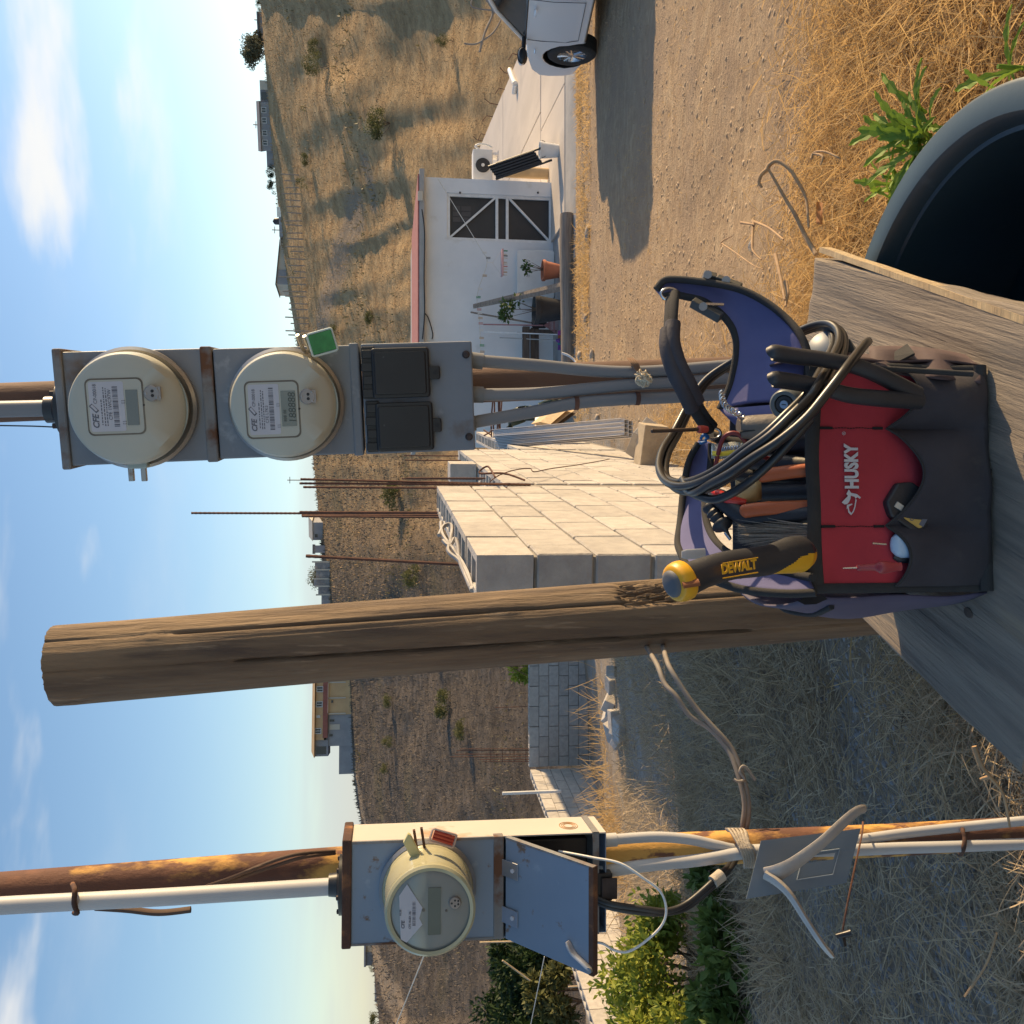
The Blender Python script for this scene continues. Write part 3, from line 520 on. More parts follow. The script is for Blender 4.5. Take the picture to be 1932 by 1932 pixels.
t = thing('folded_lounger', 'black folded slatted chair leaning at the house corner', 'chair', hp(1040, 305, 18.5)); A, Cc = hp(935, 333, 18.55), hp(1041, 297, 18.3)
for k in range(5):
    b = B(); o = Vector((.045 * k, 0, .035 * k)); b.tube([A + o, A.lerp(Cc, .82) + o], .027, 6); b.build('slat', M_BLKPL, t, world=True)
for o, e in ((-.06, 1.0), (.24, 1.03)): b = B(); b.tube([A + Vector((o, -.03, 0)), A.lerp(Cc, e) + Vector((o, -.03, 0))], .022, 6); b.build('rail', M_BLKPL, t, world=True)
q = hp(1036, 284, 18.2); t = thing('bucket', 'white plastic bucket standing on the slab', 'bucket', q); b = B(); b.lathe([(.01, .02), (.12, 0), (.155, .33), (.162, .335), (.165, .36), (.15, .36), (.145, .33), (.11, .03), (.01, .03)], 24, Matrix.Translation((q.x, q.y, ZH + .052))); b.build('body', M_WPL, t, 40, world=True); b = B(); b.tube([(q.x + .165 * math.cos(a), q.y - .06, ZH + .38 - .12 * math.sin(a)) for a in np.linspace(0, 3.14, 10)], .006, 5); b.build('handle', M_BLKPL, t, world=True)
q = hp(1030, 326, 19.3); b = B(); b.lathe([(.02, 0), (.11, 0), (.115, .3), (.11, 1.05), (.05, 1.12), (.02, 1.12)], 20, Matrix.Translation((q.x, 19.35, ZH + .052))); tag(b.build('upright_cylinder', mat('tan_cylinder', (.55, .38, .20), scale=5, rough=.6), None, 40), 'tan upright cylinder beside the house corner under the air conditioner', 'cylinder')  # stand-in for an unclear column, not a known gas bottle
q0, q1 = PZ(968, 150, ZH + .1), PZ(985, 172, ZH + .1); b = B(); b.tube(smoothpath([PZ(962, 132, ZH + .1), PZ(968, 150, ZH + .1), PZ(972, 158, ZH + .1)]), .07, 10); tag(b.build('plastic_pipe', M_WPL, None, 60), 'short white plastic pipe lying on the yard slab', 'pipe'); b = B(); b.tube([PZ(972, 160, ZH + .1), PZ(970, 176, ZH + .1)], .06, 10); tag(b.build('pipe_elbow', M_WPL, None, 60), 'white pipe offcut with brown end on the yard slab', 'pipe')
# panel, pots, plants, tools along the wall
b = B(); y0, y1 = hp(960, 562, 18.85).x, hp(960, 471, 18.85).x; b.prism(rrect(y0, y1, 0, hp(976, 0, 18.9).z - ZH, .06), 0, .05, Matrix.Translation((0, 18.78, ZH + .02)) @ Matrix.Rotation(R(-5), 4, 'X')); tag(b.build('folding_table', M_WPL, None, None, .01), 'white folding table top leaning on the house wall behind the pots', 'table')
def pot(name, lab, x, y, Y, r, h, m, plant):
    q = hp(x, y, Y); z = ZH + .012; t = thing(name, lab, 'flower pot', (q.x, Y, z)); b = B(); b.lathe([(.01, .0), (r * .68, 0), (r * .95, h * .82), (r * 1.06, h * .83), (r * 1.08, h), (r * .95, h), (r * .9, h * .85), (.01, h * .85)], 28, Matrix.Translation((q.x, Y, z))); b.build('body', m, t, 35, world=True)
    b = B(); b.lathe([(.01, h * .86), (r * .9, h * .86)], 20, Matrix.Translation((q.x, Y, z)), False); b.build('soil', M_SOIL, t, world=True)
    pt = thing(plant[0], plant[1], 'plant', (q.x, Y, z + h * .86)); c = (q.x + plant[4], Y, z + h + plant[2] * .55); crown(c, (plant[3], plant[3], plant[2] * .5), plant[5], .085, 'foliage', M_PLANT, pt, 9, .3); stems((q.x, Y, z + h * .8), c, (plant[3], plant[3], plant[2] * .4), 5, .01, pt)
pot('terracotta_pot', 'terracotta flower pot in front of the white table top', 1048, 511, 18.3, .19, .33, M_TERRA, ('potted_plant', 'small leafy plant growing in the terracotta pot', .45, .16, .05, 70)); pot('black_pot', 'large black plastic pot beside the leaning board', 1053, 585, 18.0, .27, .54, M_BLKPL, ('potted_shrub', 'taller leafy shrub growing in the black pot', .75, .26, .0, 230))
b = B(); A, Cc = hp(893, 578, 18.5), hp(1059, 541, 17.35); b.tube([A, Cc], [.045, .085], 4, flat=.35, up=(1, 0, 0)); tag(b.build('leaning_board', M_WOODG, None), 'long grey board leaning against the clothesline post by the pots', 'board')
def pole(name, lab, cat, p0, p1, r, m, extra=None):
    t = thing(name, lab, cat, p1); b = B(); b.tube([p0, p1], r, 7); b.build('handle', m, t, 60, world=True); return t
t = pole('shovel', 'wooden-handled shovel leaning behind the black pot', 'shovel', hp(888, 589, 18.85), hp(1003, 609, 18.6), .018, M_WOODG); b = B(); b.prism(rrect(-.1, .1, -.3, 0, .05), -.01, .01, Matrix.Translation(hp(1003, 609, 18.6))); b.build('blade', M_BLKPL, t, world=True)
t = pole('leaf_rake', 'pink leaf rake standing against the house wall', 'rake', hp(912, 612, 18.85), hp(1025, 614, 18.4), .014, mat('pink_plastic', (.42, .20, .20), scale=9, rough=.6)); q = hp(1026, 614, 18.4)
for i in range(15): a = R(-32 + i * 64 / 14); b = B(); b.tube([q, q + Vector((.36 * math.sin(a) * 1.15, -.04, -.36 * math.cos(a) ** .5))], .006, 4); b.build('tine', MATS['pink_plastic'], t, world=True)
b = B(); b.box(q + Vector((0, -.02, -.2)), (.27, .02, .025)); b.build('crossbar', MATS['pink_plastic'], t, world=True)
M_BR = [mat('broom_' + n, c, scale=20, rough=.8, bump=.4) for n, c in (('magenta', (.42, .07, .30)), ('orange', (.50, .16, .05)), ('teal', (.05, .28, .26)), ('violet', (.18, .06, .25)))]
t = pole('push_broom', 'white-handled broom with a magenta, orange and teal head', 'broom', hp(915, 626, 18.8), hp(1052, 631, 18.2), .012, M_WPAINT); b = B()
for i in range(4):
    b.mi = i; q0 = hp(1056, 624 + i * 9, 18.15); q1 = hp(1056, 633 + i * 9, 18.15); b.tube([q0, q1], [.035, .04], 9)
b.build('head', M_BR, t, 60, world=True); b = B(); b.tube([hp(976, 628, 18.55), hp(990, 628.6, 18.48)], .016, 7); b.build('grip', M_BLKPL, t, world=True)
t = pole('thin_broom', 'thin grey-handled broom next to the white-handled one', 'broom', hp(943, 637, 18.8), hp(1049, 642, 18.15), .011, M_CONC); b = B(); b.tube([hp(1049, 642, 18.15), hp(1057, 643, 18.12)], [.02, .06], 8); b.build('head', M_BR[3], t, world=True)
t = thing('garden_bench', 'low dark plank bench against the house behind the brooms', 'bench', hp(1047, 660, 18.6)); bx0, bx1 = hp(960, 700, 18.6).x, hp(960, 617, 18.6).x
for x0, x1, dy in ((985, 998, .12), (1002, 1017, 0)): b = B(); b.box2((bx0, 18.6 - dy, hp(x1, 0, 18.6).z), (bx1, 18.72 - dy, hp(x0, 0, 18.6).z)); b.build('board', M_WOODD, t, world=True, bevel=.008)
for x in (bx0 + .1, bx1 - .12): b = B(); b.box2((x, 18.55, ZH), (x + .08, 18.7, hp(998, 0, 18.6).z)); b.build('leg', M_WOODD, t, world=True)
b = B(); L0, L1 = hp(1070, 404, 17.1), hp(1072, 690, 17.1); b.tube(smoothpath([L0, L0.lerp(L1, .3) + Vector((0, 0, .012)), L0.lerp(L1, .6), L1], 5), [.128, .133, .13, .135, .13, .127, .13, .134, .13, .128, .131, .13, .128, .13, .126, .125], 12, up=(0, .6, .8)); tag(b.build('timber_sleeper', M_WOODG, None, 50), 'long rough timber log edging the house porch', 'log')
b = B(); L0, L1 = hp(1088, 488, 16.75), hp(1090, 650, 16.75); b.box((L0 + L1) / 2, ((L1 - L0).length, .26, .12)); tag(b.build('plastic_trough', M_BLKPL, None, None, .02), 'long black plastic channel lying in front of the log', 'trough')
b = B(); b.tube(smoothpath([hp(1060, 666, 16.8), hp(1073, 671, 16.75), hp(1084, 680, 16.7), hp(1090, 690, 16.6)]), .022, 7); tag(b.build('water_pipe', M_WPL, None, 60), 'bent pale water pipe coming over the log', 'pipe')
# clothesline with pegs and a peg hanger
LN = [hp(826, 337, 18.9), hp(905, 466, 18.35), hp(919, 495, 18.3), hp(903, 545, 18.3), hp(900, 573, 18.45), hp(904, 600, 18.4), hp(908, 672, 18.3)]; t = thing('clothesline', 'pale clothesline sagging across the house front', 'clothesline', LN[0]); b = B(); b.tube(smoothpath(LN, 5), .007, 5); b.build('cord', M_ROPE, t, world=True)
PC = [mat('peg_' + n, c, rough=.6) for n, c in (('white', (.75, .72, .66)), ('grey', (.2, .2, .2)), ('green', (.05, .3, .12)), ('wood', (.55, .38, .22)), ('pink', (.6, .25, .22)))]; sp_ = smoothpath(LN, 12)
for i, (k, c) in enumerate([(14, 0), (19, 1), (30, 3), (36, 0), (42, 2), (50, 3), (54, 4), (57, 0), (60, 3), (62, 4), (64, 0), (66, 3), (68, 2), (70, 3), (71, 0)]):
    q = sp_[min(k, len(sp_) - 1)]; b = B(); b.box(q + Vector((-.012, 0, -.025)), (.012, .02, .085)); b.box(q + Vector((.012, 0, -.025)), (.012, .02, .085)); b.build('peg', PC[c], t, world=True)
q = hp(919, 495, 18.3); M_PK = mat('pink_hanger', (.66, .38, .36), scale=9, rough=.5); t = thing('peg_hanger', 'pink drying hanger with clips hanging from the clothesline', 'hanger', q); b = B(); b.tube([q, q + Vector((0, 0, -.12))], .01, 6); b.tube([q + Vector((0, 0, -.1)), q + Vector((-.24, 0, -.28))], .006, 5); b.tube([q + Vector((0, 0, -.1)), q + Vector((.24, 0, -.28))], .006, 5); b.build('hook', M_WPL, t, world=True)
b = B(); b.box(q + Vector((0, 0, -.29)), (.5, .2, .035)); b.build('frame', M_PK, t, world=True, bevel=.008)
for i in range(10): b = B(); b.box(q + Vector((-.22 + i * .049, random.uniform(-.08, .08), -.35)), (.018, .02, .08)); b.build('clip', PC[(i * 3) % 5 if i % 2 else 0], t, world=True)
# the log-side stones and a few loose rocks on the dirt
def rock(name, lab, x, y, s, m, sq=.7, grp=None):
    r = ray(x, y); k = np.linspace(2, 22, 1500); pz = 1.6 + r.z * k; i = int(np.argmax(pz < H(r.x * k, r.y * k))); p = EYE + r * float(k[i]); V, Fc = pebbles(np.array([[0, 0, s * .22]]), np.array([s * .8]), sq * .7); o = npmesh(name, V, Fc, m); o.location = p; return tag(o, lab, 'rock', grp)
M_ROCK = mat('tan_rock', (.45, .37, .28), (.33, .27, .21), scale=9, rough=.95, bump=.5)
rock('yard_stone', 'flat stone beside the log near the bent pipe', 1097, 671, .13, M_ROCK); rock('yard_stone', 'pale stone lying on the dirt below the bent pipe', 1120, 668, .12, M_ROCK); rock('yard_stone', 'rock in the dirt in front of the black channel', 1108, 600, .10, M_ROCK); rock('yard_stone', 'large stone in the sunlit dirt right of the timber post pipes', 1130, 790, .11, M_ROCK, .8)
rock('yard_stone', 'broken kerb stone in the lit strip below the door', 1112, 440, .16, M_ROCK, .5)
# ================================================================ white car
def build_car():
    Y0 = 13.1; p = PY(1106, 90, Y0); th = R(4); fw = Vector((math.sin(th), math.cos(th), 0)); rt = Vector((math.cos(th), -math.sin(th), 0)); wr = .345
    gz = Hs(p.x, p.y) + .02; o = Vector((p.x, p.y, gz))                # under the front-left wheel
    M = Matrix.Translation(o) @ Matrix.Rotation(-th, 4, 'Z') @ Matrix.Rotation(-math.atan(.113), 4, 'X')      # local x right (inwards), y forward, z up
    t = thing('parked_car', 'white parked car seen along its left side, cut by the picture edge', 'car', M); W = 1.80
    paint = mat('white_car_paint', (.80, .80, .80), (.80, .80, .80), rough=.22, coat=.7, spec=.6); glass = mat('car_glass', (.012, .014, .016), (.012, .014, .016), rough=.05, spec=.8); blk = mat('car_black_trim', (.015, .015, .016), rough=.35); tyre = mat('tyre_rubber', (.025, .025, .026), (.04, .037, .034), scale=20, rough=.85); rim = mat('alloy_rim', (.66, .67, .69), rough=.25, metal=.85)
    def arch(cy, r, a0=205, a1=-25, n=14): return [(cy - r * math.cos(R(a)) * -1 if False else cy + r * math.cos(R(a)), wr + r * math.sin(R(a))) for a in np.linspace(a0, a1, n)]
    wb = 2.68; ra = .40
    low = [(-wb - .85, .42), (-wb - .72, .24), (-wb - .42, .22)] + arch(-wb, ra) + [(-wb + .42, .20), (-.42, .20)] + arch(0, ra) + [(.46, .22), (.80, .26), (.90, .40)]
    top = [(.92, .62), (.86, .76), (.55, .88), (.1, .96), (-.45, 1.0), (-1.5, 1.02), (-2.6, 1.05), (-3.3, 1.08), (-3.52, 1.0), (-3.56, .7)]
    poly = low + top; n = len(poly); xs = [(-.16 + .05, .78, .96), (-.16, .90, 1.0), (-.145, 1, 1)]
    def sec(x, ins, zs=1): return [Vector((x, y, z)) for y, z in poly]
    b = B(); prof = [(.10, .93), (.02, .975), (-.02, 1.0)]
    cyl = -wb / 2
    def off(y, z):                                                     # body side: swells at the shoulder, tucks in at the sill and nose
        q = .055 * (max(0, z - .62) / .4) ** 2 + .10 * max(0, .42 - z) ** 1.2 * 2; q += .30 * max(0, (y - .35)) ** 2.2 + .25 * max(0, (-y - wb - .35)) ** 2.2; return -.13 + q
    lv = [Vector((off(y, z), y, z)) for y, z in poly]; rv = [Vector((W - .26 - off(y, z) + .0, y, z)) for y, z in poly]
    b.add(lv + rv, [tuple(range(n)), tuple(range(2 * n - 1, n - 1, -1))] + [(i, i + n, (i + 1) % n + n, (i + 1) % n) for i in range(n)]); b.m = [0, 0] + [1 if (3 <= i < 16 or 19 <= i < 32) else 0 for i in range(n)]; b.build('body', [paint, blk], t, 30, bevel=.02)
    gp = [(-.30, .985), (-.62, 1.16), (-1.02, 1.40), (-1.35, 1.50), (-2.0, 1.545), (-2.8, 1.52), (-3.25, 1.36), (-3.45, 1.06)]; g = B(); ng = len(gp)
    def gof(z): return -.055 + .30 * (z - 1.0) ** 1.15 if z > 1 else -.055
    g.add([Vector((gof(z), y, z)) for y, z in gp] + [Vector((W - .26 - gof(z), y, z)) for y, z in gp], [tuple(range(ng)), tuple(range(2 * ng - 1, ng - 1, -1))] + [(i, i + ng, (i + 1) % ng + ng, (i + 1) % ng) for i in range(ng)]); g.build('window_glass', glass, t, 30)
    for s in (0, 1):
        fx = (lambda z: gof(z) - .004) if s == 0 else (lambda z: W - .256 - gof(z)); pl = B(); pl.tube([Vector((fx(z), y, z)) for y, z in gp[:5]], .032, 6); pl.tube([Vector((fx(z), y, z)) for y, z in gp[4:]], .03, 6); pl.tube([Vector((fx(z), y, z)) for y, z in ((-1.72, 1.0), (-1.66, 1.53))], .03, 6); pl.build('pillar', paint, t, 60)
        bt = B(); bt.tube([Vector((fx(1.0) - (.012 if s == 0 else -.012), y, 1.005)) for y in (-.42, -1.5, -2.6, -3.3)], .014, 6); bt.build('belt_trim', blk, t, 60)
    r = B(); r.hexa([Vector((gof(1.5) + .02, -1.3, 1.49)), Vector((W - .28 - gof(1.5), -1.3, 1.49)), Vector((W - .28 - gof(1.5), -2.85, 1.50)), Vector((gof(1.5) + .02, -2.85, 1.50)), Vector((gof(1.5) + .06, -1.35, 1.545)), Vector((W - .32 - gof(1.5), -1.35, 1.545)), Vector((W - .32 - gof(1.5), -2.8, 1.56)), Vector((gof(1.5) + .06, -2.8, 1.56))]); r.build('roof', paint, t, 30, bevel=.03)
    for y, x in ((0, 0), (-wb, 0), (0, W - .26), (-wb, W - .26)):
        s = -1 if x == 0 else 1; cx = x + (-.01 if s < 0 else .01); MM = Matrix.Translation((cx, y, wr)) @ Matrix.Rotation(R(90) * s, 4, 'Y')
        b = B(); b.lathe([(.20, .105), (.245, .112), (.30, .115), (.335, .09), (wr, .05), (wr, -.09), (.30, -.11), (.20, -.11)], 36, MM, False); w = b.build('tyre', tyre, t, 40)
        b = B(); b.lathe([(.21, .10), (.235, .108), (.245, .10), (.235, .06), (.20, .03), (.02, .03)], 36, MM, False); b.lathe([(.005, .095), (.05, .092), (.06, .06), (.005, .06)], 14, MM)
        for k in range(10): a = 2 * math.pi * (k // 2) / 5 + (.13 if k % 2 else -.13); b.tube([MM @ Vector((.045 * math.cos(a), .045 * math.sin(a), .085)), MM @ Vector((.225 * math.cos(a * 1 + (.06 if k % 2 else -.06)), .225 * math.sin(a + (.06 if k % 2 else -.06)), .09))], [.02, .016], 5)
        b.build('rim', rim, w, 40); b = B(); b.lathe([(.005, .015), (.23, .015)], 24, MM, False); b.build('brake_shadow', blk, w)
        b = B(); b.tube([(cx + .30 * s * -0, y + (ra + .004) * math.cos(q), wr + (ra + .004) * math.sin(q)) for q in np.linspace(-.35, 3.5, 16)], .02, 5); 
    b = B(); c = Vector((-.30, -.46, 1.04)); b.lathe([(.005, -.1), (.06, -.09), (.085, -.02), (.085, .04), (.005, .06)], 14, Matrix.Translation(c) @ Matrix.Rotation(R(-90), 4, 'X') @ Matrix.Diagonal((1.25, .8, 1, 1))); mo = b.build('mirror', blk, t, 40); b = B(); b.lathe([(.005, .065), (.05, .05), (.083, -.01), (.088, -.03), (.086, .03), (.04, .075)], 14, Matrix.Translation(c + Vector((0, .01, .012))) @ Matrix.Rotation(R(-90), 4, 'X') @ Matrix.Diagonal((1.3, .7, 1, 1))); b.build('mirror_cap', paint, mo, 40)
    b = B(); b.tube([(-.07, -.5, 1.02), (-.26, -.47, 1.03)], .03, 6); b.build('mirror_arm', blk, mo)
    M_GAP = mat('panel_gap', (.10, .10, .105), rough=.8)
    for k, pts in enumerate([[(-.47, .98), (-.50, .80), (-.50, .45), (-.52, .30)], [(-1.62, 1.0), (-1.66, .7), (-1.62, .3)], [(-.52, .30), (-1.62, .30)]]):
        b = B(); b.tube([(off(y, z) - .001, y, z) for y, z in pts], .0045, 4); b.build('panel_gap', M_GAP, t)
    b = B(); b.tube([(off(-1.35, .9) - .03, -1.28, .905), (off(-1.35, .9) - .045, -1.36, .91), (off(-1.35, .9) - .03, -1.46, .905)], .016, 7, flat=.7); b.build('door_handle', paint, t, 50)
    b = B(); b.tube([(off(-.1, .86) - .006, -.10, .865), (off(-.1, .86) - .008, -.22, .86)], .014, 5, flat=.4); b.build('side_badge', rim, t)
    b = B(); b.box2((-.09, -wb + .42, .19), (W - .2, -.42, .30)); b.build('sill', blk, t)
    for x in (.05, W - .45): b = B(); b.box2((x, .80, .60), (x + .3, .905, .72)); b.build('headlight', glass, t, None, .02); b = B(); b.box2((x, -3.56, .72), (x + .25, -3.50, .92)); b.build('tail_light', M_REDTRIM, t, None, .02)
    b = B(); b.box2((.25, .88, .3), (W - .5, .92, .55)); b.build('grille', blk, t, None, .02)
build_car()
# bare branch reaching in above the car roof
b = B(); br = [P(918, 0, 17), P(924, 8, 17), P(930, 25, 17), P(915, 62, 17), P(905, 98, 17)]; b.tube(smoothpath(br), .022, 5); b.tube(smoothpath([P(945, 38, 17), P(930, 62, 17), P(900, 82, 17), P(876, 82, 17)]), .016, 5); b.tube(smoothpath([P(890, 0, 17), P(893, 14, 17), P(935, 20, 17)]), .014, 5); b.tube(smoothpath([P(1005, -60, 17), P(960, -10, 17), P(930, 25, 17)]), [.03] * 13, 5); b.tube([P(1005, -60, 17), PZ(1075, -70, -1.6)], [.03, .05], 6)
tag(b.build('bare_branch', M_POST, None, 60), 'leafless pale branch sticking up behind the parked car', 'branch')
# ================================================================ concrete block walls
M_BLK = mat('concrete_block', (.46, .43, .385), (.37, .345, .315), scale=14, rough=.95, bump=.9, bscale=70, bdist=.006, rand=.10, c3=(.30, .28, .255), c3scale=5, thr=(.60, .78))
M_MORT = mat('mortar', (.29, .265, .23), (.22, .20, .175), scale=20, rough=1, bump=.6, bscale=60)
WTH = R(6.9); WD = Vector((math.sin(WTH), math.cos(WTH), 0)); WN = Vector((math.cos(WTH), -math.sin(WTH), 0))     # along the walls / out of the sunny face
BL, BH, BT = .40, .20, .15
def block_mesh(name, hollow=False, l=.3855, h=.1865, th=.15):
    b = B(); x, y, z = l / 2, th / 2, h / 2
    if not hollow: b.box((0, 0, 0), (l, th, h))
    else:
        cells = [(-x + .03, -.015), (.015, x - .03)]; t = .028
        for a0, a1 in ((-x, -x + .03), (-.015, .015), (x - .03, x)): b.box2((a0, -y + t, -z), (a1, y - t, z))
        b.box2((-x, -y, -z), (x, -y + t, z)); b.box2((-x, y - t, -z), (x, y, z)); b.box2((-x + .03, -y + t, -z), (x - .03, y - t, -z + .03))
    me = bpy.data.meshes.new(name); me.from_pydata(b.v, [], b.f); bm = bmesh.new(); bm.from_mesh(me)
    if not hollow: bmesh.ops.bevel(bm, geom=list(bm.edges), offset=.005, segments=1, affect='EDGES')
    bmesh.ops.recalc_face_normals(bm, faces=bm.faces); bm.to_mesh(me); bm.free(); me.materials.append(M_BLK); return me
ME_BLK, ME_HOL, ME_HALF = block_mesh('block'), block_mesh('hollow_block', True), block_mesh('half_block', False, .1855)
def block_wall(t, o, d, length, courses, ztop, hollow_top=True, phase=0, zbot=None, mort=True, recess=.012):
    """o = front line start (world xy), d = direction along the wall; thickness goes to the left of d; ztop = top of the highest course"""
    nrm = Vector((-d.y, d.x, 0)); rot = math.atan2(d.y, d.x); nb = int(length / BL + .3)
    for c in range(courses):
        zc = ztop - BH * (c + .5); st = 0 if (c + phase) % 2 == 0 else .5; pos = [(i + .5) * BL for i in range(nb)] if not st else [(i + 1) * BL for i in range(nb - 1)]
        ends = [] if not st else [.25 * BL, (nb - .25) * BL]
        for s, me in [(p, ME_HOL if (c == 0 and hollow_top) else ME_BLK) for p in pos] + [(p, ME_HALF) for p in ends]:
            q = Vector(o) + d * s + nrm * (BT / 2) ; ob = bpy.data.objects.new('block', me); col.objects.link(ob); ob.parent = t
            ob.matrix_parent_inverse = t.matrix_basis.inverted(); ob.location = (q.x + random.uniform(-.002, .002), q.y, zc + random.uniform(-.002, .002)); ob.rotation_euler = (random.uniform(-.006, .006), 0, rot + random.uniform(-.006, .006))
    if mort:
        b = B(); a = Vector(o) + nrm * recess; e = a + d * (nb * BL - .02); a = a + d * .02; n2 = nrm * (BT - 2 * recess); z0 = ztop - BH * courses - .1; z1 = ztop - (BH if hollow_top else .012)
        b.hexa([(a.x, a.y, z0), (e.x, e.y, z0), (e.x + n2.x, e.y + n2.y, z0), (a.x + n2.x, a.y + n2.y, z0), (a.x, a.y, z1), (e.x, e.y, z1), (e.x + n2.x, e.y + n2.y, z1), (a.x + n2.x, a.y + n2.y, z1)]); b.build('mortar', M_MORT, t, world=True)
def rebar(t, p0, p1, r=.0055, rib=True, name='rebar'):
    b = B(); p0, p1 = Vector(p0), Vector(p1); n = max(2, int((p1 - p0).length / .012)) if rib else 2; b.tube([p0.lerp(p1, i / n) for i in range(n + 1)], [r * (1.12 if i % 2 else .94) for i in range(n + 1)] if rib else r, 6); return b.build(name, M_RUST, t, 50, world=True)
def on_line(o, d, x, y):                                             # distance along the wall where the view through a pixel passes it
    r = ray(x, y); det = r.x * d.y - r.y * d.x; return (o.x * r.y - o.y * r.x) / -(d.x * r.y - d.y * r.x)
W0 = PY(895, 1047, 3.1); ZA = W0.z
t = thing('near_block_wall', 'sunlit unfinished concrete block wall nearest the timber post', 'wall', (W0.x, W0.y, 0))
oA = Vector((W0.x, W0.y, 0)); block_wall(t, oA, WD, 2.42, 10, ZA)
NA = Vector((-WD.y, WD.x, 0))
shade_step = oA - WD * .42; block_wall(t, shade_step, WD, .42, 4, ZA - 4 * BH - .001, False)  # unseen low step behind the post, added to shade the ground on the left
def top_rebar(t, x0, y0, x1, y1, s, off, r=.006, rib=True):          # vertical bar rooted in the wall at distance s, drawn to a pixel height
    q = oA + WD * s + NA * off; top = PY(x0, y0, q.y); bot = PY(x1, y1, q.y); rebar(t, (bot.x + (bot.x - top.x) * .3, q.y, bot.z - .3), (top.x, q.y, top.z), r, rib)
for x0, y0, x1, y1, s, off in [(361, 968, 810, 969, 2.36, .05), (565, 966, 812, 967, 2.30, .09), (570, 974, 815, 976, 2.20, .10), (569, 972.5, 812, 972, 2.25, .03), (577, 1049, 870, 1068, .62, .07)]: top_rebar(t, x0, y0, x1, y1, s, off, .0062 if s > 1 else .0065)
oB = oA + WD * 2.58; ZB = ZA - 2 * BH
b = B(); a = oA + WD * 2.43 + NA * .01; e = a + WD * .14; n2 = NA * .13; z0, z1 = -1, ZB - .02; b.hexa([(a.x, a.y, z0), (e.x, e.y, z0), (e.x + n2.x, e.y + n2.y, z0), (a.x + n2.x, a.y + n2.y, z0), (a.x, a.y, z1), (e.x, e.y, z1), (e.x + n2.x, e.y + n2.y, z1), (a.x + n2.x, a.y + n2.y, z1)]); b.build('poured_column', M_MORT, t, world=True)
for x0, y0, x1, y1, s, off in [(567, 904, 900, 912, 2.50, .06), (565, 912, 905, 914, 2.49, .10), (572, 919, 905, 921, 2.47, .04)]: top_rebar(t, x0, y0, x1, y1, s, off, .0065)
b = B(); b.tube(smoothpath([P(934, 900, 5.4), P(920, 880, 5.6), P(905, 893, 5.6), P(950, 893, 5.55), P(990, 906, 5.45)], 8), .006, 6); b.build('loose_rod', M_RUST, t, 60, world=True)
b = B(); b.tube(smoothpath([P(925, 908, 5.4), P(945, 895, 5.6), P(975, 886, 5.8), P(1000, 884, 5.9), P(1008, 890, 5.85), P(1040, 884, 6.2), P(1090, 877, 6.8), P(1130, 870, 7.2), P(1150, 866, 7.4)], 8), .0035, 5); b.build('tie_wire', M_RUST, t, 60, world=True)
M_GREYC = mat('grey_cable', (.33, .31, .29), scale=20, rough=.6)
b = B()
for pts in ([(832, 985), (836, 1010), (858, 1040), (880, 1075), (892, 1112)], [(828, 1010), (838, 992), (852, 992), (850, 1020), (846, 1040), (868, 1060), (884, 1090), (890, 1114)], [(836, 1020), (848, 1030), (858, 1016), (864, 1030), (868, 1060), (888, 1108)]): b.tube(smoothpath([P(x, y, 3.75 - .004 * (y - 985)) for x, y in pts], 6), .008, 6)
b.build('cable_bundle', M_GREYC, t, 60, world=True)
t = thing('middle_block_wall', 'sunlit lower block wall stepping down beyond the near one', 'wall', (oB.x, oB.y, 0)); block_wall(t, oB, WD, 3.6, 8, ZB, True, 1)
for x0, y0, x1, y1, s, off in [(762, 850, 850, 852, 6.1, .06), (764, 855, 850, 856, 5.9, .09), (758, 884, 860, 888, 3.9, .09), (766, 893, 860, 894, 3.6, .06)]:
    q = oA + WD * s + NA * off; top = PY(x0, y0, q.y); rebar(t, (q.x, q.y, ZB - .3), (q.x, q.y, top.z), .0062)
b = B(); q = oB + WD * 1.75 + NA * .075; b.box((q.x, q.y, ZB + .1), (.15, .30, .2), Matrix.Rotation(WTH * -1, 3, 'Z')); lb = b.build('loose_block', M_BLK, None, None, .006); tag(lb, 'single grey block set on top of the middle wall', 'block'); 
oC = oB + WD * 3.75; t = thing('far_block_wall', 'low shaded block wall beyond the metal studs', 'wall', (oC.x, oC.y, 0)); block_wall(t, oC, WD, 4.4, 5, ZB - 3 * BH, True, 0)
# walls across the gully on the left: back wall facing us, lit side wall with a pillar, nearer stretch one course higher
K = PY(998, 1448, 18.8); zK = K.z
t = thing('back_block_wall', 'shaded blue-grey block wall facing us at the bottom of the slope', 'wall', (K.x, K.y, zK - 1.6)); block_wall(t, Vector((K.x, K.y, 0)), Vector((1, 0, 0)), 5.2, 9, zK, True)
for k, (y, xt) in enumerate([(1413, 868), (1416, 862), (1423, 858), (1428, 850), (1433, 905), (1437, 910)]):
    q = PY(996, y, 18.88); top = PY(xt, y, 18.88); rebar(t, (q.x, q.y, zK - .1), (top.x, q.y, top.z), .009, False)
for i in range(4): q = PY(992 - i * 22, 1413, 18.86); e = PY(992 - i * 22, 1437, 18.86); rebar(t, q, e, .006, False, 'stirrup')
for y0, x0, y1, x1 in ((1257, 930, 1257, 995), (1335, 934, 1333, 995), (1240, 930, 1275, 995)): rebar(t, PY(x0, y0, 18.9), PY(x1, y1, 18.9), .008, False)
eo = Vector((K.x, K.y, 0)) - WD * 3.3; zE = zK
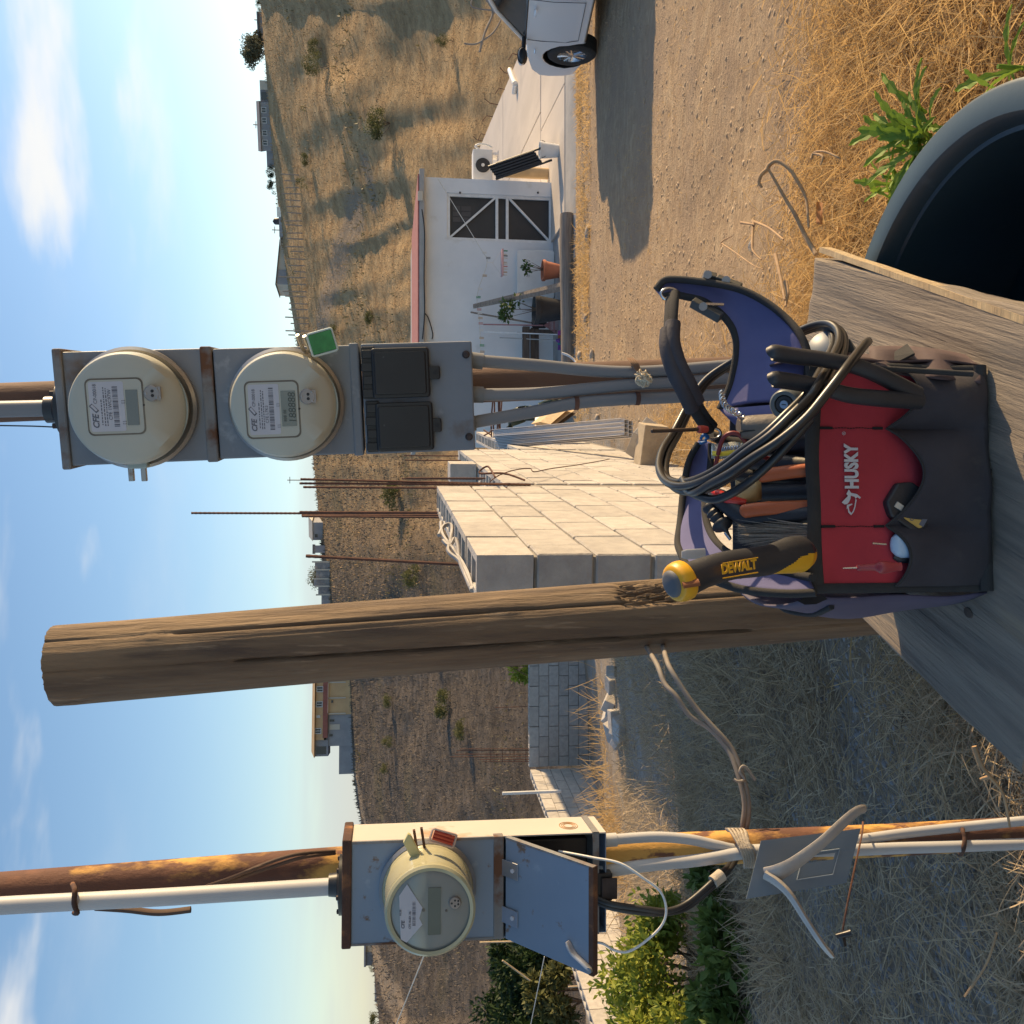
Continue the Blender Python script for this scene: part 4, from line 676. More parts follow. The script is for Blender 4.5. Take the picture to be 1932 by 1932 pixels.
t = thing('lit_block_wall', 'sunlit block wall meeting the shaded one at the corner', 'wall', (eo.x, eo.y, zE - 1.6)); block_wall(t, eo, WD, 3.28, 10, zE - .002, True, 1)
b = B(); q = eo + WD * 1.4 + NA * .07; a0, a1 = PY(948, 1497, q.y), PY(1000, 1490, q.y); b.tube([a0, (a0.x, q.y, zE - .3)], .03, 8); b.build('white_pole', M_WPL, t, 60, world=True)
b = B(); pp = eo - WD * .12; b.box((pp.x - .02, pp.y, zE - .85), (.24, .26, 2.2), Matrix.Rotation(-WTH, 3, 'Z')); b.build('pillar', M_CONC, t, world=True, bevel=.01)
fo_ = eo - WD * (.26 + 6.0); t = thing('left_block_wall', 'shaded grey block wall behind the yellow-green shrub', 'wall', (fo_.x, fo_.y, zE - 1.2)); block_wall(t, fo_, WD, 6.0, 10, zE + .40, True, 0)
# stack of steel studs, lumber, tarp and two loose blocks between house and wall
M_STUD = mat('galvanised_stud', (.74, .71, .66), (.66, .63, .59), scale=6, rough=.5)
t = thing('stud_bundle', 'bundle of white metal studs propped beyond the block wall', 'metal studs', P(1180, 812, 8.0))
for i in range(9):
    A, Cc = P(932 + i * 1.2, 817 + i * 2.9, 10.6), P(1178 + (i % 3) * 8, 797 + i * 2.6, 8.1); dx = (Cc - A).normalized(); b = B(); s = dx.cross(Vector((0, 0, 1))).normalized(); u = s.cross(dx); w, h = .035, .016
    for c0, sz in ((0, (w, .002)), (-w, (.002, h)), (w, (.002, h))):
        o = s * c0 + (u * (sz[1]) if c0 else Vector()); q = [o + s * a * sz[0] + u * e * sz[1] for a, e in ((-1, -1), (1, -1), (1, 1), (-1, 1))]; b.hexa([A + v for v in q] + [Cc + v for v in q])
    b.build('stud', M_STUD, t, world=True)
for i, (x0, y0, x1, y1, m) in enumerate([(1020, 800, 1058, 768, M_WOODL), (1026, 804, 1068, 772, M_WOODL), (1034, 806, 1075, 775, M_WOODD), (1030, 800, 1030, 766, M_WPL)]):
    b = B(); A, Cc = P(x0, y0, 10.6 + .05 * i), P(x1, y1, 10.9 + .05 * i); b.tube([A, Cc], .13, 4, flat=.2, up=(0, .6, .8)); tag(b.build('loose_plank', m, None), ['lit yellow plank on the lumber pile behind the studs', 'second yellow plank under the top one on the pile', 'dark plank at the bottom of the lumber pile', 'white board across the tarp behind the studs'][i], 'plank')
M_TARP = mat('green_tarp', (.025, .06, .05), (.015, .035, .03), scale=6, rough=.6); b = B(); b.sheet([[P(955 + i * 8 + 5 * math.sin(i * 2.1 + j), 806 - i * 2.0 - j * 5 + 3 * math.sin(i + j * 2.3), 11.6 + .12 * math.sin(i * 1.7 + j * 1.1)) for j in range(7)] for i in range(17)]); tag(b.build('tarp', M_TARP, None, 60, 0, .01), 'crumpled dark green tarp behind the lumber', 'tarp')
M_OLDB = mat('tan_block', (.44, .37, .27), (.34, .28, .20), scale=9, rough=.95, bump=.5, bscale=50)
for lab, x, y, d, sz, rz, tilt in [('grey block tipped on another at the foot of the wall', 1211, 828, 7.7, (.2, .3, .12), .5, .7), ('tan hollow block lying at the foot of the wall', 1228, 842, 7.5, (.34, .2, .19), -.2, .08)]:
    b = B(); b.box((0, 0, 0), sz); b.box2((-sz[0] * .42, -sz[1] / 2 - .002, -sz[2] * .15), (-sz[0] * .34, -sz[1] / 2 + .01, sz[2] * .2)); o = b.build('loose_block', M_OLDB if 'tan' in lab else M_BLK, None, None, .006); o.location = P(x, y, d); o.rotation_euler = (0, tilt, rz); tag(o, lab, 'block')
t = thing('scrap_iron', 'tangle of rusty rods and wire heaped behind the studs', 'scrap', P(935, 790, 12))
for i in range(16): q = P(925 + random.uniform(0, 40), 770 + random.uniform(0, 75), 12); rebar(t, q, q + Vector((random.uniform(-.7, .7), random.uniform(-.3, .3), random.uniform(-.08, .12))), .01, False, 'rod')
# ================================================================ right-hand meter cabinet
M_CAB = mat('grey_cabinet_paint', (.20, .218, .245), (.168, .184, .208), scale=5, rough=.5, spec=.45, c3=(.15, .105, .075), c3scale=7, thr=(.60, .72), c3rough=.9, c4=(.30, .32, .34), thr4=(.62, .75), c4scale=22, bump=.06, bscale=40)
M_CABR = mat('rust_stained_rim', (.21, .215, .22), (.17, .165, .16), scale=14, rough=.65, c3=(.13, .06, .032), c3scale=12, thr=(.50, .64), c3rough=.95, bump=.25, bscale=60)
M_METER = mat('meter_beige', (.46, .455, .38), (.43, .425, .355), scale=3, rough=.38, spec=.4, c3=(.42, .40, .33), thr=(.62, .8), c3scale=5); M_DIRT = mat('meter_groove', (.20, .18, .14), (.13, .11, .085), scale=12, rough=.8)
M_RING = mat('sealing_ring_steel', (.42, .40, .37), (.33, .31, .28), scale=10, rough=.38, metal=.75, c3=(.22, .15, .10), c3scale=14, thr=(.6, .72), c3rough=.8)
M_GASK = mat('black_gasket', (.02, .02, .02), rough=.7); M_LABEL = mat('paper_label', (.52, .52, .55), (.47, .47, .50), scale=10, rough=.6); M_INK = mat('print_ink', (.13, .135, .16), rough=.7); M_LCD = mat('lcd_glass', (.20, .21, .18), (.17, .18, .155), scale=6, rough=.15); M_LCDK = mat('lcd_digit', (.055, .06, .05), rough=.3)
M_BREAK = mat('black_breaker_plastic', (.011, .011, .013), (.016, .016, .018), scale=12, rough=.38, c3=(.09, .09, .09), c3scale=50, thr=(.70, .74)); M_BOLT = mat('rusty_bolt', (.07, .05, .045), (.04, .03, .028), scale=40, rough=.7, metal=.3); M_PORT = mat('optical_port', (.33, .29, .26), scale=20, rough=.4, metal=.4)
M_PVC = mat('grey_conduit', (.215, .22, .235), (.175, .18, .19), scale=4, rough=.5, c3=(.18, .16, .14), c3scale=12, thr=(.66, .8), stretch=(1, 1, .3)); M_PVCW = mat('pale_conduit', (.50, .50, .49), (.44, .43, .42), scale=4, rough=.5, c3=(.30, .27, .24), c3scale=10, thr=(.62, .8))
M_RPIPE = mat('brown_rusted_pipe', (.15, .085, .055), (.10, .055, .038), scale=10, rough=.8, c3=(.30, .20, .11), c3scale=7, thr=(.58, .70), bump=.3, bscale=50, stretch=(1, 1, .3))
M_SEALG = mat('green_seal', (.02, .17, .03), (.035, .25, .05), scale=60, rough=.3); M_CLEAR = mat('clear_plastic', (.80, .84, .80), (.80, .84, .80), rough=.12, trans=.75, spec=.5)
def meter(fr, cx, cz, y0, rbase, rface, prot, name, label, px, npl, lcd, port, led, serial, digits):
    """round electricity meter: ring, gasket, body, window, paper label, display, optical port (all pixels are on the face plane)"""
    t = thing(name, label, 'electricity meter', fr.M @ Matrix.Translation((cx, 0, cz))); T = Matrix.Translation((-cx, 0, -cz)); yf = y0 - prot
    b = B(); b.lathe([(rbase - .008, .001), (rbase + .002, .001), (rbase + .002, .016), (rbase - .003, .02), (rbase - .009, .017)], 56, facing((0, y0 + .02, 0))); b.build('sealing_ring', M_RING, t, 40)
    b = B(); b.lathe([(.001, .0), (rbase - .010, 0), (rbase - .011, .022), (.001, .022)], 40, facing((0, y0 + .018, 0))); b.build('gasket', M_GASK, t, 40)
    b = B(); pr = [(rbase - .014, .0), (rbase - .014, .012), (rface + .001, .020), (rface, prot - .014), (rface - .0035, prot - .0045), (rface - .010, prot), (rface * .5, prot + .0006), (.0005, prot + .0008)]; b.lathe(pr, 64, facing((0, y0, 0)))
    b.v = [(x, y + (.9 * (-(z + rface * .60)) if (z < -rface * .60 and y < y0 - prot * .55) else 0), z) for x, y, z in b.v]
    body = b.build('body', M_METER, t, 35)
    L = lambda x, y, e=0: fr.pix(x, y, yf - e) - Vector((cx, 0, cz))
    def rect(nm, m, x0, x1, ya, yb, e, r=.003, par=None):                # raised rounded plate from pixel corners
        p, q = L((x0 + x1) / 2, ya), L((x0 + x1) / 2, yb); u, v = L(x0, (ya + yb) / 2), L(x1, (ya + yb) / 2); b = B(); b.prism(rrect(p.x, q.x, v.z, u.z, r), yf - e, yf + .003); return b.build(nm, m, par or t)
    w = rect('window', M_DIRT, npl[0] - 3, npl[1] + 3, npl[2] + 3, npl[3] - 3, .0013, .009); w2 = rect('window_back', M_METER, *npl, .0017, .008, w)
    px0 = npl[0] + 4; px1 = lcd[0] - 3; lb = rect('label', M_LABEL, px0, px1, npl[2] - 4, npl[3] + 4, .0021, .003, w); ld = rect('display', M_LCD, *lcd, .0024, .001, w)
    z3 = yf - .0023; a, c = L(px0, npl[2] - 4, .0023), L(px1, npl[3] + 4, .0023); ww, hh = c.x - a.x, a.z - c.z
    def tx(s, fx, fz, sz, bold=0, sh=0, nm='lettering'): return text(nm, s, basis((a.x + ww * fx, z3, a.z - hh * fz), (1, 0, 0), (0, 0, 1)), sz, M_INK, lb, False, bold, sh)
    tx('CFE', .05, .25, hh * .22, hh * .006, .25); tx('CP-00018', .56, .24, hh * .13)
    b = B(); b.add([(a.x + ww * (.37 + dx), z3 - .0001, a.z - hh * dz) for dx, dz in ((0, .20), (.15, .02), (.20, .10), (.05, .28))], [(0, 1, 2, 3)]); b.add([(a.x + ww * (.385 + dx), z3 - .0003, a.z - hh * dz) for dx, dz in ((0.02, .20), (.135, .06), (.165, .11), (.05, .24))], [(0, 1, 2, 3)]); b.m[1] = 1; b.build('emblem', [M_INK, M_LABEL], lb, recalc=False)
    b = B()
    for k, (fz, x0, x1) in enumerate([(.33, .12, .66), (.40, .10, .9), (.46, .10, .88)]):
        x = x0
        while x < x1: l = random.uniform(.02, .07); b.add([(a.x + ww * x, z3, a.z - hh * fz), (a.x + ww * min(x + l, x1), z3, a.z - hh * fz), (a.x + ww * min(x + l, x1), z3, a.z - hh * (fz + .028)), (a.x + ww * x, z3, a.z - hh * (fz + .028))], [(0, 1, 2, 3)]); x += l + .018
    x = .08
    while x < .92: l = random.choice((.008, .008, .016, .024)); b.add([(a.x + ww * x, z3, a.z - hh * .64), (a.x + ww * (x + l), z3, a.z - hh * .64), (a.x + ww * (x + l), z3, a.z - hh * .78), (a.x + ww * x, z3, a.z - hh * .78)], [(0, 1, 2, 3)]); x += l + random.choice((.008, .012, .02))
    b.build('barcode_print', M_INK, lb, recalc=False); tx(serial, .22, .605, hh * .13); tx('[ ]', .12, .93, hh * .1); tx('[ ]', .55, .93, hh * .1)
    a2, c2 = L(lcd[0], lcd[2], .0027), L(lcd[1], lcd[3], .0027); b = B(); b.box2((a2.x, yf - .0026, c2.z), (c2.x, yf - .0024, a2.z))
    if digits:
        for s, fx, fz, sz in ((digits, .07, .90, .62), ('888 88', .12, .34, .26)): text('digits', s, basis((a2.x + (c2.x - a2.x) * fx, yf - .0026, a2.z - (a2.z - c2.z) * fz), (1, 0, 0), (0, 0, 1)), (a2.z - c2.z) * sz, M_LCDK, ld, False, 0, .08, 1.0)
    p = L(*port); b = B(); b.lathe([(.0005, .0035), (.011, .0035), (.0125, .002), (.0125, -.002)], 24, facing((p.x, yf, p.z)), False); b.box((p.x, yf - .001, p.z - .010), (.02, .004, .006)); po = b.build('optical_port', M_PORT, t, 40)
    for dx, dz in ((-.0035, -.001), (.0035, -.001)): b = B(); b.lathe([(.0003, .0042), (.0024, .0042), (.0024, .003)], 10, facing((p.x + dx, yf, p.z + dz)), False); b.build('lens', M_GASK, po)
    for dx, dz in ((0, .0085), (-.007, -.0075), (.007, -.0075)): b = B(); b.lathe([(.0003, .0045), (.0016, .0042), (.0018, .003)], 8, facing((p.x + dx, yf, p.z + dz)), False); b.build('pin', M_RING, po)
    p = L(*led); b = B(); b.lathe([(.0003, .0015), (.0025, .0012), (.0027, -.001)], 10, facing((p.x, yf, p.z)), False); b.build('indicator', M_GASK, t); return t
FR = Fr((.1798, 1.62, 1.7845), -.1272, -.0485); rw, rh, rd = .1817, .6653, .105
t = thing('meter_cabinet', 'tall grey steel meter cabinet holding two round meters', 'meter cabinet', FR.M); CABR = t
zr_ = lambda x: FR.pix(x, 765).z
def fold(name, m, zt, zb, g, par, dpt=rd):
    b = B(); b.box2((-rw / 2 - g, -g, zb), (rw / 2 + g, dpt + g, zt)); return b.build(name, m, par, None, .003)
fold('upper_shell', M_CAB, zr_(124), zr_(404), 0, t); fold('middle_shell', M_CAB, zr_(408), zr_(683), -.0012, t); fold('lower_shell', M_CAB, zr_(686), -rh / 2, .0004, t)
fold('top_cap', M_CABR, rh / 2 + .003, zr_(126), .0055, t); fold('seam_band', M_CABR, zr_(384), zr_(406), .003, t); fold('seam_band', M_CAB, zr_(664), zr_(682), .0022, t)
for (x0, x1, ya, yb), (tx0, tx1, tya, tyb) in (((704, 808, 752, 655), (806, 829, 716, 690)), ((712, 815, 852, 757), (811, 832, 815, 788))):
    a, c = FR.pix(x0, ya), FR.pix(x1, yb); b = B(); b.prism(rrect(a.x, c.x, c.z, a.z, .005), -.016, .004); o = b.build('breaker_flap', M_BREAK, t, None, .003)
    b = B(); b.prism(rrect(a.x + .006, c.x - .006, c.z + .006, a.z - .004, .004), -.019, -.014); b.build('flap_panel', M_BREAK, o, None, .002)
    a, c = FR.pix(tx0, tya), FR.pix(tx1, tyb); b = B(); b.prism(rrect(a.x, c.x, c.z, a.z + .004, .003), -.014, .004); o2 = b.build('flap_tab', M_BREAK, t, None, .002); b = B(); b.prism(rrect((a.x + c.x) / 2 - .003, (a.x + c.x) / 2 + .003, c.z + .004, c.z + .012, .0025), -.0146, -.0135); b.build('tab_slot', M_GASK, o2)
    a, c = FR.pix(x0 - 19, ya + 1), FR.pix(x0 + 2, yb - 1); b = B(); n = 4; w = (c.x - a.x)
    for k in range(n): xk = a.x + w * (k + .12) / n; b.box2((xk, -.013, c.z), (xk + w / n * .62, .003, a.z - (k % 2) * .002))
    b.box2((a.x, -.006, c.z), (c.x, .002, a.z - .001)); b.build('hinge_comb', M_BREAK, t, None, .0015)
for x, y in ((879, 669), (885, 824)):
    p = FR.pix(x, y); b = B(); b.lathe([(.0003, .007), (.004, .0068), (.0062, .004), (.0068, -.001)], 12, facing((p.x, 0, p.z)), False); b.build('bolt', M_BOLT, t, 40)
c1 = FR.pix(251.5, 770, -.018); meter(FR, c1.x, c1.z, -.018, .0955, .0875, .052, 'electricity_meter', 'upper beige round meter with a blank display on the tall cabinet', 0, (166, 270, 818, 716), (239, 262, 802, 735), (287, 742), (270.5, 764), 'CFE 1WC97W', None)
c2 = FR.pix(540, 763, -.018); meter(FR, c2.x, c2.z, -.018, .0905, .0835, .052, 'electricity_meter', 'lower beige round meter with digits showing on the tall cabinet', 0, (466, 563, 824, 721), (531, 559, 804, 737), (580.5, 748), (564, 771), 'CFE L7K3', '188888')
t = thing('ring_latch', 'pale plastic latch with two prongs on the upper meter ring', 'latch', FR.M @ Matrix.Translation(FR.pix(262, 875, -.02))); O = FR.pix(262, 875, -.02)
b = B(); a, c = FR.pix(244, 884, -.02) - O, FR.pix(281, 868, -.02) - O; b.prism(rrect(a.x, c.x, c.z, a.z, .004), -.012, .012); b.build('clasp', mat('pale_green_plastic', (.42, .50, .46), scale=9, rough=.4), t, None, .002)
for x in (248, 272): b = B(); a, c = FR.pix(x - 4, 908, -.02) - O, FR.pix(x + 4, 880, -.02) - O; b.box2((a.x, -.004, c.z), (c.x, .004, a.z)); b.build('prong', M_RING, t, None, .001)
t = thing('green_seal', 'green security seal in a clear case beside the lower meter', 'seal', FR.M @ Matrix.Translation(FR.pix(608, 646, -.05))); O = FR.pix(608, 646, -.05)
Mq = Matrix.Rotation(R(-14), 4, 'Y'); b = B(); b.tube([Mq @ Vector((x, 0, z)) for x, z in rrect(-.0175, .0175, -.020, .020, .003) + [(.0175, .017)]], .0022, 6); b.build('clear_case', mat('milky_plastic', (.62, .68, .60), rough=.25), t, 50); b = B(); b.prism(rrect(-.0155, .0155, -.0185, .0185, .002), -.0035, .0025, Mq); b.build('insert', M_SEALG, t)
for y0, x0, y1, x1 in ((632, 561, 668, 576), (634, 574, 672, 590)): b = B(); a, c = FR.pix(x0, y0, -.045) - O, FR.pix(x1, y1, -.02) - O; b.tube(smoothpath([a, a.lerp(c, .75), c + Vector((.004, .01, -.004)), c + Vector((-.01, .014, -.002))], 4), .0032, 7); b.build('prong', M_RING, t, 50)
# post, conduits, bindings of the right cabinet
def pipe(name, lab, cat, pts, r, m, Y=None, grp=None, k=8, n=14, par=None, d=None):
    q = [PY(x, y, Y if Y else yy) for x, y, *rest in pts for yy in [rest[0] if rest else Y]] ; b = B(); q = smoothpath(q, k) if len(q) > 2 else q; b.tube(q, r, n); o = b.build(name, m, par, 50, world=bool(par)); 
    return tag(o, lab, cat, grp) if not par else o
YPR = 1.62 + .105 + .045
pp = [PY(-60, 762, YPR), PY(0, 760, YPR), PY(1350, 708, YPR + .02)]; dirp = (pp[2] - pp[1]).normalized(); endp = pp[2] + dirp * 1.3
t = thing('pipe_post', 'brown rusty steel pipe post behind the tall meter cabinet', 'post', endp); b = B(); b.tube([pp[0] - dirp * .6, endp], .034, 20); b.build('pipe', M_RPIPE, t, 50, world=True)
pipe('conduit', 'grey conduit entering the top of the tall cabinet', 'conduit', [(-200, 777), (-40, 773), (92, 770)], .0135, M_PVC, 1.67)
t = thing('conduit_hub', 'black round hub on top of the tall cabinet', 'fitting', FR.M @ Matrix.Translation((.0, .05, rh / 2 + .006))); b = B(); b.lathe([(.03, 0), (.045, .0), (.045, .006), (.038, .009), (.03, .012), (.022, .016), (.022, .030), (.017, .030)], 26); b.build('collar', M_BREAK, t, 40)
for k in range(4): b = B(); a = R(45 + 90 * k); b.lathe([(.0005, .0), (.0045, 0), (.0045, .010), (.0005, .011)], 8, Matrix.Translation((.037 * math.cos(a), .037 * math.sin(a), .004))); b.build('screw', M_BOLT, t, 40)
pipe('thin_wire', 'thin wire running up beside the conduit above the tall cabinet', 'wire', [(-50, 802), (60, 804), (105, 806)], .0012, M_BREAK, 1.66, None, 4, 6)
YC = 1.665
def cond(lab, coup, pts, ce, r=.0108):
    q = PY(pts[0][0], pts[0][1], YC); t = thing('conduit', lab, 'conduit', q, 'conduits below the tall cabinet'); b = B(); b.tube(smoothpath([PY(x, y, YC + .02 * (x - 900) / 450) for x, y in pts], 8), r, 14); b.build('pipe', M_PVC, t, 50, world=True)
    b = B(); b.tube([PY(coup[0], coup[1], YC), PY(coup[2], coup[3], YC)], r * 1.32, 16); b.build('coupling', M_PVC, t, 50, world=True)
    for x, y in ce: b = B(); e = PY(x, y, YC + .02 * (x - 900) / 450); b.tube([e - Vector((0, 0, .004)), e + Vector((0, 0, .004))], r * 1.12, 14); b.build('wire_band', M_RUST, t, 50, world=True)
cond('rightmost grey conduit under the tall cabinet, with a coupling at its top', (884, 679, 911, 682), [(905, 681), (1021, 690), (1100, 698), (1180, 702), (1260, 699), (1370, 690), (1560, 676), (1800, 662)], [])
cond('middle grey conduit under the tall cabinet', (886, 744, 912, 745), [(905, 745), (1021, 742), (1127, 732), (1201, 725), (1286, 721), (1370, 714), (1560, 704), (1800, 694)], [])
cond('leftmost grey conduit under the tall cabinet, bending inwards', (880, 800, 896, 797), [(880, 802), (897, 796), (995, 779), (1085, 761), (1167, 754), (1259, 750), (1370, 744), (1560, 737), (1800, 730)], [(1202, 752), (1087, 761)])
def tangle(name, lab, cat, c, rad, n, r, m, grp=None):
    c = Vector(c); pts = []
    for i in range(n): v = Vector([random.gauss(0, 1) for _ in range(3)]).normalized(); pts.append(c + v * rad * random.uniform(.55, 1))
    b = B(); b.tube(smoothpath(pts, 4), r, 4); return tag(b.build(name, m, None, 60), lab, cat, grp)
M_JUTE = mat('pale_string', (.62, .54, .40), (.52, .45, .33), scale=60, rough=1)
tangle('string_knot', 'ball of pale string knotted round the conduits below the tall cabinet', 'string', PY(1214, 715, 1.640), .0165, 190, .0011, M_JUTE)
b = B()
for k in range(4): b.tube(smoothpath([PY(1188 + k * 3, 681, 1.71), PY(1184 + k * 3, 676, 1.69), PY(1190 + k * 4, 684, 1.655), PY(1202 + k * 2, 700, 1.652), PY(1208, 712, 1.648)], 5), .0016, 5)
tag(b.build('tie_cord', mat('brown_cord', (.20, .12, .07), scale=40, rough=.95), None, 60), 'brown cord tied round the pipe post under the tall cabinet', 'cord')
# ================================================================ left-hand meter cabinet with its cover propped open
M_CABB = mat('blue_grey_paint', (.195, .255, .335), (.17, .222, .295), scale=4, rough=.5, c3=(.16, .11, .08), c3scale=26, thr=(.63, .70), c3rough=.95, c4=(.30, .36, .43), thr4=(.60, .72), c4scale=14, bump=.05)
M_CABL = mat('pale_side_tone', (.52, .48, .42), (.48, .44, .39), scale=5, rough=.55, c3=(.36, .17, .06), c3scale=6, thr=(.58, .68), c3rough=.9); M_RUSTD = mat('dark_rust', (.11, .055, .035), (.065, .035, .026), scale=16, rough=.95, bump=.5, bscale=50, c3=(.27, .12, .05), c3scale=18, thr=(.55, .68))
FL = Fr((-.7447, 1.9, 1.5176), .0316, .007); lw, ld_ = .1987, .118; hw = lw / 2; zl = lambda x: FL.pix(x, 1680).z
t = thing('old_meter_cabinet', 'rust-edged blue-grey meter cabinet with its lower cover propped open', 'meter cabinet', FL.M); zc0, zc1, zb = zl(662), zl(949), zl(1144)
b = B(); b.box2((-hw, 0, zc1), (hw, ld_, zc0)); b.build('upper_shell', M_CABB, t, None, .0025)
b = B(); b.box2((hw - .002, .003, zb), (hw + .0006, ld_ - .001, zc0)); sd = b.build('side_panel', M_CABL, t)  # right side in a paler, warmer colour than the shell
b = B(); b.box2((-hw, .001, zb), (-hw + .002, ld_, zc1)); b.box2((-hw + .002, ld_ - .003, zb), (hw - .002, ld_, zc1)); b.box2((-hw + .002, .001, zb), (hw - .002, ld_ - .003, zb + .002)); b.build('lower_shell', M_CABB, t)
b = B(); b.box2((-hw - .005, -.006, zc0 - .001), (hw + .006, ld_ + .004, zl(645))); b.build('top_cap', M_RUSTD, t, None, .003)
b = B(); b.box2((-hw - .001, -.0035, zl(950)), (hw + .0018, .02, zl(931))); b.build('hinge_band', M_CABR, t, None, .002)
b = B(); b.box2((hw - .004, -.0018, zc1), (hw + .0012, .004, zc0)); b.build('rusty_edge', M_CABR, t); b = B(); b.box2((-hw - .001, -.0015, zc1), (-hw + .003, .003, zc0)); b.build('rusty_edge', M_CABR, t)
b = B(); b.box2((-hw + .02, .04, zb + .03), (hw - .02, ld_ - .004, zc1 - .02)); b.build('breaker', M_BREAK, t, None, .004)
b = B(); b.box2((-hw - .001, -.002, zl(1130)), (hw + .003, .0005, zl(1118))); b.box2((hw + .0008, -.002, zl(1130)), (hw + .003, ld_, zl(1118))); b.build('strap', M_CABR, t)
cp = Vector((hw + .0006, .055, zl(1082))); b = B()
for r_ in (.010, .014, .0185): b.tube([cp + Vector((.0004, r_ * math.cos(a) * 1.35, r_ * math.sin(a))) for a in np.linspace(0, 6.2832, 30)], .0008, 4, False)
b.build('knockout', mat('orange_rust', (.42, .20, .06), scale=30, rough=.9), sd)
# propped cover
lo = lambda x, y, Y: FL.I @ PY(x, y, Y)
h0, h1, e0, e1 = Vector((-hw, -.005, zc1 - .004)), Vector((hw + .001, -.005, zc1 - .004)), lo(1119, 1842, 1.75), lo(1119, 1630, 1.75); e0.z = e1.z = (e0.z + e1.z) / 2; e0.y = e1.y = (e0.y + e1.y) / 2; e1.x = e0.x + lw + .002
nrm = (h1 - h0).cross(e0 - h0).normalized(); nrm = nrm if nrm.y < 0 else -nrm; tk = nrm * -.006
b = B(); b.hexa([h0, h1, e1, e0, h0 + tk, h1 + tk, e1 + tk, e0 + tk]); cv = b.build('cover', M_CABB, t, None, .002)
dn = (e0 - h0).normalized(); b = B(); b.hexa([e0 - dn * .010 + nrm * .001, e1 - dn * .010 + nrm * .001, e1 + nrm * .001 + dn * .001, e0 + nrm * .001 + dn * .001, e0 - dn * .010 + tk * 2.6, e1 - dn * .010 + tk * 2.6, e1 + tk * 2.6 + dn * .001, e0 + tk * 2.6 + dn * .001]); b.build('cover_lip', M_RUSTD, cv, None, .0015)
b = B(); b.hexa([h1 - Vector((.004, 0, 0)) + nrm * .0008, h1 + nrm * .0008, e1 + nrm * .0008, e1 - Vector((.003, 0, 0)) + nrm * .0008, h1 - Vector((.004, 0, 0)) + tk * 1.8, h1 + Vector((.0006, 0, 0)) + tk * 1.8, e1 + Vector((.0006, 0, 0)) + tk * 1.8, e1 - Vector((.003, 0, 0)) + tk * 1.8]); b.build('rusty_edge', M_CABR, cv)
def onc(fx, fs, e=.0): return h0.lerp(h1, fx) + (e0 - h0) * fs + nrm * e
M_ZINC = mat('zinc_clip', (.40, .41, .44), (.32, .33, .36), scale=12, rough=.4, metal=.7)
for fx in (.62, .16):
    b = B(); q = [onc(fx, -.04, .002), onc(fx + .16, -.04, .002), onc(fx + .16, .16, .0022), onc(fx, .16, .0022)]; b.hexa(q + [v + nrm * .0015 for v in q]); cl_ = b.build('clip', M_ZINC, cv, None, .001); b = B(); c_ = onc(fx + .08, .10, .003); b.tube([c_, c_ + nrm * .003], .0042, 10); b.build('rivet', M_LABEL, cl_, 50)
b = B(); q0, q1 = onc(.155, .80, .003), onc(.07, .985, .003); b.tube(smoothpath([onc(.245, .74, .006), q0, q0.lerp(q1, .6), q1], 4), [.006, .0085, .010, .010, .010, .0095, .009, .009, .009, .0088, .0085, .008, .008], 10, flat=.5, up=nrm); b.build('latch', M_ZINC, cv, 50); b = B(); b.tube([q1 + nrm * .002, q1 + nrm * .0075], .0055, 14); b.build('latch_rivet', M_RING, cv, 50)
# bulky glass meter
cb = FL.pix(807, 1677, -.012); yf = -.128; ctr = (cb.x, cb.z)
tm = thing('glass_meter', 'deep yellowed domed meter on the rusty blue-grey cabinet', 'electricity meter', FL.M @ Matrix.Translation((cb.x, 0, cb.z)))
M_DOME = mat('yellowed_plastic', (.43, .41, .26), (.385, .365, .235), scale=3, rough=.22, spec=.5, coat=.4); M_FACE = mat('grey_green_face', (.24, .262, .245), (.215, .235, .22), scale=4, rough=.16, coat=.5)
b = B(); b.lathe([(.084, 0), (.094, 0), (.095, .012), (.089, .017), (.084, .014)], 56, facing((0, .0, 0))); b.build('sealing_ring', M_RING, tm, 40)
b = B(); b.lathe([(.001, 0), (.088, 0), (.088, .016), (.084, .022), (.001, .022)], 44, facing((0, -.001, 0))); b.build('base', M_DOME, tm, 40)
b = B(); b.lathe([(.085, .016), (.083, .04), (.0815, .09), (.0825, .112), (.084, .118), (.0835, .124), (.079, .128), (.073, .1275)], 64, facing((0, 0, 0)), False); b.build('dome', M_DOME, tm, 40)
b = B(); b.lathe([(.0795, .121), (.06, .1262), (.03, .128), (.0005, .1282)], 56, facing((0, 0, 0)), False); b.build('face', M_FACE, tm, 50)
LF = lambda x, y, e=.0: FL.pix(x, y, yf - e) - Vector((cb.x, 0, cb.z))
yq = yf - .0012; pa, pb, pc, pd, pe = LF(757, 1708), LF(786, 1731 - 40), LF(792, 1733), LF(771, 1776), LF(757, 1760)
b = B(); A1, A2, A3, A4, A5 = LF(753, 1690), LF(797, 1712), LF(791, 1732), LF(797, 1744), LF(756, 1772); vs = [Vector((v.x, yq, v.z)) for v in (A1, LF(768, 1668), A2, A3, A4, LF(767, 1778), A5)]; b.add(vs + [v + Vector((0, .001, 0)) for v in vs], [tuple(range(7))]); lb = b.build('label', M_LABEL, tm, recalc=False)
o = LF(763, 1752); text('lettering', 'CFE', basis((o.x, yq - .0002, o.z), (1, 0, 0), (0, 0, 1)), .0085, M_INK, lb, False, .0003, .25); text('lettering', 'KL28', basis(LF(757, 1727) + Vector((0, -.0018, 0)), (1, 0, 0), (0, 0, 1)), .005, M_INK, lb); text('lettering', 'CFE 0L8X 36', basis(LF(775, 1752) + Vector((0, -.0018, 0)), (1, 0, 0), (0, 0, 1)), .0058, M_INK, lb)
b = B()
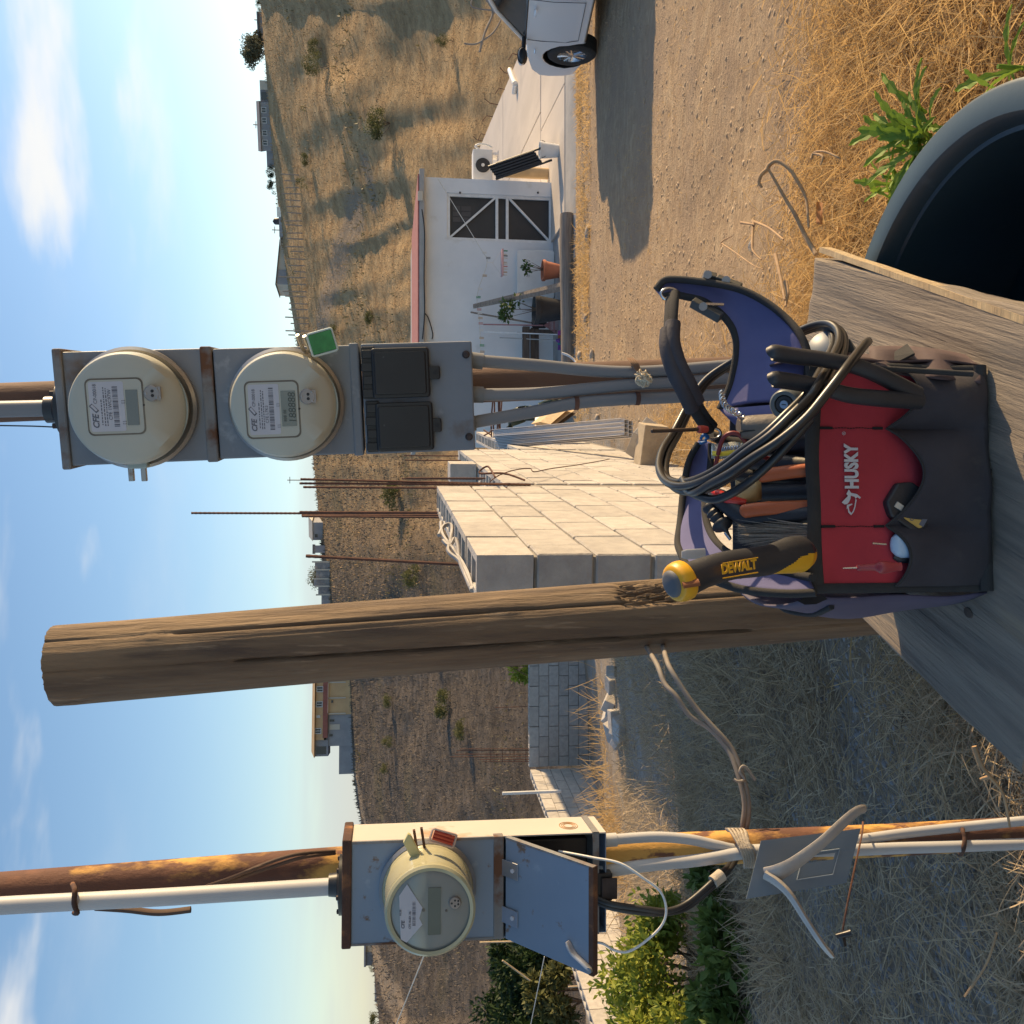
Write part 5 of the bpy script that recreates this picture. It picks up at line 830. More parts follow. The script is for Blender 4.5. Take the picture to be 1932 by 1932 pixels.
for k in range(26): x = -.021 + .0017 * k + LF(781, 1724).x; w = random.choice((.0004, .0008, .0011)); z_ = LF(781, 1724).z; b.add([(x, yq - .0004, z_ - .003), (x + w, yq - .0004, z_ - .003), (x + w, yq - .0004, z_ + .003), (x, yq - .0004, z_ + .003)], [(0, 1, 2, 3)])
b.build('barcode_print', M_INK, lb, recalc=False)
a, c = LF(807, 1764), LF(832, 1674); b = B(); b.prism(rrect(a.x, c.x, c.z, a.z, .001), yf - .0012, yf); b.build('display', mat('dim_lcd', (.15, .17, .145), (.13, .15, .125), rough=.2), tm)
p = LF(858, 1702); b = B(); b.lathe([(.0005, .006), (.010, .006), (.0115, .003), (.0115, -.003)], 20, facing((p.x, yf, p.z)), False); po = b.build('optical_port', M_PORT, tm, 40)
for dx, dz in ((0, .006), (-.005, 0), (.005, 0), (-.002, -.006), (.004, -.006)): b = B(); b.lathe([(.0003, .0068), (.0019, .0065), (.0019, .004)], 8, facing((p.x + dx, yf, p.z + dz)), False); b.build('pin', M_GASK, po)
for x, y, r_ in ((799, 1717, .003), (842, 1718, .0022)): p = LF(x, y); b = B(); b.lathe([(.0003, .0018), (r_, .0014), (r_, -.002)], 10, facing((p.x, yf, p.z)), False); b.build('screw', M_DIRT, tm)
# seals on its ring
for x, y, l in ((783, 1566, .05), (797, 1562, .06)):
    b = B(); A = FL.M @ FL.pix(x - 2, y, -.045); Cc = FL.M @ FL.pix(x + 4, y + 38, -.022); b.tube([A, Cc], .0034, 4); tag(b.build('ring_prong', M_RUSTD, None, None), 'upper rusty prong of the domed meter ring' if x < 790 else 'lower rusty prong of the domed meter ring beside the red seal', 'prong')
b = B(); cs = FL.M @ FL.pix(775, 1597, -.05); b.prism([(-.013, -.022), (.005, -.026), (.014, .018), (.012, .024), (-.006, .016)], -.006, .006, Matrix.Translation(cs) @ Matrix.Rotation(R(52), 4, 'Y')); tag(b.build('yellow_seal', mat('yellow_plastic_seal', (.56, .52, .26), (.50, .46, .22), rough=.35), None, None, .0015), 'pale yellow plastic seal clipped on the domed meter', 'seal')
cs = FL.M @ FL.pix(836, 1581, -.055); t = thing('red_seal', 'red security seal in a clear case on the domed meter', 'seal', Matrix.Translation(cs) @ Matrix.Rotation(R(18), 4, 'Y')); b = B(); b.tube([Vector((x, 0, z)) for x, z in rrect(-.0125, .0125, -.024, .024, .004) + [(.0125, .02)]], .0024, 6); b.build('clear_case', mat('pinkish_plastic', (.66, .50, .42), rough=.2), t, 50); b = B()
for x in (-.0065, .0, .0065): b.tube([(x, 0, -.021), (x + .001, 0, .020)], .0036, 6)
b.build('insert', mat('red_plastic', (.50, .06, .04), (.42, .05, .03), rough=.35), t, 50)
# posts, conduits, cables round the left cabinet
M_YRUST = mat('yellow_rust_pipe', (.125, .055, .034), (.085, .038, .026), scale=8, rough=.82, c3=(.58, .32, .08), c3scale=8, thr=(.43, .52), c4=(.16, .07, .04), c4scale=26, thr4=(.55, .62), bump=.4, bscale=40, stretch=(1, 1, .5))
YPL = 1.9 + ld_ + .042; p0, p1, p2 = PY(0, 1680, YPL), PY(635, 1631, YPL), PY(1682, 1585, YPL); dr_ = (p2 - p0).normalized()
t = thing('rusty_pipe_post', 'yellow and brown rusted pipe post carrying the left cabinet', 'post', p2 + dr_ * .7); b = B(); b.tube([p0 - dr_ * .7, p0, p1, p2, p2 + dr_ * .75], .036, 22); b.build('pipe', M_YRUST, t, 50, world=True)
pipe('conduit', 'pale conduit rising from the top of the rusty cabinet', 'conduit', [(-120, 1720), (0, 1709), (300, 1693), (634, 1672)], .0168, M_PVCW, 1.955)
b = B(); e = PY(140, 1690, 2.0); b.tube(smoothpath([PY(137, 1668, 1.985), PY(141, 1680, 1.935), PY(140, 1705, 1.935), PY(146, 1722, 1.95), PY(140, 1722, 1.98)], 5), .005, 7); tag(b.build('wire_tie', M_RUSTD, None, 60), 'rusty wire clasping the pale conduit to the pipe post', 'wire')
b = B(); b.tube(smoothpath([PY(632, 1606, 2.03), PY(560, 1612, 1.99), PY(500, 1630, 1.985), PY(440, 1655, 1.985), PY(390, 1672, 2.0)], 6), .004, 6); b.tube(smoothpath([PY(632, 1610, 2.03), PY(570, 1618, 1.99), PY(500, 1640, 1.985), PY(430, 1664, 1.99)], 6), .004, 6); b.tube(smoothpath([PY(360, 1716, 2.0), PY(300, 1722, 2.0), PY(240, 1716, 2.0), PY(180, 1712, 2.0)], 6), .007, 6); tag(b.build('loose_cable', mat('brown_cable', (.10, .06, .04), scale=30, rough=.8), None, 60), 'brown cable wrapped round the rusted post above the cabinet', 'cable')
t = thing('conduit_hub', 'dark screwed hub on the rusty cabinet top', 'fitting', FL.M @ Matrix.Translation((0, .055, zl(645)))); b = B(); b.lathe([(.02, 0), (.058, 0), (.058, .007), (.04, .009), (.024, .012), (.022, .028), (.017, .028)], 28); b.build('collar', M_BREAK, t, 40)
for k in range(6): b = B(); a = R(60 * k + 20); b.lathe([(.0005, 0), (.005, 0), (.005, .005), (.0005, .006)], 8, Matrix.Translation((.05 * math.cos(a), .05 * math.sin(a), .006))); b.build('screw', M_BOLT, t, 40)
YD = 1.95
def lcond(lab, pts, r, coup=None):
    q = [PY(x, y, Y) for x, y, Y in pts]; t = thing('conduit', lab, 'conduit', q[-1], 'conduits below the rusty cabinet'); b = B(); b.tube(smoothpath(q, 8), r, 14); b.build('pipe', M_PVCW, t, 50, world=True)
    if coup: b = B(); b.tube([PY(*coup[0]), PY(*coup[1])], r * 1.28, 16); b.build('coupling', M_PVCW, t, 50, world=True)
lcond('pale conduit curving from the rusty cabinet onto the post', [(1146, 1585, YD), (1236, 1579, YD), (1302, 1584, YD), (1352, 1595, YD), (1400, 1603, 1.96), (1500, 1598, 1.98), (1600, 1587, 1.99), (1700, 1573, 2.0), (1800, 1562, 2.0), (1990, 1543, 2.0)], .0108, [(1138, 1586, YD), (1163, 1584, YD)])
lcond('longer pale conduit crossing in front of the rusty post', [(1130, 1646, 1.93), (1219, 1633, 1.93), (1318, 1623, 1.93), (1398, 1610, 1.94), (1450, 1606, 1.95), (1600, 1604, 1.97), (1700, 1600, 1.98), (1800, 1597, 1.98), (1990, 1590, 1.98)], .0125)
M_CLOTH = mat('dirty_cloth', (.50, .43, .34), (.42, .36, .28), scale=20, rough=.95, bump=.5)
b = B()
for k in range(5): b.tube(smoothpath([PY(1372 + k * 6, 1566, 2.03), PY(1378 + k * 7, 1568, 1.96), PY(1392 + k * 5, 1590, 1.925), PY(1402 + k * 5, 1612, 1.915), PY(1406 + k * 4, 1630, 1.94), PY(1404 + k * 4, 1634, 2.0)], 5), .0062, 6, flat=.5)
tag(b.build('cloth_tie', M_CLOTH, None, 60), 'strip of dirty cloth binding the conduits to the rusty post', 'cloth')
M_BCAB = mat('black_cable', (.02, .02, .021), (.03, .03, .03), scale=20, rough=.45); M_GCAB = mat('weathered_cable', (.27, .24, .205), (.19, .165, .14), scale=12, rough=.7)
cabA = [(1105, 1680, 1.93), (1122, 1692, 1.9), (1153, 1705, 1.88), (1213, 1714, 1.87), (1259, 1718, 1.87), (1299, 1702, 1.88), (1352, 1656, 1.90), (1378, 1629, 1.99), (1392, 1595, 2.11), (1398, 1570, 2.10), (1405, 1520, 2.1), (1394, 1466, 2.12), (1375, 1418, 2.15), (1340, 1376, 2.18), (1301, 1350, 2.2), (1275, 1313, 2.22), (1254, 1290, 2.25), (1240, 1255, 2.3), (1216, 1215, 2.45), (1190, 1170, 2.62)]
cabB = [(1105, 1690, 1.93), (1124, 1700, 1.9), (1156, 1713, 1.885), (1215, 1722, 1.875), (1262, 1722, 1.875), (1303, 1708, 1.885), (1356, 1662, 1.90), (1384, 1630, 1.99), (1400, 1595, 2.11), (1407, 1568, 2.10), (1412, 1520, 2.1), (1402, 1468, 2.12), (1380, 1412, 2.15), (1340, 1366, 2.18), (1315, 1338, 2.2), (1292, 1306, 2.22), (1266, 1264, 2.25), (1257, 1243, 2.3), (1250, 1215, 2.45), (1240, 1170, 2.62)]
for pts, lab, m in ((cabA, 'thin twisted cable sagging from the rusty cabinet to the timber post', M_GCAB), (cabB, 'heavier black cable looping under the rusty cabinet', M_GCAB)):
    b = B(); b.mi = 0; q = [PY(*p) for p in pts]; s = smoothpath(q, 6); k = 50; b.tube(s[:k + 1], .006, 9); b.mi = 1; b.tube(s[k:], .0062, 9); tag(b.build('service_cable', [M_BCAB, m], None, 60), lab, 'cable', 'cables from the rusty cabinet')
b = B(); b.tube([PY(1345, 1664, 1.892), PY(1362, 1650, 1.90)], .013, 12); tag(b.build('cable_sleeve', M_CLOTH, None, 60), 'cloth wrap round the black cables under the rusty cabinet', 'cloth')
b = B(); b.tube(smoothpath([PY(1385, 1470, 2.105), PY(1392, 1474, 2.10), PY(1404, 1470, 2.105), PY(1396, 1455, 2.11), PY(1405, 1446, 2.11), PY(1425, 1472, 2.1)], 5), .0035, 6); tag(b.build('splice_tie', M_GCAB, None, 60), 'frayed tie on the sagging cables', 'tie')
b = B(); b.tube(smoothpath([PY(1054, 1606, 1.9), PY(1117, 1618, 1.86), PY(1170, 1629, 1.84), PY(1213, 1656, 1.83), PY(1246, 1682, 1.83), PY(1257, 1715, 1.83), PY(1249, 1745, 1.84), PY(1219, 1775, 1.85), PY(1186, 1795, 1.86), PY(1160, 1793, 1.87), PY(1137, 1780, 1.88), PY(1115, 1778, 1.9)], 8), .0026, 7); tag(b.build('white_wire', M_WPL, None, 60), 'loop of white wire hanging under the propped cover', 'wire')
# lugs under the cabinet
t = thing('cable_clamp', 'dark metal clamp hanging under the rusty cabinet', 'clamp', FL.M @ Matrix.Translation((0, 0, zb))); b = B(); b.box2((-.035, -.004, -.012), (.02, .03, .02)); b.build('body', M_BREAK, t, None, .002); b = B(); b.box2((-.03, -.012, -.02), (.012, -.006, .012)); b.build('jaw', M_BOLT, t, None, .002)
# grey plate and bent aluminium arm hung on the post
pc = [(1436, 1586), (1624, 1563), (1597, 1666), (1408, 1696)]; Yp = 1.87; q = [PY(x, y, Yp + (.02 if i in (0, 1) else -.02)) for i, (x, y) in enumerate(pc)]
t = thing('cover_plate', 'grey-blue steel cover plate with a slot hung on the rusty post', 'plate', sum(q, Vector()) / 4); M_PLATE = mat('grey_plate', (.165, .205, .24), (.14, .175, .205), scale=5, rough=.45); n_ = (q[1] - q[0]).cross(q[3] - q[0]).normalized() * .0018
def pq(f, g): return q[0].lerp(q[1], f).lerp(q[3].lerp(q[2], f), g)
def strip(b, f0, f1, g0, g1):
    v = [pq(f0, g0), pq(f1, g0), pq(f1, g1), pq(f0, g1)]; b.hexa(v + [k + n_ for k in v])
b = B(); strip(b, 0, 1, 0, .40); strip(b, 0, 1, .52, 1); strip(b, 0, .52, .4005, .5195); strip(b, .80, 1, .4005, .5195); b.build('plate', M_PLATE, t, world=True)
b = B(); v = [pq(.47, .34), pq(.83, .34), pq(.83, .80), pq(.47, .80)]; n2 = n_.normalized() * (-.0022 if n_.y > 0 else .0022)
for i in range(4): b.tube([v[i] + n2, v[(i + 1) % 4] + n2], .0012, 4)
b.build('slot_rim', mat('plate_edge', (.30, .35, .39), rough=.5), t, world=True)
M_ALU = mat('cast_aluminium', (.50, .47, .43), (.42, .39, .36), scale=14, rough=.5, metal=.35, bump=.15); t = thing('aluminium_arm', 'bent cast aluminium lever hooked over the grey plate', 'lever', PY(1440, 1660, 1.82))
def arm(c, w, th, Y): 
    b = B(); q = smoothpath([PY(x, y, yy) for x, y, yy in c], 6); n = len(q); ww = np.interp(np.linspace(0, 1, n), np.linspace(0, 1, len(w)), w); b.tube(q, [float(k) for k in ww], 8, flat=th, up=(.6, 0, .8)); return b
arm([(1448, 1652, 1.83), (1470, 1645, 1.82), (1500, 1628, 1.82), (1550, 1590, 1.83), (1595, 1548, 1.85), (1618, 1530, 1.86), (1632, 1526, 1.87)], [.021, .019, .016, .0135, .0125, .0115, .008], .55, 0).build('upper_arm', M_ALU, t, 50, world=True)
arm([(1444, 1650, 1.83), (1466, 1664, 1.815), (1490, 1688, 1.80), (1520, 1735, 1.79), (1550, 1780, 1.78), (1569, 1803, 1.78)], [.020, .018, .0155, .013, .012, .010], .5, 0).build('lower_arm', M_ALU, t, 50, world=True)
b = B(); b.tube(smoothpath([PY(1628, 1551, 2.0), PY(1626, 1575, 1.93), PY(1612, 1640, 1.88), PY(1598, 1710, 1.85), PY(1590, 1755, 1.84)], 6), .0022, 6); tag(b.build('rusty_wire', M_RUST, None, 60), 'rusty wire crossing the post below the grey plate', 'wire')
t = thing('wire_clamp', 'small black clamp at the end of the rusty wire', 'clamp', PY(1592, 1768, 1.84)); b = B(); b.tube([PY(1578, 1766, 1.84), PY(1606, 1760, 1.83)], [.005, .008], 8); b.build('jaw', M_BREAK, t, 50, world=True); b = B(); b.tube([PY(1586, 1762, 1.84), PY(1592, 1784, 1.84)], [.009, .006], 8); b.build('body', M_BREAK, t, 50, world=True)
b = B(); b.tube(smoothpath([PY(1816, 1552, 2.05), PY(1816, 1566, 1.985), PY(1820, 1580, 1.97), PY(1818, 1600, 1.965), PY(1812, 1612, 2.0)], 5), .005, 7); tag(b.build('pipe_strap', M_RUSTD, None, 60), 'rusty strap holding conduits low on the left post', 'strap')
# wires from the cabinet to far left
for lab, a, c in (('pale wire slanting down behind the domed meter', (798, 1805, 2.3), (900, 1932, 9)), ('thin wire stretched from the rebar bundle towards the cabinet', (932, 1437, 18), (880, 1560, 6))):
    pass
b = B(); b.tube([P(800, 1803, 2.3), P(745, 1940, 3.2)], .0016, 5); tag(b.build('guy_wire', M_ROPE, None), 'pale wire slanting from behind the domed meter to the left', 'wire')
b = B(); b.tube([P(1027, 1805, 12), P(1000, 1940, 12.5)], .006, 5); tag(b.build('guy_line', M_ROPE, None), 'yellowish line stretched in front of the dark trees', 'line')
# ================================================================ timber post
M_POLE = mat('weathered_pole', (.235, .166, .10), (.12, .085, .057), scale=5, rough=.88, bump=1.0, bscale=15, bdist=.012, stretch=(3.2, 3.2, .30), c3=(.095, .068, .05), c3scale=7, thr=(.56, .68), c4=(.31, .23, .15), c4scale=16, thr4=(.60, .72))
Yt = 2.5; tp, bp_ = PY(102, 1255, Yt), PY(1500, 1142, Yt); ax = (bp_ - tp).normalized(); L_ = 3.0; r0 = .0985
t = thing('timber_post', 'thick weathered round timber post with a splintered notch', 'post', tp + ax * L_); up_ = Vector((0, -1, 0)); up_ = (up_ - ax * up_.dot(ax)).normalized(); sd_ = ax.cross(up_); rs = []; NA_, NS = 168, 170
notch = (PY(1210, 1115, Yt) - tp).dot(ax)
for i in range(NS + 1):
    s = L_ * i / NS if i else 0; ring = []
    for j in range(NA_):
        a = 2 * math.pi * j / NA_; r_ = r0 * (1 + .012 * math.sin(3 * a + s * 2) + .008 * math.sin(7 * a - s * 5)) + .0004 * math.sin(a * 31 + 3 * math.sin(s * 1.3 + a)) + .0004 * math.sin(a * 57 - 4 * s) 
        th = (a + math.pi) % (2 * math.pi) - math.pi                     # 0 faces the viewer, + side = ?
        ck = math.exp(-((th + .25 + .25 * (s - .9)) / .045) ** 2) * (.016 if .45 < s < 1.75 else .004); r_ -= ck
        ck2 = math.exp(-((th - .75 + .12 * s) / .04) ** 2) * (.009 if s > .3 else .003); r_ -= ck2
        for ks, ka in ((.25, .9), (.62, -.35), (1.12, .75), (1.42, -.5), (1.75, -.2), (.05, -1.0)): q_ = ((s - ks) / .035) ** 2 + ((th - ka) / .3) ** 2; r_ += .006 * math.exp(-q_) - .005 * math.exp(-q_ * 6)
        ring.append((tp + ax * s, r_, a, th, s))
    rs.append(ring)
side = sd_.x                                                             # make + angle the sunny (right-hand) side
def post_pt(c, r_, a): return c + (up_ * math.cos(a) + sd_ * (math.sin(a) if side > 0 else -math.sin(a))) * r_
rng2 = random.Random(3); jag = [rng2.uniform(.4, 1) for _ in range(400)]; RS = []
for i, ring in enumerate(rs):
    row = []
    for j, (c, r_, a, th, s) in enumerate(ring):
        da, ds = (th - .95) / .52, (s - notch) / .085
        if abs(da) < 1 and abs(ds) < 1.15: r_ -= .026 * (1 - da * da) ** .5 * max(0, 1 - abs(ds) ** 4) * jag[(j * 7 + (i // 2) * 13) % 400]
        row.append(post_pt(c + (ax * (.006 * jag[j * 3 % 400]) if i == 0 else Vector()), r_, a))
    RS.append(row)
b = B(); b.rings(RS); b.build('trunk', M_POLE, t, 55, world=True)
b = B()
for k in range(26):                                                      # splinters standing in the notch
    a = .95 + random.uniform(-.45, .45); s = notch + random.uniform(-.09, .09); c = post_pt(tp + ax * s, r0 - .006, a); l = random.uniform(.012, .045); b.tube([c - ax * l * .4, c + ax * l * .6 + (c - tp - ax * s).normalized() * random.uniform(0, .012)], [.003, .0008], 4)
b.build('splinters', M_POLE, t, world=True)
# ================================================================ water tub and the board laid over it
M_TUB = mat('teal_black_tub', (.035, .06, .072), (.028, .048, .058), scale=5, rough=.42, c3=(.10, .13, .14), c3scale=7, thr=(.60, .75), bump=.05)
TC = Vector((.1775, 1.235)); TR = .390; ZT = .800
t = thing('water_tub', 'large round dark teal plastic tub under the board', 'tub', (TC.x, TC.y, .02)); MT = Matrix.Translation((TC.x, TC.y, 0))
b = B(); b.lathe([(TR - .075, .02), (TR - .055, .12), (TR - .032, .74), (TR - .028, .765), (TR - .002, .77), (TR + .002, .785), (TR, .797), (TR - .006, .801), (TR - .040, .7985), (TR - .046, .792), (TR - .052, .772), (TR - .058, .77), (TR - .066, .70), (TR - .085, .14), (.001, .12)], 120, MT, False); b.build('wall', M_TUB, t, 40, world=True)
b = B(); b.lathe([(TR - .075, .565), (.0005, .565)], 64, MT, False); b.build('water', mat('dark_tub_water', (.012, .045, .055), (.01, .038, .047), scale=3, rough=.06, spec=.5, bump=.03, bscale=9), t, world=True)
M_BOARD = mat('weathered_board', (.285, .235, .18), (.20, .165, .13), scale=8, stretch=(9, .45, 9), rough=.88, bump=1.0, bscale=14, bdist=.006, c3=(.36, .275, .165), c3scale=2.5, thr=(.60, .74), c4=(.15, .13, .11), c4scale=7, thr4=(.64, .70))
C1, C2, C3 = Vector((.435, 1.571, .855)), Vector((-.040, 1.780, .855)), Vector((-.303, 1.073, .855)); e2 = (C2 - C3).normalized(); e1 = (C1 - C2).normalized(); e1 = (e1 - e2 * e1.dot(e2)).normalized(); wd, ln, th = (C1 - C2).dot(e1), .757, .038
MB_ = Matrix(((e1.x, e2.x, 0, C3.x), (e1.y, e2.y, 0, C3.y), (0, 0, 1, .855), (0, 0, 0, 1)))
t = thing('wide_board', 'wide weathered board laid over the tub under the tool bag', 'board', MB_); N_ = 60; rs = []
b = B(); g = []
def bz(x, y): return .0018 * math.sin(x * 40 + .6 * math.sin(y * 7)) + .0012 * math.sin(x * 93 + 2 * math.sin(y * 5)) + .0015 * fbm(np.array(x * 30.), np.array(y * 4.), 2)
for i in range(61):
    y = -.02 + (ln + .02) * i / 60; g.append([(wd * j / 120 + (.0 if 0 < j < 120 else .0015 * math.sin(y * 40)), y + .0014 * math.sin(j * .7) * (i in (0, 60)), float(bz(wd * j / 120, y)) - (.0035 if j in (0, 120) or i in (0, 60) else 0)) for j in range(121)])
b.sheet(g); bot = [[(x, y, -th) for x, y, z in (r[0], r[-1])] for r in g]
n0 = len(b.v)
def skirt(line):
    a = [Vector(p) for p in line]; b.sheet([a, [Vector((p.x, p.y, -th)) for p in a]])
skirt([r[0] for r in g]); skirt([r[-1] for r in g]); skirt(g[0]); skirt(g[-1]); b.sheet([[(0, -.02, -th), (wd, -.02, -th)], [(0, ln, -th), (wd, ln, -th)]])
b.build('plank', M_BOARD, t, 35, recalc=False)
for kx, ky, kr in ((wd * .62, .16, .006), (wd * .30, .20, .0075), (wd * .26, .135, .006)): b = B(); b.lathe([(.0002, .0012), (kr, .0009), (kr * 1.15, -.002)], 16, Matrix.Translation((kx, ky, .0008)) @ Matrix.Diagonal((1, 1.5, 1, 1)), False); b.build('knot', mat('dark_knot', (.10, .075, .055), (.07, .05, .04), scale=60, rough=.9), t, 50)
b = B(); q0, q1 = P(1566, 478, 1.70), P(1950, 608, 1.245); q0 = PZ(1566, 480, .835); q1 = PZ(1960, 618, .835); dd = (q1 - q0).normalized(); s_ = dd.cross(Vector((0, 0, 1))).normalized(); s_ = s_ if s_.x > 0 else -s_; g = []
for i in range(26): c = q0.lerp(q1, i / 25); w = .012 + .0004 * math.sin(i * .9); g.append([c + s_ * .003, c + s_ * .003 + Vector((0, 0, .021)), c + s_ * w + Vector((0, 0, .021 + .0003 * math.sin(i * 2))), c + s_ * w - Vector((0, 0, 0))])
b.rings(g); tag(b.build('wood_lath', mat('split_pale_wood', (.50, .38, .22), (.40, .29, .165), scale=9, rough=.85, stretch=(.4, 3, 3), bump=.5), None, None), 'split pale lath lying along the edge of the wide board', 'lath')
b = B(); b.box((0, 0, 0), (.62, .10, .03)); o = b.build('under_board', M_WOODD, None, None, .004); o.matrix_world = Matrix.Translation(C3 + e2 * .25 - e1 * .012 + Vector((.06, 0, -.062))) @ Matrix.Rotation(math.atan2(e2.y, e2.x), 4, 'Z'); tag(o, 'dark narrow board showing under the left edge of the wide board', 'board')
# ================================================================ tool bag
M_RED = mat('red_canvas', (.43, .030, .045), (.36, .025, .037), scale=9, rough=.75, bump=.25, bscale=260, bdist=.001, c3=(.24, .015, .022), c3scale=4, thr=(.58, .75)); M_BLKC = mat('black_canvas', (.034, .030, .036), (.046, .041, .047), scale=12, rough=.85, bump=.35, bscale=320, bdist=.001, c3=(.075, .066, .06), c3scale=14, thr=(.62, .80))
M_PURP = mat('purple_lining', (.15, .15, .285), (.125, .125, .245), scale=6, rough=.8, spec=.12, bump=.08, bscale=90); M_BIND = mat('black_webbing', (.026, .026, .027), (.036, .035, .034), scale=30, rough=.9, bump=.6, bscale=420, bdist=.001); M_STITCH = mat('stitching', (.012, .01, .01), rough=.9); M_BRN = mat('brown_nylon', (.095, .062, .062), (.07, .046, .047), scale=14, rough=.8, bump=.3, bscale=200, bdist=.001); M_STEEL = mat('bright_steel', (.62, .62, .63), (.55, .55, .56), scale=20, rough=.25, metal=.95); M_LOGO = mat('silver_print', (.56, .55, .55), (.50, .49, .50), scale=60, rough=.7)
FB = Fr((.0425, 1.116, .858), R(3)); bx = lambda x, y, ly=0: FB.pix(x, y, ly)
XL, XR, ZTOP = -.1345, .1345, bx(1528, 950).z; DEP = .24
t = thing('tool_bag', 'open red and black canvas tool bag standing on the wide board', 'tool bag', FB.M); BAG = t
def fy(x, z): return .006 * math.sin((x + .1) * 18) * (z / ZTOP) - .004 * math.cos(x * 23) + .0015 * math.sin(z * 60 + x * 30)
b = B(); b.sheet([[(x, fy(x, z), z) for x in np.linspace(XL, XR, 40)] for z in np.linspace(.0, ZTOP, 28)]); b.build('front_panel', M_RED, t, 60, 0, .003)
def strip_tube(pts, r, name, m=M_BIND, fl=.35, up=(0, 0, 1), par=None): b = B(); b.tube(pts, r, 8, flat=fl, up=up); return b.build(name, m, par or t, 60)
strip_tube([(x, fy(x, ZTOP) - .001, ZTOP - .006 + .001 * math.sin(x * 50)) for x in np.linspace(XL - .002, XR + .002, 30)], .0095, 'top_binding', up=(0, 0, 1))
for X, s in ((XL, -1), (XR, 1)): strip_tube([(X + s * .001, fy(X, z) - .0025, z) for z in np.linspace(-.001, ZTOP, 20)], .0062, 'side_binding', up=(1, 0, 0), fl=.6)
strip_tube([(x, -.006, .005) for x in np.linspace(XL - .006, XR + .006, 20)], .0085, 'bottom_binding', up=(0, 0, 1), fl=.7)
# pockets: three scalloped pouches
S1, S2 = bx(1680, 809).x, bx(1680, 993).x; mouth = []
def mz(x):
    hi = bx(1664, 900).z
    if x > S1: f = (x - S1) / (XR - S1); return hi - .036 * math.sin(math.pi * min(1, f * .80 + .02)) ** .8 * (1 if f > 0 else 0)
    if x > S2: f = (x - S2) / (S1 - S2); return hi - .040 * math.sin(math.pi * f ** 1.15) ** .75
    f = (S2 - x) / (S2 - XL); return hi - .024 * math.sin(math.pi * min(1, f * .9)) ** .7
def bulge(x):
    for a, c, d in ((XL, S2, .018), (S2, S1, .020), (S1, XR, .030)):
        if a <= x <= c: return d * math.sin(math.pi * (x - a) / (c - a)) ** .7
    return 0
cols = np.linspace(XL + .001, XR - .001, 91); g = []
for i in range(19):
    f = i / 18; row = []
    for x in cols: z = .003 + (mz(x) - .003) * f; fold_ = sum(math.exp(-((x - s) / .012) ** 2) for s in (S1, S2)) * .016 * (1 - f) ** .6; row.append((x, fy(x, z) - .004 - bulge(x) * (.35 + .65 * math.sin(math.pi * (.08 + .62 * f))) + fold_ * .5 - fold_ * (1 - f) + .0012 * math.sin(x * 90 + z * 50), z))
    g.append(row)
b = B(); b.sheet(g); pk = b.build('pocket_panel', M_BLKC, t, 70, 0, .0025)
strip_tube([Vector(p) + Vector((0, -.0012, 0)) for p in g[-1]], .0019, 'pocket_edging', fl=.8, par=pk)
for s in (S1, S2):
    z0 = bx(1664, 900).z; b = B()
    for k in range(22): z = z0 + (ZTOP - .014 - z0) * k / 22; b.box((s + .0004 * math.sin(k), fy(s, z) - .0022, z), (.0009, .0012, .0026))
    for zc_, hh in ((ZTOP - .022, .011), (z0 + .006, .008)): b.box((s, fy(s, zc_) - .0028, zc_), (.0032, .0022, hh * 1.6))
    b.build('stitch_line', M_STITCH, t)
# lettering and dog emblem on the red panel
o = bx(1615, 923); u = bx(1615, 824) - o; text('lettering', 'HUSKY', basis((o.x, fy(o.x, o.z) - .0052, o.z), (1, 0, 0), (0, 0, 1)), .0232, M_LOGO, t, False, .0011, 0, 1.02, u.length / .0875 * .985, depth=.0004)
o2 = bx(1592, 822); text('registered_mark', '®', basis((o2.x, fy(o2.x, o2.z) - .005, o2.z), (1, 0, 0), (0, 0, 1)), .006, M_LOGO, t)
def emblem(pts, nm='dog_emblem'):
    q = [bx(1584.5 + x * .2877, 924 + y * .2877) for x, y in pts]; b = B(); vs = [Vector((p.x, fy(p.x, p.z) - .0052, p.z)) for p in q]; n = len(vs); b.add(vs + [v + Vector((0, .001, 0)) for v in vs], [tuple(range(n))]); b.build(nm, M_LOGO, t, recalc=False)
emblem([(45, 0), (60, 22), (100, 30), (128, 52), (120, 60), (104, 50), (92, 60), (85, 48), (52, 38), (40, 52), (52, 70), (46, 84), (30, 66), (0, 85), (20, 98), (36, 96), (48, 84), (58, 60), (30, 30)]); emblem([(92, 62), (100, 68), (92, 120), (82, 148), (66, 168), (46, 150), (40, 118), (48, 112), (54, 140), (68, 154), (78, 138), (86, 110)]); emblem([(36, 100), (70, 92), (72, 98), (48, 112), (34, 130)])
# sides, back, floor of the bag
def side(X, s, nm, m, bul, back=DEP):
    g = []
    for i in range(15):
        z = ZTOP * i / 14; g.append([(X + s * (bul * math.sin(math.pi * (.10 + .8 * f)) * (.35 + .65 * math.sin(math.pi * (.12 + .70 * i / 14))) + .0025 * math.sin(z * 38 + f * 6)), .002 + back * f, z) for f in np.linspace(0, 1, 13)])
    b = B(); b.sheet(g); return b.build(nm, m, t, 70, 0, .003), g
sl_, gl = side(XL, -1, 'left_side', mat('dusky_purple_nylon', (.085, .075, .125), (.065, .058, .10), scale=8, rough=.7, bump=.2, bscale=120, bdist=.001), .042); sr_, gr = side(XR, 1, 'right_side', M_BRN, .040)
b = B(); b.sheet([[(x, DEP + .004 * math.sin(x * 30), z) for x in np.linspace(XL, XR, 16)] for z in np.linspace(0, ZTOP + .01, 8)]); b.build('back_panel', M_BLKC, t, 60, 0, .003)
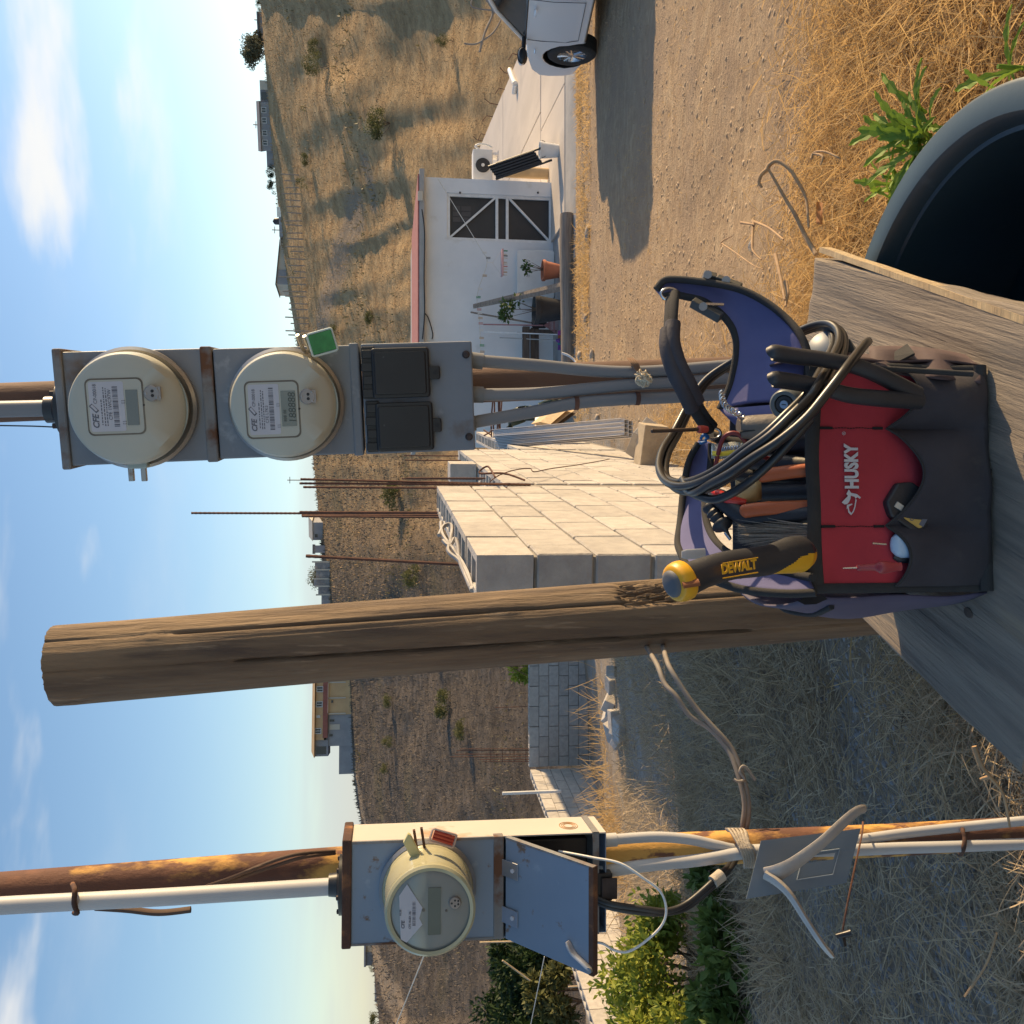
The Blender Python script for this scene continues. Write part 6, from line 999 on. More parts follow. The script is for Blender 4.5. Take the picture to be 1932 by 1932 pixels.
b = B(); b.box2((XL, 0, .0), (XR, DEP, .006)); b.build('floor', M_BLKC, t)
b = B(); pts = [Vector(gl[12][k]) + Vector((-.004, 0, -.006 + .004 * math.sin(k))) for k in range(1, 12)]; b.tube(pts, .004, 6); b.build('side_piping', M_BIND, sl_, 60)
b = B(); q = [P(x, y, 1.165) for x, y in ((1505, 1134), (1522, 1124), (1550, 1122), (1562, 1130), (1540, 1140), (1518, 1141))]; b.add(q, [tuple(range(6))]); b.build('side_pocket_gap', M_STITCH, sl_, world=True)
b = B(); b.sheet([[P(1640 + i * 15, 655 - 9 * math.sin(math.pi * i / 14) * (j < 3) + j * 9 + i * 1.6, 1.24 - .012 * j - .01 * math.sin(i * .9)) for j in range(6)] for i in range(15)]); b.build('end_pouch', M_BRN, t, 60, 0, .003, world=True)
strip_tube([P(1640 + i * 15, 694 + i * .9, 1.165) for i in range(14)], .0035, 'pouch_zip', M_BIND, 1, None).matrix_parent_inverse = FB.I
b = B(); b.sheet([[P(1672, 676, 1.215), P(1690, 686, 1.20)], [P(1712, 650, 1.23), P(1726, 668, 1.20)]]); b.build('pouch_flap', M_BIND, t, None, 0, .003, world=True)
# tall end flaps (purple inside) and the strap handle between them
def flap(nm, outer, inner, k=8):
    O = [P(*p) for p in outer]; I = [P(*p) for p in inner]; O = smoothpath(O, 5); I = smoothpath(I, 5); n = min(len(O), len(I)); O = [O[int(i * (len(O) - 1) / (n - 1))] for i in range(n)]; I = [I[int(i * (len(I) - 1) / (n - 1))] for i in range(n)]
    g = [[a.lerp(c, j / k) + Vector((.006 * math.sin(math.pi * j / k), .014 * math.sin(math.pi * j / k), 0)) for j in range(k + 1)] for a, c in zip(O, I)]
    b = B(); b.sheet(g); f = b.build(nm, M_PURP, t, 70, 0, .004, world=True)
    for L in (O, I): b = B(); b.tube(L, .0052, 8); b.build('flap_binding', M_BIND, f, 60, world=True)
    return f
fl = flap('right_flap', [(1238, 546, 1.36), (1252, 530, 1.36), (1275, 527, 1.355), (1333, 533, 1.34), (1393, 545, 1.32), (1443, 569, 1.30), (1483, 600, 1.28), (1510, 632, 1.26), (1524, 670, 1.25), (1522, 715, 1.24), (1508, 760, 1.24)],
          [(1250, 560, 1.36), (1272, 556, 1.36), (1295, 560, 1.355), (1326, 568, 1.35), (1358, 590, 1.345), (1380, 616, 1.34), (1389, 643, 1.335), (1389, 668, 1.33), (1384, 700, 1.33), (1375, 735, 1.33), (1358, 772, 1.33)])
b = B(); b.sheet([[P(1358, 772, 1.33).lerp(P(1508, 760, 1.24), j / 6), P(1376, 790, 1.32).lerp(P(1500, 790, 1.24), j / 6), P(1400, 812, 1.31).lerp(P(1490, 822, 1.25), j / 6)] for j in range(7)]); b.build('flap_root', M_PURP, fl, 60, 0, .004, world=True)
flap('left_flap', [(1318, 836, 1.42), (1300, 870, 1.42), (1290, 920, 1.40), (1284, 980, 1.37), (1279, 1020, 1.33), (1284, 1042, 1.30), (1300, 1070, 1.26), (1340, 1092, 1.23), (1400, 1112, 1.20), (1480, 1120, 1.17), (1540, 1118, 1.15)],
     [(1342, 836, 1.42), (1341, 870, 1.42), (1336, 910, 1.40), (1330, 940, 1.37), (1331, 975, 1.34), (1340, 1005, 1.31), (1354, 1026, 1.28), (1380, 1046, 1.25), (1430, 1066, 1.22), (1490, 1082, 1.19), (1535, 1090, 1.15)])
for nm, pts in (('magnet_clip', [(1330, 545), (1352, 545)]),): pass
M_CLIP = mat('olive_clip', (.085, .085, .075), (.065, .065, .06), scale=20, rough=.45)
for q0, q1, r_ in (((1306, 570, 1.335), (1360, 600, 1.325), .0115), ((1327, 520, 1.35), (1350, 526, 1.35), .012), ((1352, 526, 1.345), (1398, 543, 1.335), .010)):
    b = B(); b.tube([P(*q0), P(*q1)], r_, 4, flat=.75, up=(0, -1, .3)); c = b.build('clip', M_CLIP, fl, None, .0015, world=True); b = B(); m_ = P(*q0).lerp(P(*q1), .4) + Vector((0, -.010, .004)); b.tube([m_, m_ + Vector((0, -.003, .001))], .0058, 14); b.build('clip_button', M_PORT, c, 50, world=True)
b = B(); m_ = P(1345, 574, 1.325); b.box(m_, (.003, .004, .03)); b.build('clip_plate', M_STEEL, fl, world=True)
hd = [(1266, 562, 1.345), (1264, 585, 1.33), (1262, 620, 1.315), (1261, 655, 1.305), (1273, 697, 1.30), (1292, 735, 1.305), (1308, 770, 1.32), (1325, 797, 1.34), (1338, 812, 1.36)]
for dx, r_, m, nm in ((0, .0082, M_BIND, 'handle_strap'), (9, .0080, M_BIND, 'handle_strap')): b = B(); b.tube(smoothpath([P(x + dx * .7, y - dx, d) for x, y, d in hd], 6), r_, 10, flat=.75); hs = b.build(nm, m, t, 60, world=True)
for dx in (-3, 11): b = B(); b.tube(smoothpath([P(x + dx * .7, y - dx, d - .003) for x, y, d in hd[2:7]], 6), .0108, 10); b.build('handle_sleeve', mat('grey_sleeve', (.055, .05, .056), (.045, .04, .046), scale=20, rough=.75, bump=.2, bscale=60), t, 60, world=True)
for c, s1 in (((1262, 556, 1.35), 1), ((1342, 818, 1.365), 1)): b = B(); o = P(*c); b.tube([o + Vector((.008 * math.cos(a), -.004, .0125 * math.sin(a))) for a in np.linspace(0, 6.2832, 25)], .0021, 8, False); b.build('ring', M_STEEL, t, 50, world=True)
b = B(); b.tube([P(1342, 822, 1.37), P(1378, 836, 1.385), P(1402, 838, 1.39)], [.011, .013, .013], 8, flat=.5); b.build('strap_loop', M_BIND, t, 60, world=True)
# ---------------------------------------------------------------- tools in the bag
def W(pts, k=6): return smoothpath([P(*p) for p in pts], k)
M_BLKR = mat('black_rubber', (.022, .023, .026), (.03, .03, .034), scale=20, rough=.48, bump=.1, bscale=80); M_YEL = mat('yellow_plastic', (.72, .37, .015), (.66, .33, .012), scale=10, rough=.4, c3=(.50, .27, .03), c3scale=14, thr=(.64, .8)); M_ORA = mat('orange_grip', (.50, .115, .03), (.44, .10, .026), scale=12, rough=.5, bump=.1); M_DGREY = mat('dusty_grey_rubber', (.10, .105, .115), (.085, .09, .10), scale=12, rough=.6)
t = thing('jab_saw', 'yellow and black saw handle sticking out of the bag corner', 'saw', P(1524, 1040, 1.155)); ax_ = W([(1524, 1046, 1.150), (1500, 1046, 1.135), (1470, 1052, 1.12), (1430, 1060, 1.105), (1380, 1066, 1.09), (1335, 1078, 1.075), (1305, 1090, 1.066), (1283, 1098, 1.06)], 36)
n = len(ax_); wr_ = np.interp(np.linspace(0, 1, n), [0, .10, .2, .34, .55, .75, .9, 1], [.014, .022, .0215, .0175, .0168, .0172, .0185, .020]); rs = []; b = B(); b.tube(ax_, [float(k) for k in wr_], 72, flat=.92, up=(1, 0, 0))
b.m = [0] * len(b.f); o_ = b.build('grip', [M_BLKR, M_YEL], t, 50, world=True); me = o_.data
for pg in me.polygons:
    c = pg.center; s = min(range(n), key=lambda i: (ax_[i] - c).length_squared) / (n - 1); rel = c - ax_[int(s * (n - 1))]
    if (s < .20 and (rel.x < .004 - s * .02 or rel.z < -.012)) or (.2 <= s < .36 and rel.x < -.0155 + (.36 - s) * .10) or (s < .035): pg.material_index = 1
cap = W([(1296, 1092, 1.063), (1286, 1096, 1.060), (1274, 1100, 1.056), (1268, 1102, 1.054)], 4); b = B(); b.tube(cap, [.0195, .0215, .0225, .0228, .0228, .0228, .0225, .022, .021, .0205, .019, .017, .0145], 24, flat=1.0, up=(1, 0, 0)); b.build('end_cap', M_YEL, t, 50, world=True)
b = B(); e = cap[-1]; dv = (cap[-1] - cap[0]).normalized(); b.tube([e - dv * .004, e + dv * .002, e + dv * .0045], [.0162, .0150, .0105], 20, up=(1, 0, 0)); b.build('end_pad', M_DGREY, t, 50, world=True)
b = B(); q = P(1302, 1104, 1.038); b.tube([q + Vector((0, 0, .008)), q + Vector((.003, 0, -.010))], [.0045, .005], 10, flat=.5); b.build('lanyard_hole', mat('brown_hole', (.22, .07, .02), rough=.7), t, 50, world=True)
for k in range(13): b = B(); f = .34 + .045 * k; c = ax_[int(f * (n - 1))]; b.tube([c + Vector((-.0150, -.004, .004)), c + Vector((-.0166, .003, 0))], .0013, 5); b.build('grip_rib', M_DGREY, t, world=True)
d0, d1 = P(1358, 1058, 1.060), P(1432, 1050, 1.078); fwd_ = (d1 - d0).normalized(); q = P(1362, 1083, 1.0555); LS = P(1362, 1083, 1.055); LE = P(1430, 1072, 1.076)
text('lettering', 'DEWALT', basis(LS, LE - LS, Vector((1, 0, .05))), .0150, M_YEL, t, True, .0006, 0, .95, (LE - LS).length / .0605, depth=.0003)
for dv_ in (-5, 23): b = B(); A_, C_ = P(1364, 1086 - dv_ + (0), 1.0555), P(1430, 1075 - dv_, 1.0762); b.tube([A_, C_], .0008, 4); b.build('logo_bar', M_YEL, t, world=True)
b = B(); b.tube([P(1286, 1046, 1.12), P(1296, 1046, 1.12), P(1330, 1044, 1.13)], [.004, .006, .006], 10, flat=.3, up=(1, 0, 0)); tag(b.build('steel_strip', M_PVCW, None, 50), 'pale flat strip end behind the saw handle', 'strip')
def tool(name, lab, cat, pts, r, m, n=14, fl=1, up=None, k=6):
    b = B(); q = W(pts, k); rr = [float(x) for x in np.interp(np.linspace(0, 1, len(q)), np.linspace(0, 1, len(r)), r)] if isinstance(r, list) else r; b.tube(q, rr, n, flat=fl, up=up); return tag(b.build(name, m, None, 50), lab, cat)
t = thing('black_pliers', 'large pliers with two long black rubber handles in the right pocket', 'pliers', P(1692, 735, 1.145))
for pts in ([(1456, 666, 1.10), (1462, 666, 1.10), (1500, 672, 1.105), (1550, 678, 1.11), (1600, 687, 1.115), (1645, 702, 1.12), (1690, 724, 1.13), (1730, 745, 1.14)], [(1457, 716, 1.10), (1463, 716, 1.10), (1500, 721, 1.105), (1550, 731, 1.11), (1600, 745, 1.115), (1650, 751, 1.12), (1694, 754, 1.13), (1735, 756, 1.14)]):
    b = B(); q = W(pts); b.tube(q, [float(x) for x in np.interp(np.linspace(0, 1, len(q)), [0, .04, .15, .5, 1], [.004, .0085, .0098, .0092, .0105])], 16); b.build('handle', M_BLKR, t, 50, world=True)
t = thing('lock_switch', 'grey round key-lock head poking out of the bag', 'lock', P(1484, 760, 1.20)); q = P(1482, 762, 1.185); vdir = (EYE - q).normalized(); Mv = Matrix.Translation(q) @ (vdir + Vector((-.15, 0, .35))).to_track_quat('Z', 'Y').to_matrix().to_4x4()
b = B(); b.lathe([(.016, -.03), (.019, -.004), (.0185, .004), (.0165, .007), (.012, .007), (.0115, .004), (.0005, .004)], 32, Mv, False); b.build('body', mat('grey_green_plastic', (.13, .14, .135), (.11, .12, .115), scale=9, rough=.35), t, 40, world=True); b = B(); b.lathe([(.0115, .0045), (.010, .0062), (.006, .0055)], 24, Mv, False); b.build('bezel', M_BLKR, t, 40, world=True); b = B(); b.lathe([(.0055, .0045), (.005, .0075), (.0003, .0075)], 18, Mv, False); ky_ = b.build('key_plug', mat('zinc_plug', (.42, .50, .60), rough=.3, metal=.6), t, 40, world=True); b = B(); b.box((0, 0, .0076), (.001, .0052, .0008)); b.v = [tuple(Mv @ Vector(v)) for v in b.v]; b.build('key_slot', M_GASK, ky_, world=True)
t = thing('worn_hammer', 'worn grey-brown hammer head lying in the bag', 'hammer', P(1440, 812, 1.24)); b = B(); b.tube(W([(1393, 806, 1.24), (1400, 806, 1.24), (1420, 806, 1.235), (1450, 805, 1.23), (1480, 802, 1.225), (1510, 800, 1.22)]), [.010 + .0 * i for i in range(3)] + [.014 + .003 * math.sin(math.pi * i / 28) for i in range(28)], 18, flat=.9); b.build('head', mat('worn_metal', (.13, .115, .10), (.19, .155, .12), scale=12, rough=.55, metal=.2, c3=(.10, .12, .15), c3scale=8, thr=(.55, .7), bump=.3, bscale=40), t, 50, world=True); b = B(); b.tube(W([(1396, 815, 1.226), (1420, 812, 1.221), (1450, 809, 1.217)]), .0012, 5); b.build('seam', M_GASK, t, world=True)
t = thing('screwdriver', 'thin screwdriver with its blade pointing up from the bag', 'screwdriver', P(1345, 812, 1.30)); b = B(); b.tube(W([(1228, 813, 1.26), (1236, 813, 1.262), (1270, 812, 1.27), (1318, 810, 1.285)], 4), [.0008, .0022, .0030] + [.0026] * 10, 8); b.build('shaft', mat('dark_steel', (.12, .085, .06), (.09, .065, .05), scale=20, rough=.4, metal=.6), t, 50, world=True); b = B(); b.tube(W([(1316, 810, 1.285), (1325, 810, 1.288), (1335, 810, 1.29)], 4), [.0035, .005, .0055, .0055, .0055, .0055, .005, .0045, .004], 10); b.build('handle', MATS['red_plastic'], t, 50, world=True)
b = B(); s1_ = W([(1362, 742, 1.235), (1364, 757, 1.232), (1372, 768, 1.23), (1384, 776, 1.23), (1400, 786, 1.235)], 14); 
for ph in (0, math.pi): b.tube([p + Vector((.0035 * math.cos(i * .55 + ph), 0, .0035 * math.sin(i * .55 + ph))) for i, p in enumerate(s1_)], .0013, 6)
tag(b.build('twisted_wire', M_STEEL, None, 50), 'bright twisted steel wire over the bag rim', 'wire')
b = B(); sp2 = W([(1355, 850, 1.27), (1372, 848, 1.265), (1392, 846, 1.262)], 30); b.tube([p + Vector((.0045 * math.cos(i * .9), .0045 * math.sin(i * .9), 0)) for i, p in enumerate(sp2)], .0009, 5); tag(b.build('coil_spring', M_STEEL, None, 50), 'small steel coil spring among the tools', 'spring')
t = thing('plastic_packet', 'clear packet with a yellow label in the bag', 'packet', P(1375, 855, 1.26)); b = B(); b.sheet([[P(1342 + i * 9, 836 + j * 7 + 2 * math.sin(i), 1.285 - .006 * j + .003 * math.sin(i * 2 + j)) for j in range(5)] for i in range(8)]); b.build('film', M_CLEAR, t, 50, 0, .0012, world=True); b = B(); b.sheet([[P(1344 + i * 9, 851 + j * 4 + 1.5 * math.sin(i), 1.255 - .003 * j) for j in range(3)] for i in range(7)]); b.build('label', mat('yellow_label', (.62, .50, .03), scale=20, rough=.5), t, 50, 0, .001, world=True)
tool('red_lead', 'looping dark red test lead beside the packet', 'cable', [(1350, 880, 1.255), (1356, 852, 1.25), (1364, 828, 1.245), (1376, 818, 1.24), (1390, 818, 1.238), (1402, 828, 1.24), (1416, 844, 1.245), (1440, 862, 1.255), (1462, 868, 1.26)], .0030, mat('dark_red_lead', (.20, .025, .025), rough=.45), 8)
tool('blue_twist', 'knot of bright blue wire tied at the strap ring', 'wire', [(1322, 828, 1.355), (1328, 820, 1.35), (1336, 824, 1.352), (1330, 830, 1.356), (1322, 836, 1.35), (1334, 832, 1.348)], .0022, mat('blue_insulation', (.02, .14, .38), rough=.4), 7)
t = thing('orange_pliers', 'pliers with two orange grips standing in the bag', 'pliers', P(1560, 920, 1.2))
for pts in ([(1430, 898, 1.215), (1440, 897, 1.212), (1470, 893, 1.205), (1500, 889, 1.197), (1560, 884, 1.185)], [(1396, 967, 1.225), (1408, 964, 1.222), (1440, 960, 1.212), (1480, 958, 1.203), (1560, 955, 1.185)]):
    b = B(); q = W(pts); b.tube(q, [float(x) for x in np.interp(np.linspace(0, 1, len(q)), [0, .08, .2, 1], [.002, .006, .0088, .0085])], 14, flat=.7, up=(1, 0, 0)); b.build('grip', M_ORA, t, 50, world=True)
tool('side_cutter', 'black curved plier handle with a red insert in the bag', 'pliers', [(1345, 930, 1.275), (1356, 938, 1.265), (1372, 950, 1.255), (1390, 966, 1.245), (1412, 978, 1.235), (1450, 976, 1.22), (1530, 970, 1.19)], [.008, .012, .013, .012, .011, .011, .011], M_BLKR)
tool('red_spring_grip', 'small bright red ribbed grip in the bag', 'grip', [(1346, 928, 1.258), (1356, 932, 1.25), (1372, 941, 1.245), (1390, 946, 1.243), (1408, 948, 1.24)], [.004, .006, .0065, .006, .004], mat('bright_red_plastic', (.62, .035, .025), (.5, .03, .02), scale=40, rough=.3))
t = thing('nut_driver', 'black nut driver with a steel tip in the bag', 'driver', P(1370, 990, 1.27)); b = B(); b.tube(W([(1336, 954, 1.275), (1352, 975, 1.265), (1362, 988, 1.26)], 6), [.009, .010, .0095, .008, .0105, .008, .0105, .009, .0085, .008, .010, .012, .012], 14); b.build('handle', M_BLKR, t, 40, world=True); b = B(); b.tube(W([(1362, 988, 1.26), (1368, 998, 1.255), (1377, 1016, 1.25)], 4), [.014, .0145, .014, .012, .006, .003, .0026, .0026, .0024], 14); b.build('chuck', M_BLKR, t, 40, world=True); b = B(); b.tube([P(1368, 1005, 1.252), P(1378, 1018, 1.248)], .0022, 8); b.build('tip', M_STEEL, t, 50, world=True)
b = B(); b.sheet([[P(1388 + i * 12, 906 + j * 9 + 6 * math.sin(i * .8), 1.245 + .004 * math.sin(i + j)) for j in range(5)] for i in range(5)]); tag(b.build('amber_holder', mat('amber_plastic', (.52, .33, .13), (.46, .29, .11), rough=.35), None, 50, 0, .003), 'amber plastic piece half hidden among the tools', 'plastic piece')
t = thing('paint_brush', 'old brush with long grey bristles standing in the bag', 'brush', P(1530, 1005, 1.19)); nb = 1500; u0 = rng.uniform(0, 1, nb); v0 = rng.normal(0, 1, nb) * .28
base = np.array([P(1525, 990 + 28 * a, 1.178 + .006 * c) for a, c in zip(u0, v0)]); tip = np.array([P(1395 + 34 * rng.random() ** 2 + (18 if a < .25 or a > .85 else 0), 980 + 46 * a + rng.normal() * 3, 1.235 + .012 * c) for a, c in zip(u0, v0)]); d = tip - base; l = np.linalg.norm(d, axis=1); V, Fc = ribbons(base, d / l[:, None], l, np.full(nb, .00038), rng.normal(size=(nb, 3)) * .0035, 4); npmesh('bristles', V, Fc, mat('grey_bristle', (.22, .19, .155), (.34, .28, .21), scale=300, rough=.6), t, world=True)
b = B(); b.tube([P(1512, 1006, 1.21), P(1530, 1005, 1.205)], [.015, .015], 14, flat=.4, up=(1, 0, 0)); b.build('ferrule', M_ZINC, t, 50, world=True)
# black filler items so that the bag is full of dark tools
for i, (x, y, d, x1, y1, d1, r_) in enumerate([(1415, 870, 1.29, 1560, 880, 1.22, .012), (1425, 930, 1.29, 1560, 925, 1.22, .012), (1455, 840, 1.28, 1570, 830, 1.22, .014), (1400, 1000, 1.30, 1560, 1040, 1.22, .011), (1385, 895, 1.31, 1560, 905, 1.26, .009)]):
    b = B(); b.tube(W([(x, y, d), (x + 8, y, d - .004), ((x + x1) / 2, (y + y1) / 2, (d + d1) / 2), (x1, y1, d1)], 5), [.003, .007, .01] + [r_] * 13, 12); tag(b.build('dark_tool_handle', M_BLKR, None, 50), ['dark tool handle between the packet and upper orange grip', 'dark tool handle between the two orange grips', 'dark tool handle below the worn hammer', 'dark tool handle behind the brush bristles', 'slim dark handle behind the amber piece'][i], 'tool handle')
# pocket contents
t = thing('multimeter', 'black and yellow test meter tucked into the middle pocket', 'test meter', P(1710, 950, 1.13)); Mm = FB.M @ Matrix.Translation((bx(1712, 955).x, -.001, bx(1712, 955).z)) @ Matrix.Rotation(R(33), 4, 'Y')
b = B(); b.prism([(-.026, -.03), (.026, -.03), (.026, .014), (.014, .030), (-.014, .030), (-.026, .016)], -.009, .011, Mm); b.build('body', M_BLKR, t, None, .003, world=True); b = B(); b.prism(rrect(-.019, .012, -.024, .004, .004), -.0105, -.0085, Mm); lbm = b.build('label', mat('ochre_label', (.56, .36, .09), (.50, .32, .08), rough=.45), t, world=True)
text('lettering', 'CAT III', Mm @ basis((-.017, -.0108, -.010), (1, 0, 0), (0, 0, 1)), .0075, M_INK, lbm, True, .0001); b = B(); b.box((-.004, -.0108, -.022), (.022, .0006, .006)); b.v = [tuple(Mm @ Vector(v)) for v in b.v]; b.build('print_block', M_INK, lbm, world=True); b = B(); b.box((-.010, -.0095, .014), (.007, .003, .010)); b.v = [tuple(Mm @ Vector(v)) for v in b.v]; b.build('window', mat('pale_button', (.62, .55, .45), rough=.4), t, world=True)
t = thing('pin_detector', 'pale blue rounded gadget with a pin in the left pocket', 'gadget', P(1690, 1028, 1.125)); b = B(); c = FB.M @ Vector((bx(1694, 1028).x, -.008, bx(1694, 1028).z)); b.lathe([(.0005, .016), (.008, .014), (.013, .008), (.0155, 0), (.0155, -.02), (.0005, -.022)], 24, Matrix.Translation(c) @ Matrix.Diagonal((1.05, .55, .9, 1))); b.build('body', mat('pale_blue_plastic', (.42, .55, .68), (.38, .50, .63), scale=9, rough=.3), t, 60, world=True); b = B(); b.tube([P(1646, 1025, 1.122), P(1672, 1027, 1.122)], .0013, 8); b.build('pin', M_STEEL, t, 50, world=True); b = B(); b.lathe([(.013, .012), (.018, .004), (.018, -.02)], 20, Matrix.Translation(c + Vector((-.003, .006, -.004))) @ Matrix.Diagonal((1.1, .5, 1, 1)), False); b.build('holder', M_BLKR, t, 60, world=True)
t = thing('test_probe', 'red test probe with a steel tip in the left pocket', 'probe', P(1670, 1070, 1.12)); b = B(); b.tube(W([(1616, 1071, 1.125), (1625, 1071, 1.125), (1650, 1070, 1.122), (1664, 1070, 1.12), (1700, 1069, 1.118)], 4), [.002, .003, .0035, .004, .004, .004, .0042, .0044, .0045, .005, .006, .0075, .008, .0075, .006, .005, .005], 12); b.build('handle', mat('red_probe', (.34, .035, .04), (.28, .03, .034), rough=.4), t, 50, world=True); b = B(); b.tube([P(1590, 1072, 1.126), P(1620, 1071, 1.125)], [.0007, .0013], 8); b.build('tip', M_STEEL, t, 50, world=True)
# coil of black cable slung over the bag
base_loop = [(1440, 652, 1.40), (1498, 628, 1.36), (1535, 613, 1.33), (1562, 610, 1.30), (1580, 622, 1.27), (1583, 645, 1.235), (1573, 670, 1.19), (1547, 720, 1.10), (1524, 752, 1.085), (1492, 784, 1.075), (1452, 822, 1.075), (1410, 852, 1.09), (1368, 884, 1.12), (1332, 905, 1.15), (1300, 916, 1.19), (1272, 916, 1.23), (1252, 904, 1.28), (1243, 880, 1.33), (1250, 848, 1.38), (1272, 812, 1.43), (1300, 760, 1.46), (1333, 715, 1.47), (1385, 680, 1.45), (1440, 652, 1.40)]
M_CORD = mat('black_power_cord', (.014, .0135, .0135), (.022, .02, .019), scale=16, rough=.36, spec=.6); t = thing('cable_coil', 'coil of thick black cable slung over the tool bag', 'cable', P(1500, 780, 1.1))
for k, (ox, oy, od, sc) in enumerate([(0, 0, 0, 1.0), (9, 6, .012, .985), (17, 12, .004, 1.0), (-7, -4, .03, .955)]):
    cx, cy = 1420, 770; pts = [(cx + (x - cx) * sc + ox * math.sin(math.pi * i / 23), cy + (y - cy) * sc + oy * math.sin(math.pi * i / 23) + (3 if k % 2 else 0), d + od) for i, (x, y, d) in enumerate(base_loop)]; b = B(); b.tube(W(pts, 8), .0052, 10, False); b.build('strand', M_CORD, t, 60, world=True)
b = B(); b.tube(W([(1638, 644, 1.20), (1630, 652, 1.15), (1600, 690, 1.085), (1560, 742, 1.068), (1520, 790, 1.062), (1470, 832, 1.066), (1420, 864, 1.08), (1380, 892, 1.10), (1340, 914, 1.14), (1310, 930, 1.18), (1290, 920, 1.24)], 8), .0055, 10); b.build('strand_end', M_CORD, t, 60, world=True)
b = B(); b.tube(W([(1288, 905, 1.24), (1300, 925, 1.2), (1325, 938, 1.165), (1352, 942, 1.14), (1390, 925, 1.115), (1430, 895, 1.095), (1475, 852, 1.08), (1530, 790, 1.07)], 8), .0053, 10); b.build('strand_end', M_CORD, t, 60, world=True)
t = thing('clear_lid', 'pale translucent lid wedged behind the black handles', 'lid', P(1560, 650, 1.3)); b = B(); b.lathe([(.0005, .004), (.025, .004), (.028, 0), (.028, -.008)], 28, Matrix.Translation(P(1562, 656, 1.30)) @ Matrix.Rotation(R(55), 4, 'X') @ Matrix.Rotation(R(25), 4, 'Y'), False); b.build('disc', mat('pale_lid', (.16, .20, .25), rough=.45), t, 60, world=True)
b = B(); b.tube([P(1585, 655, 1.265), P(1608, 690, 1.24)], .016, 4, flat=.25); tag(b.build('web_strap', M_BIND, None), 'short black webbing strap at the bag right corner', 'strap')
# ================================================================ ground cover: straw, gravel, clods, weeds
M_STRAW = mat('dry_straw', (.66, .46, .21), (.48, .325, .145), scale=9, rough=.75, coords='World', trl=.45, c3=(.30, .20, .11), c3scale=14, thr=(.62, .74)); M_STRAWG = mat('grey_straw', (.60, .47, .30), (.42, .325, .21), scale=9, rough=.85, coords='World', trl=.2, c3=(.16, .13, .10), c3scale=14, thr=(.56, .68))
M_GRAV = mat('grey_gravel', (.34, .335, .33), (.21, .205, .20), scale=11, rough=.95, coords='World'); M_CLOD = mat('dirt_clod', (.47, .35, .22), (.36, .26, .165), scale=11, rough=.95, coords='World')
def field(n, fx, fy_, dens=None):
    x = fx(n); y = fy_(n); k = np.ones(len(x), bool) if dens is None else rng.random(len(x)) < dens(x, y); return x[k], y[k]
def lay_straw(name, lab, m, x, y, L, w, lift, up, bend=.25, seg=3, z0=.0, cat='straw'):
    n = len(x); z = H(x, y) + rng.random(n) ** 2 * lift + z0; a = rng.uniform(0, 6.283, n); d = np.stack([np.cos(a), np.sin(a), np.abs(rng.normal(size=n)) * up], 1); d /= np.linalg.norm(d, axis=1, keepdims=True)
    l = rng.uniform(.35, 1.25, n) * L; V, Fc = ribbons(np.stack([x, y, z], 1), d, l, rng.uniform(.6, 1.3, n) * w, rng.normal(size=(n, 3)) * (l * bend)[:, None] * np.array([1, 1, .35]), seg); return tag(npmesh(name, V, Fc, m), lab, cat, kind='stuff')
wedge = lambda y0, y1, p=1.6: (lambda n: y0 + (y1 - y0) * rng.random(n) ** p)
# left, shaded slope
y = wedge(1.9, 7.5, 1.5)(60000); x = -rng.random(60000) * (y * .56 + .2) + .12; k = rng.random(60000) < np.clip(.35 + 1.3 * fbm(x * 1.1, y * 1.1, 3) + .25 * sst(y, 2.4, 5), .05, 1); x, y = x[k], y[k]
lay_straw('fallen_straw', 'matted grey-brown straw over the shaded gravel slope', M_STRAWG, x, y, .15, .0018, .035, .25)
y = wedge(4.6, 18.5, 1.2)(42000); x = -rng.random(42000) * (y * .56 + .2) + .3 + .02 * y; k = (x > -y * .56) & (y < 12.2) & (rng.random(42000) < np.clip(.6 + 1.2 * fbm(x * .8, y * .8, 3), .1, 1)); lay_straw('standing_dry_weeds', 'dry brown weeds standing on the lower slope before the block walls', M_STRAWG, x[k], y[k], .21, .0026, .02, 1.4, .22)
y = wedge(1.9, 8, 1.7)(9000); x = -rng.random(9000) * (y * .56 + .2) + .15; z = H(x, y); V, Fc = pebbles(np.stack([x, y, z], 1), .004 + .011 * rng.random(9000) ** 3 + .002 * y ** .5, .7); tag(npmesh('gravel', V, Fc, M_GRAV), 'grey gravel scattered on the shaded slope', 'gravel', kind='stuff')
# straw heap at the foot of the post and golden straw round the tub
n = 5200; a = rng.normal(size=(n, 2)); x = -.42 + a[:, 0] * .28; y = 2.75 + a[:, 1] * .28; lay_straw('straw_heap', 'heap of loose straw at the foot of the timber post', M_STRAWG, x, y, .2, .0016, .08, .35)
def gold(n, cx, cy, sx, sy): a = rng.normal(size=(n, 2)); return cx + a[:, 0] * sx, cy + a[:, 1] * sy
x1, y1 = gold(22000, 1.35, 3.1, .6, .55); x2, y2 = gold(13000, .75, 3.35, .45, .5); x3, y3 = gold(8000, 2.3, 2.9, .6, .7); x4, y4 = gold(3500, .2, 5.2, .25, .8); x5, y5 = gold(3000, .55, 6.8, .3, .8); x = np.concatenate([x1, x2, x3, x4, x5]); y = np.concatenate([y1, y2, y3, y4, y5]); k = (y > 1.75) & (np.hypot(x - TC.x, y - TC.y) > TR + .05)
lay_straw('golden_straw', 'golden sunlit straw heaped round the tub', M_STRAW, x[k], y[k], .17, .0016, .075, .42)
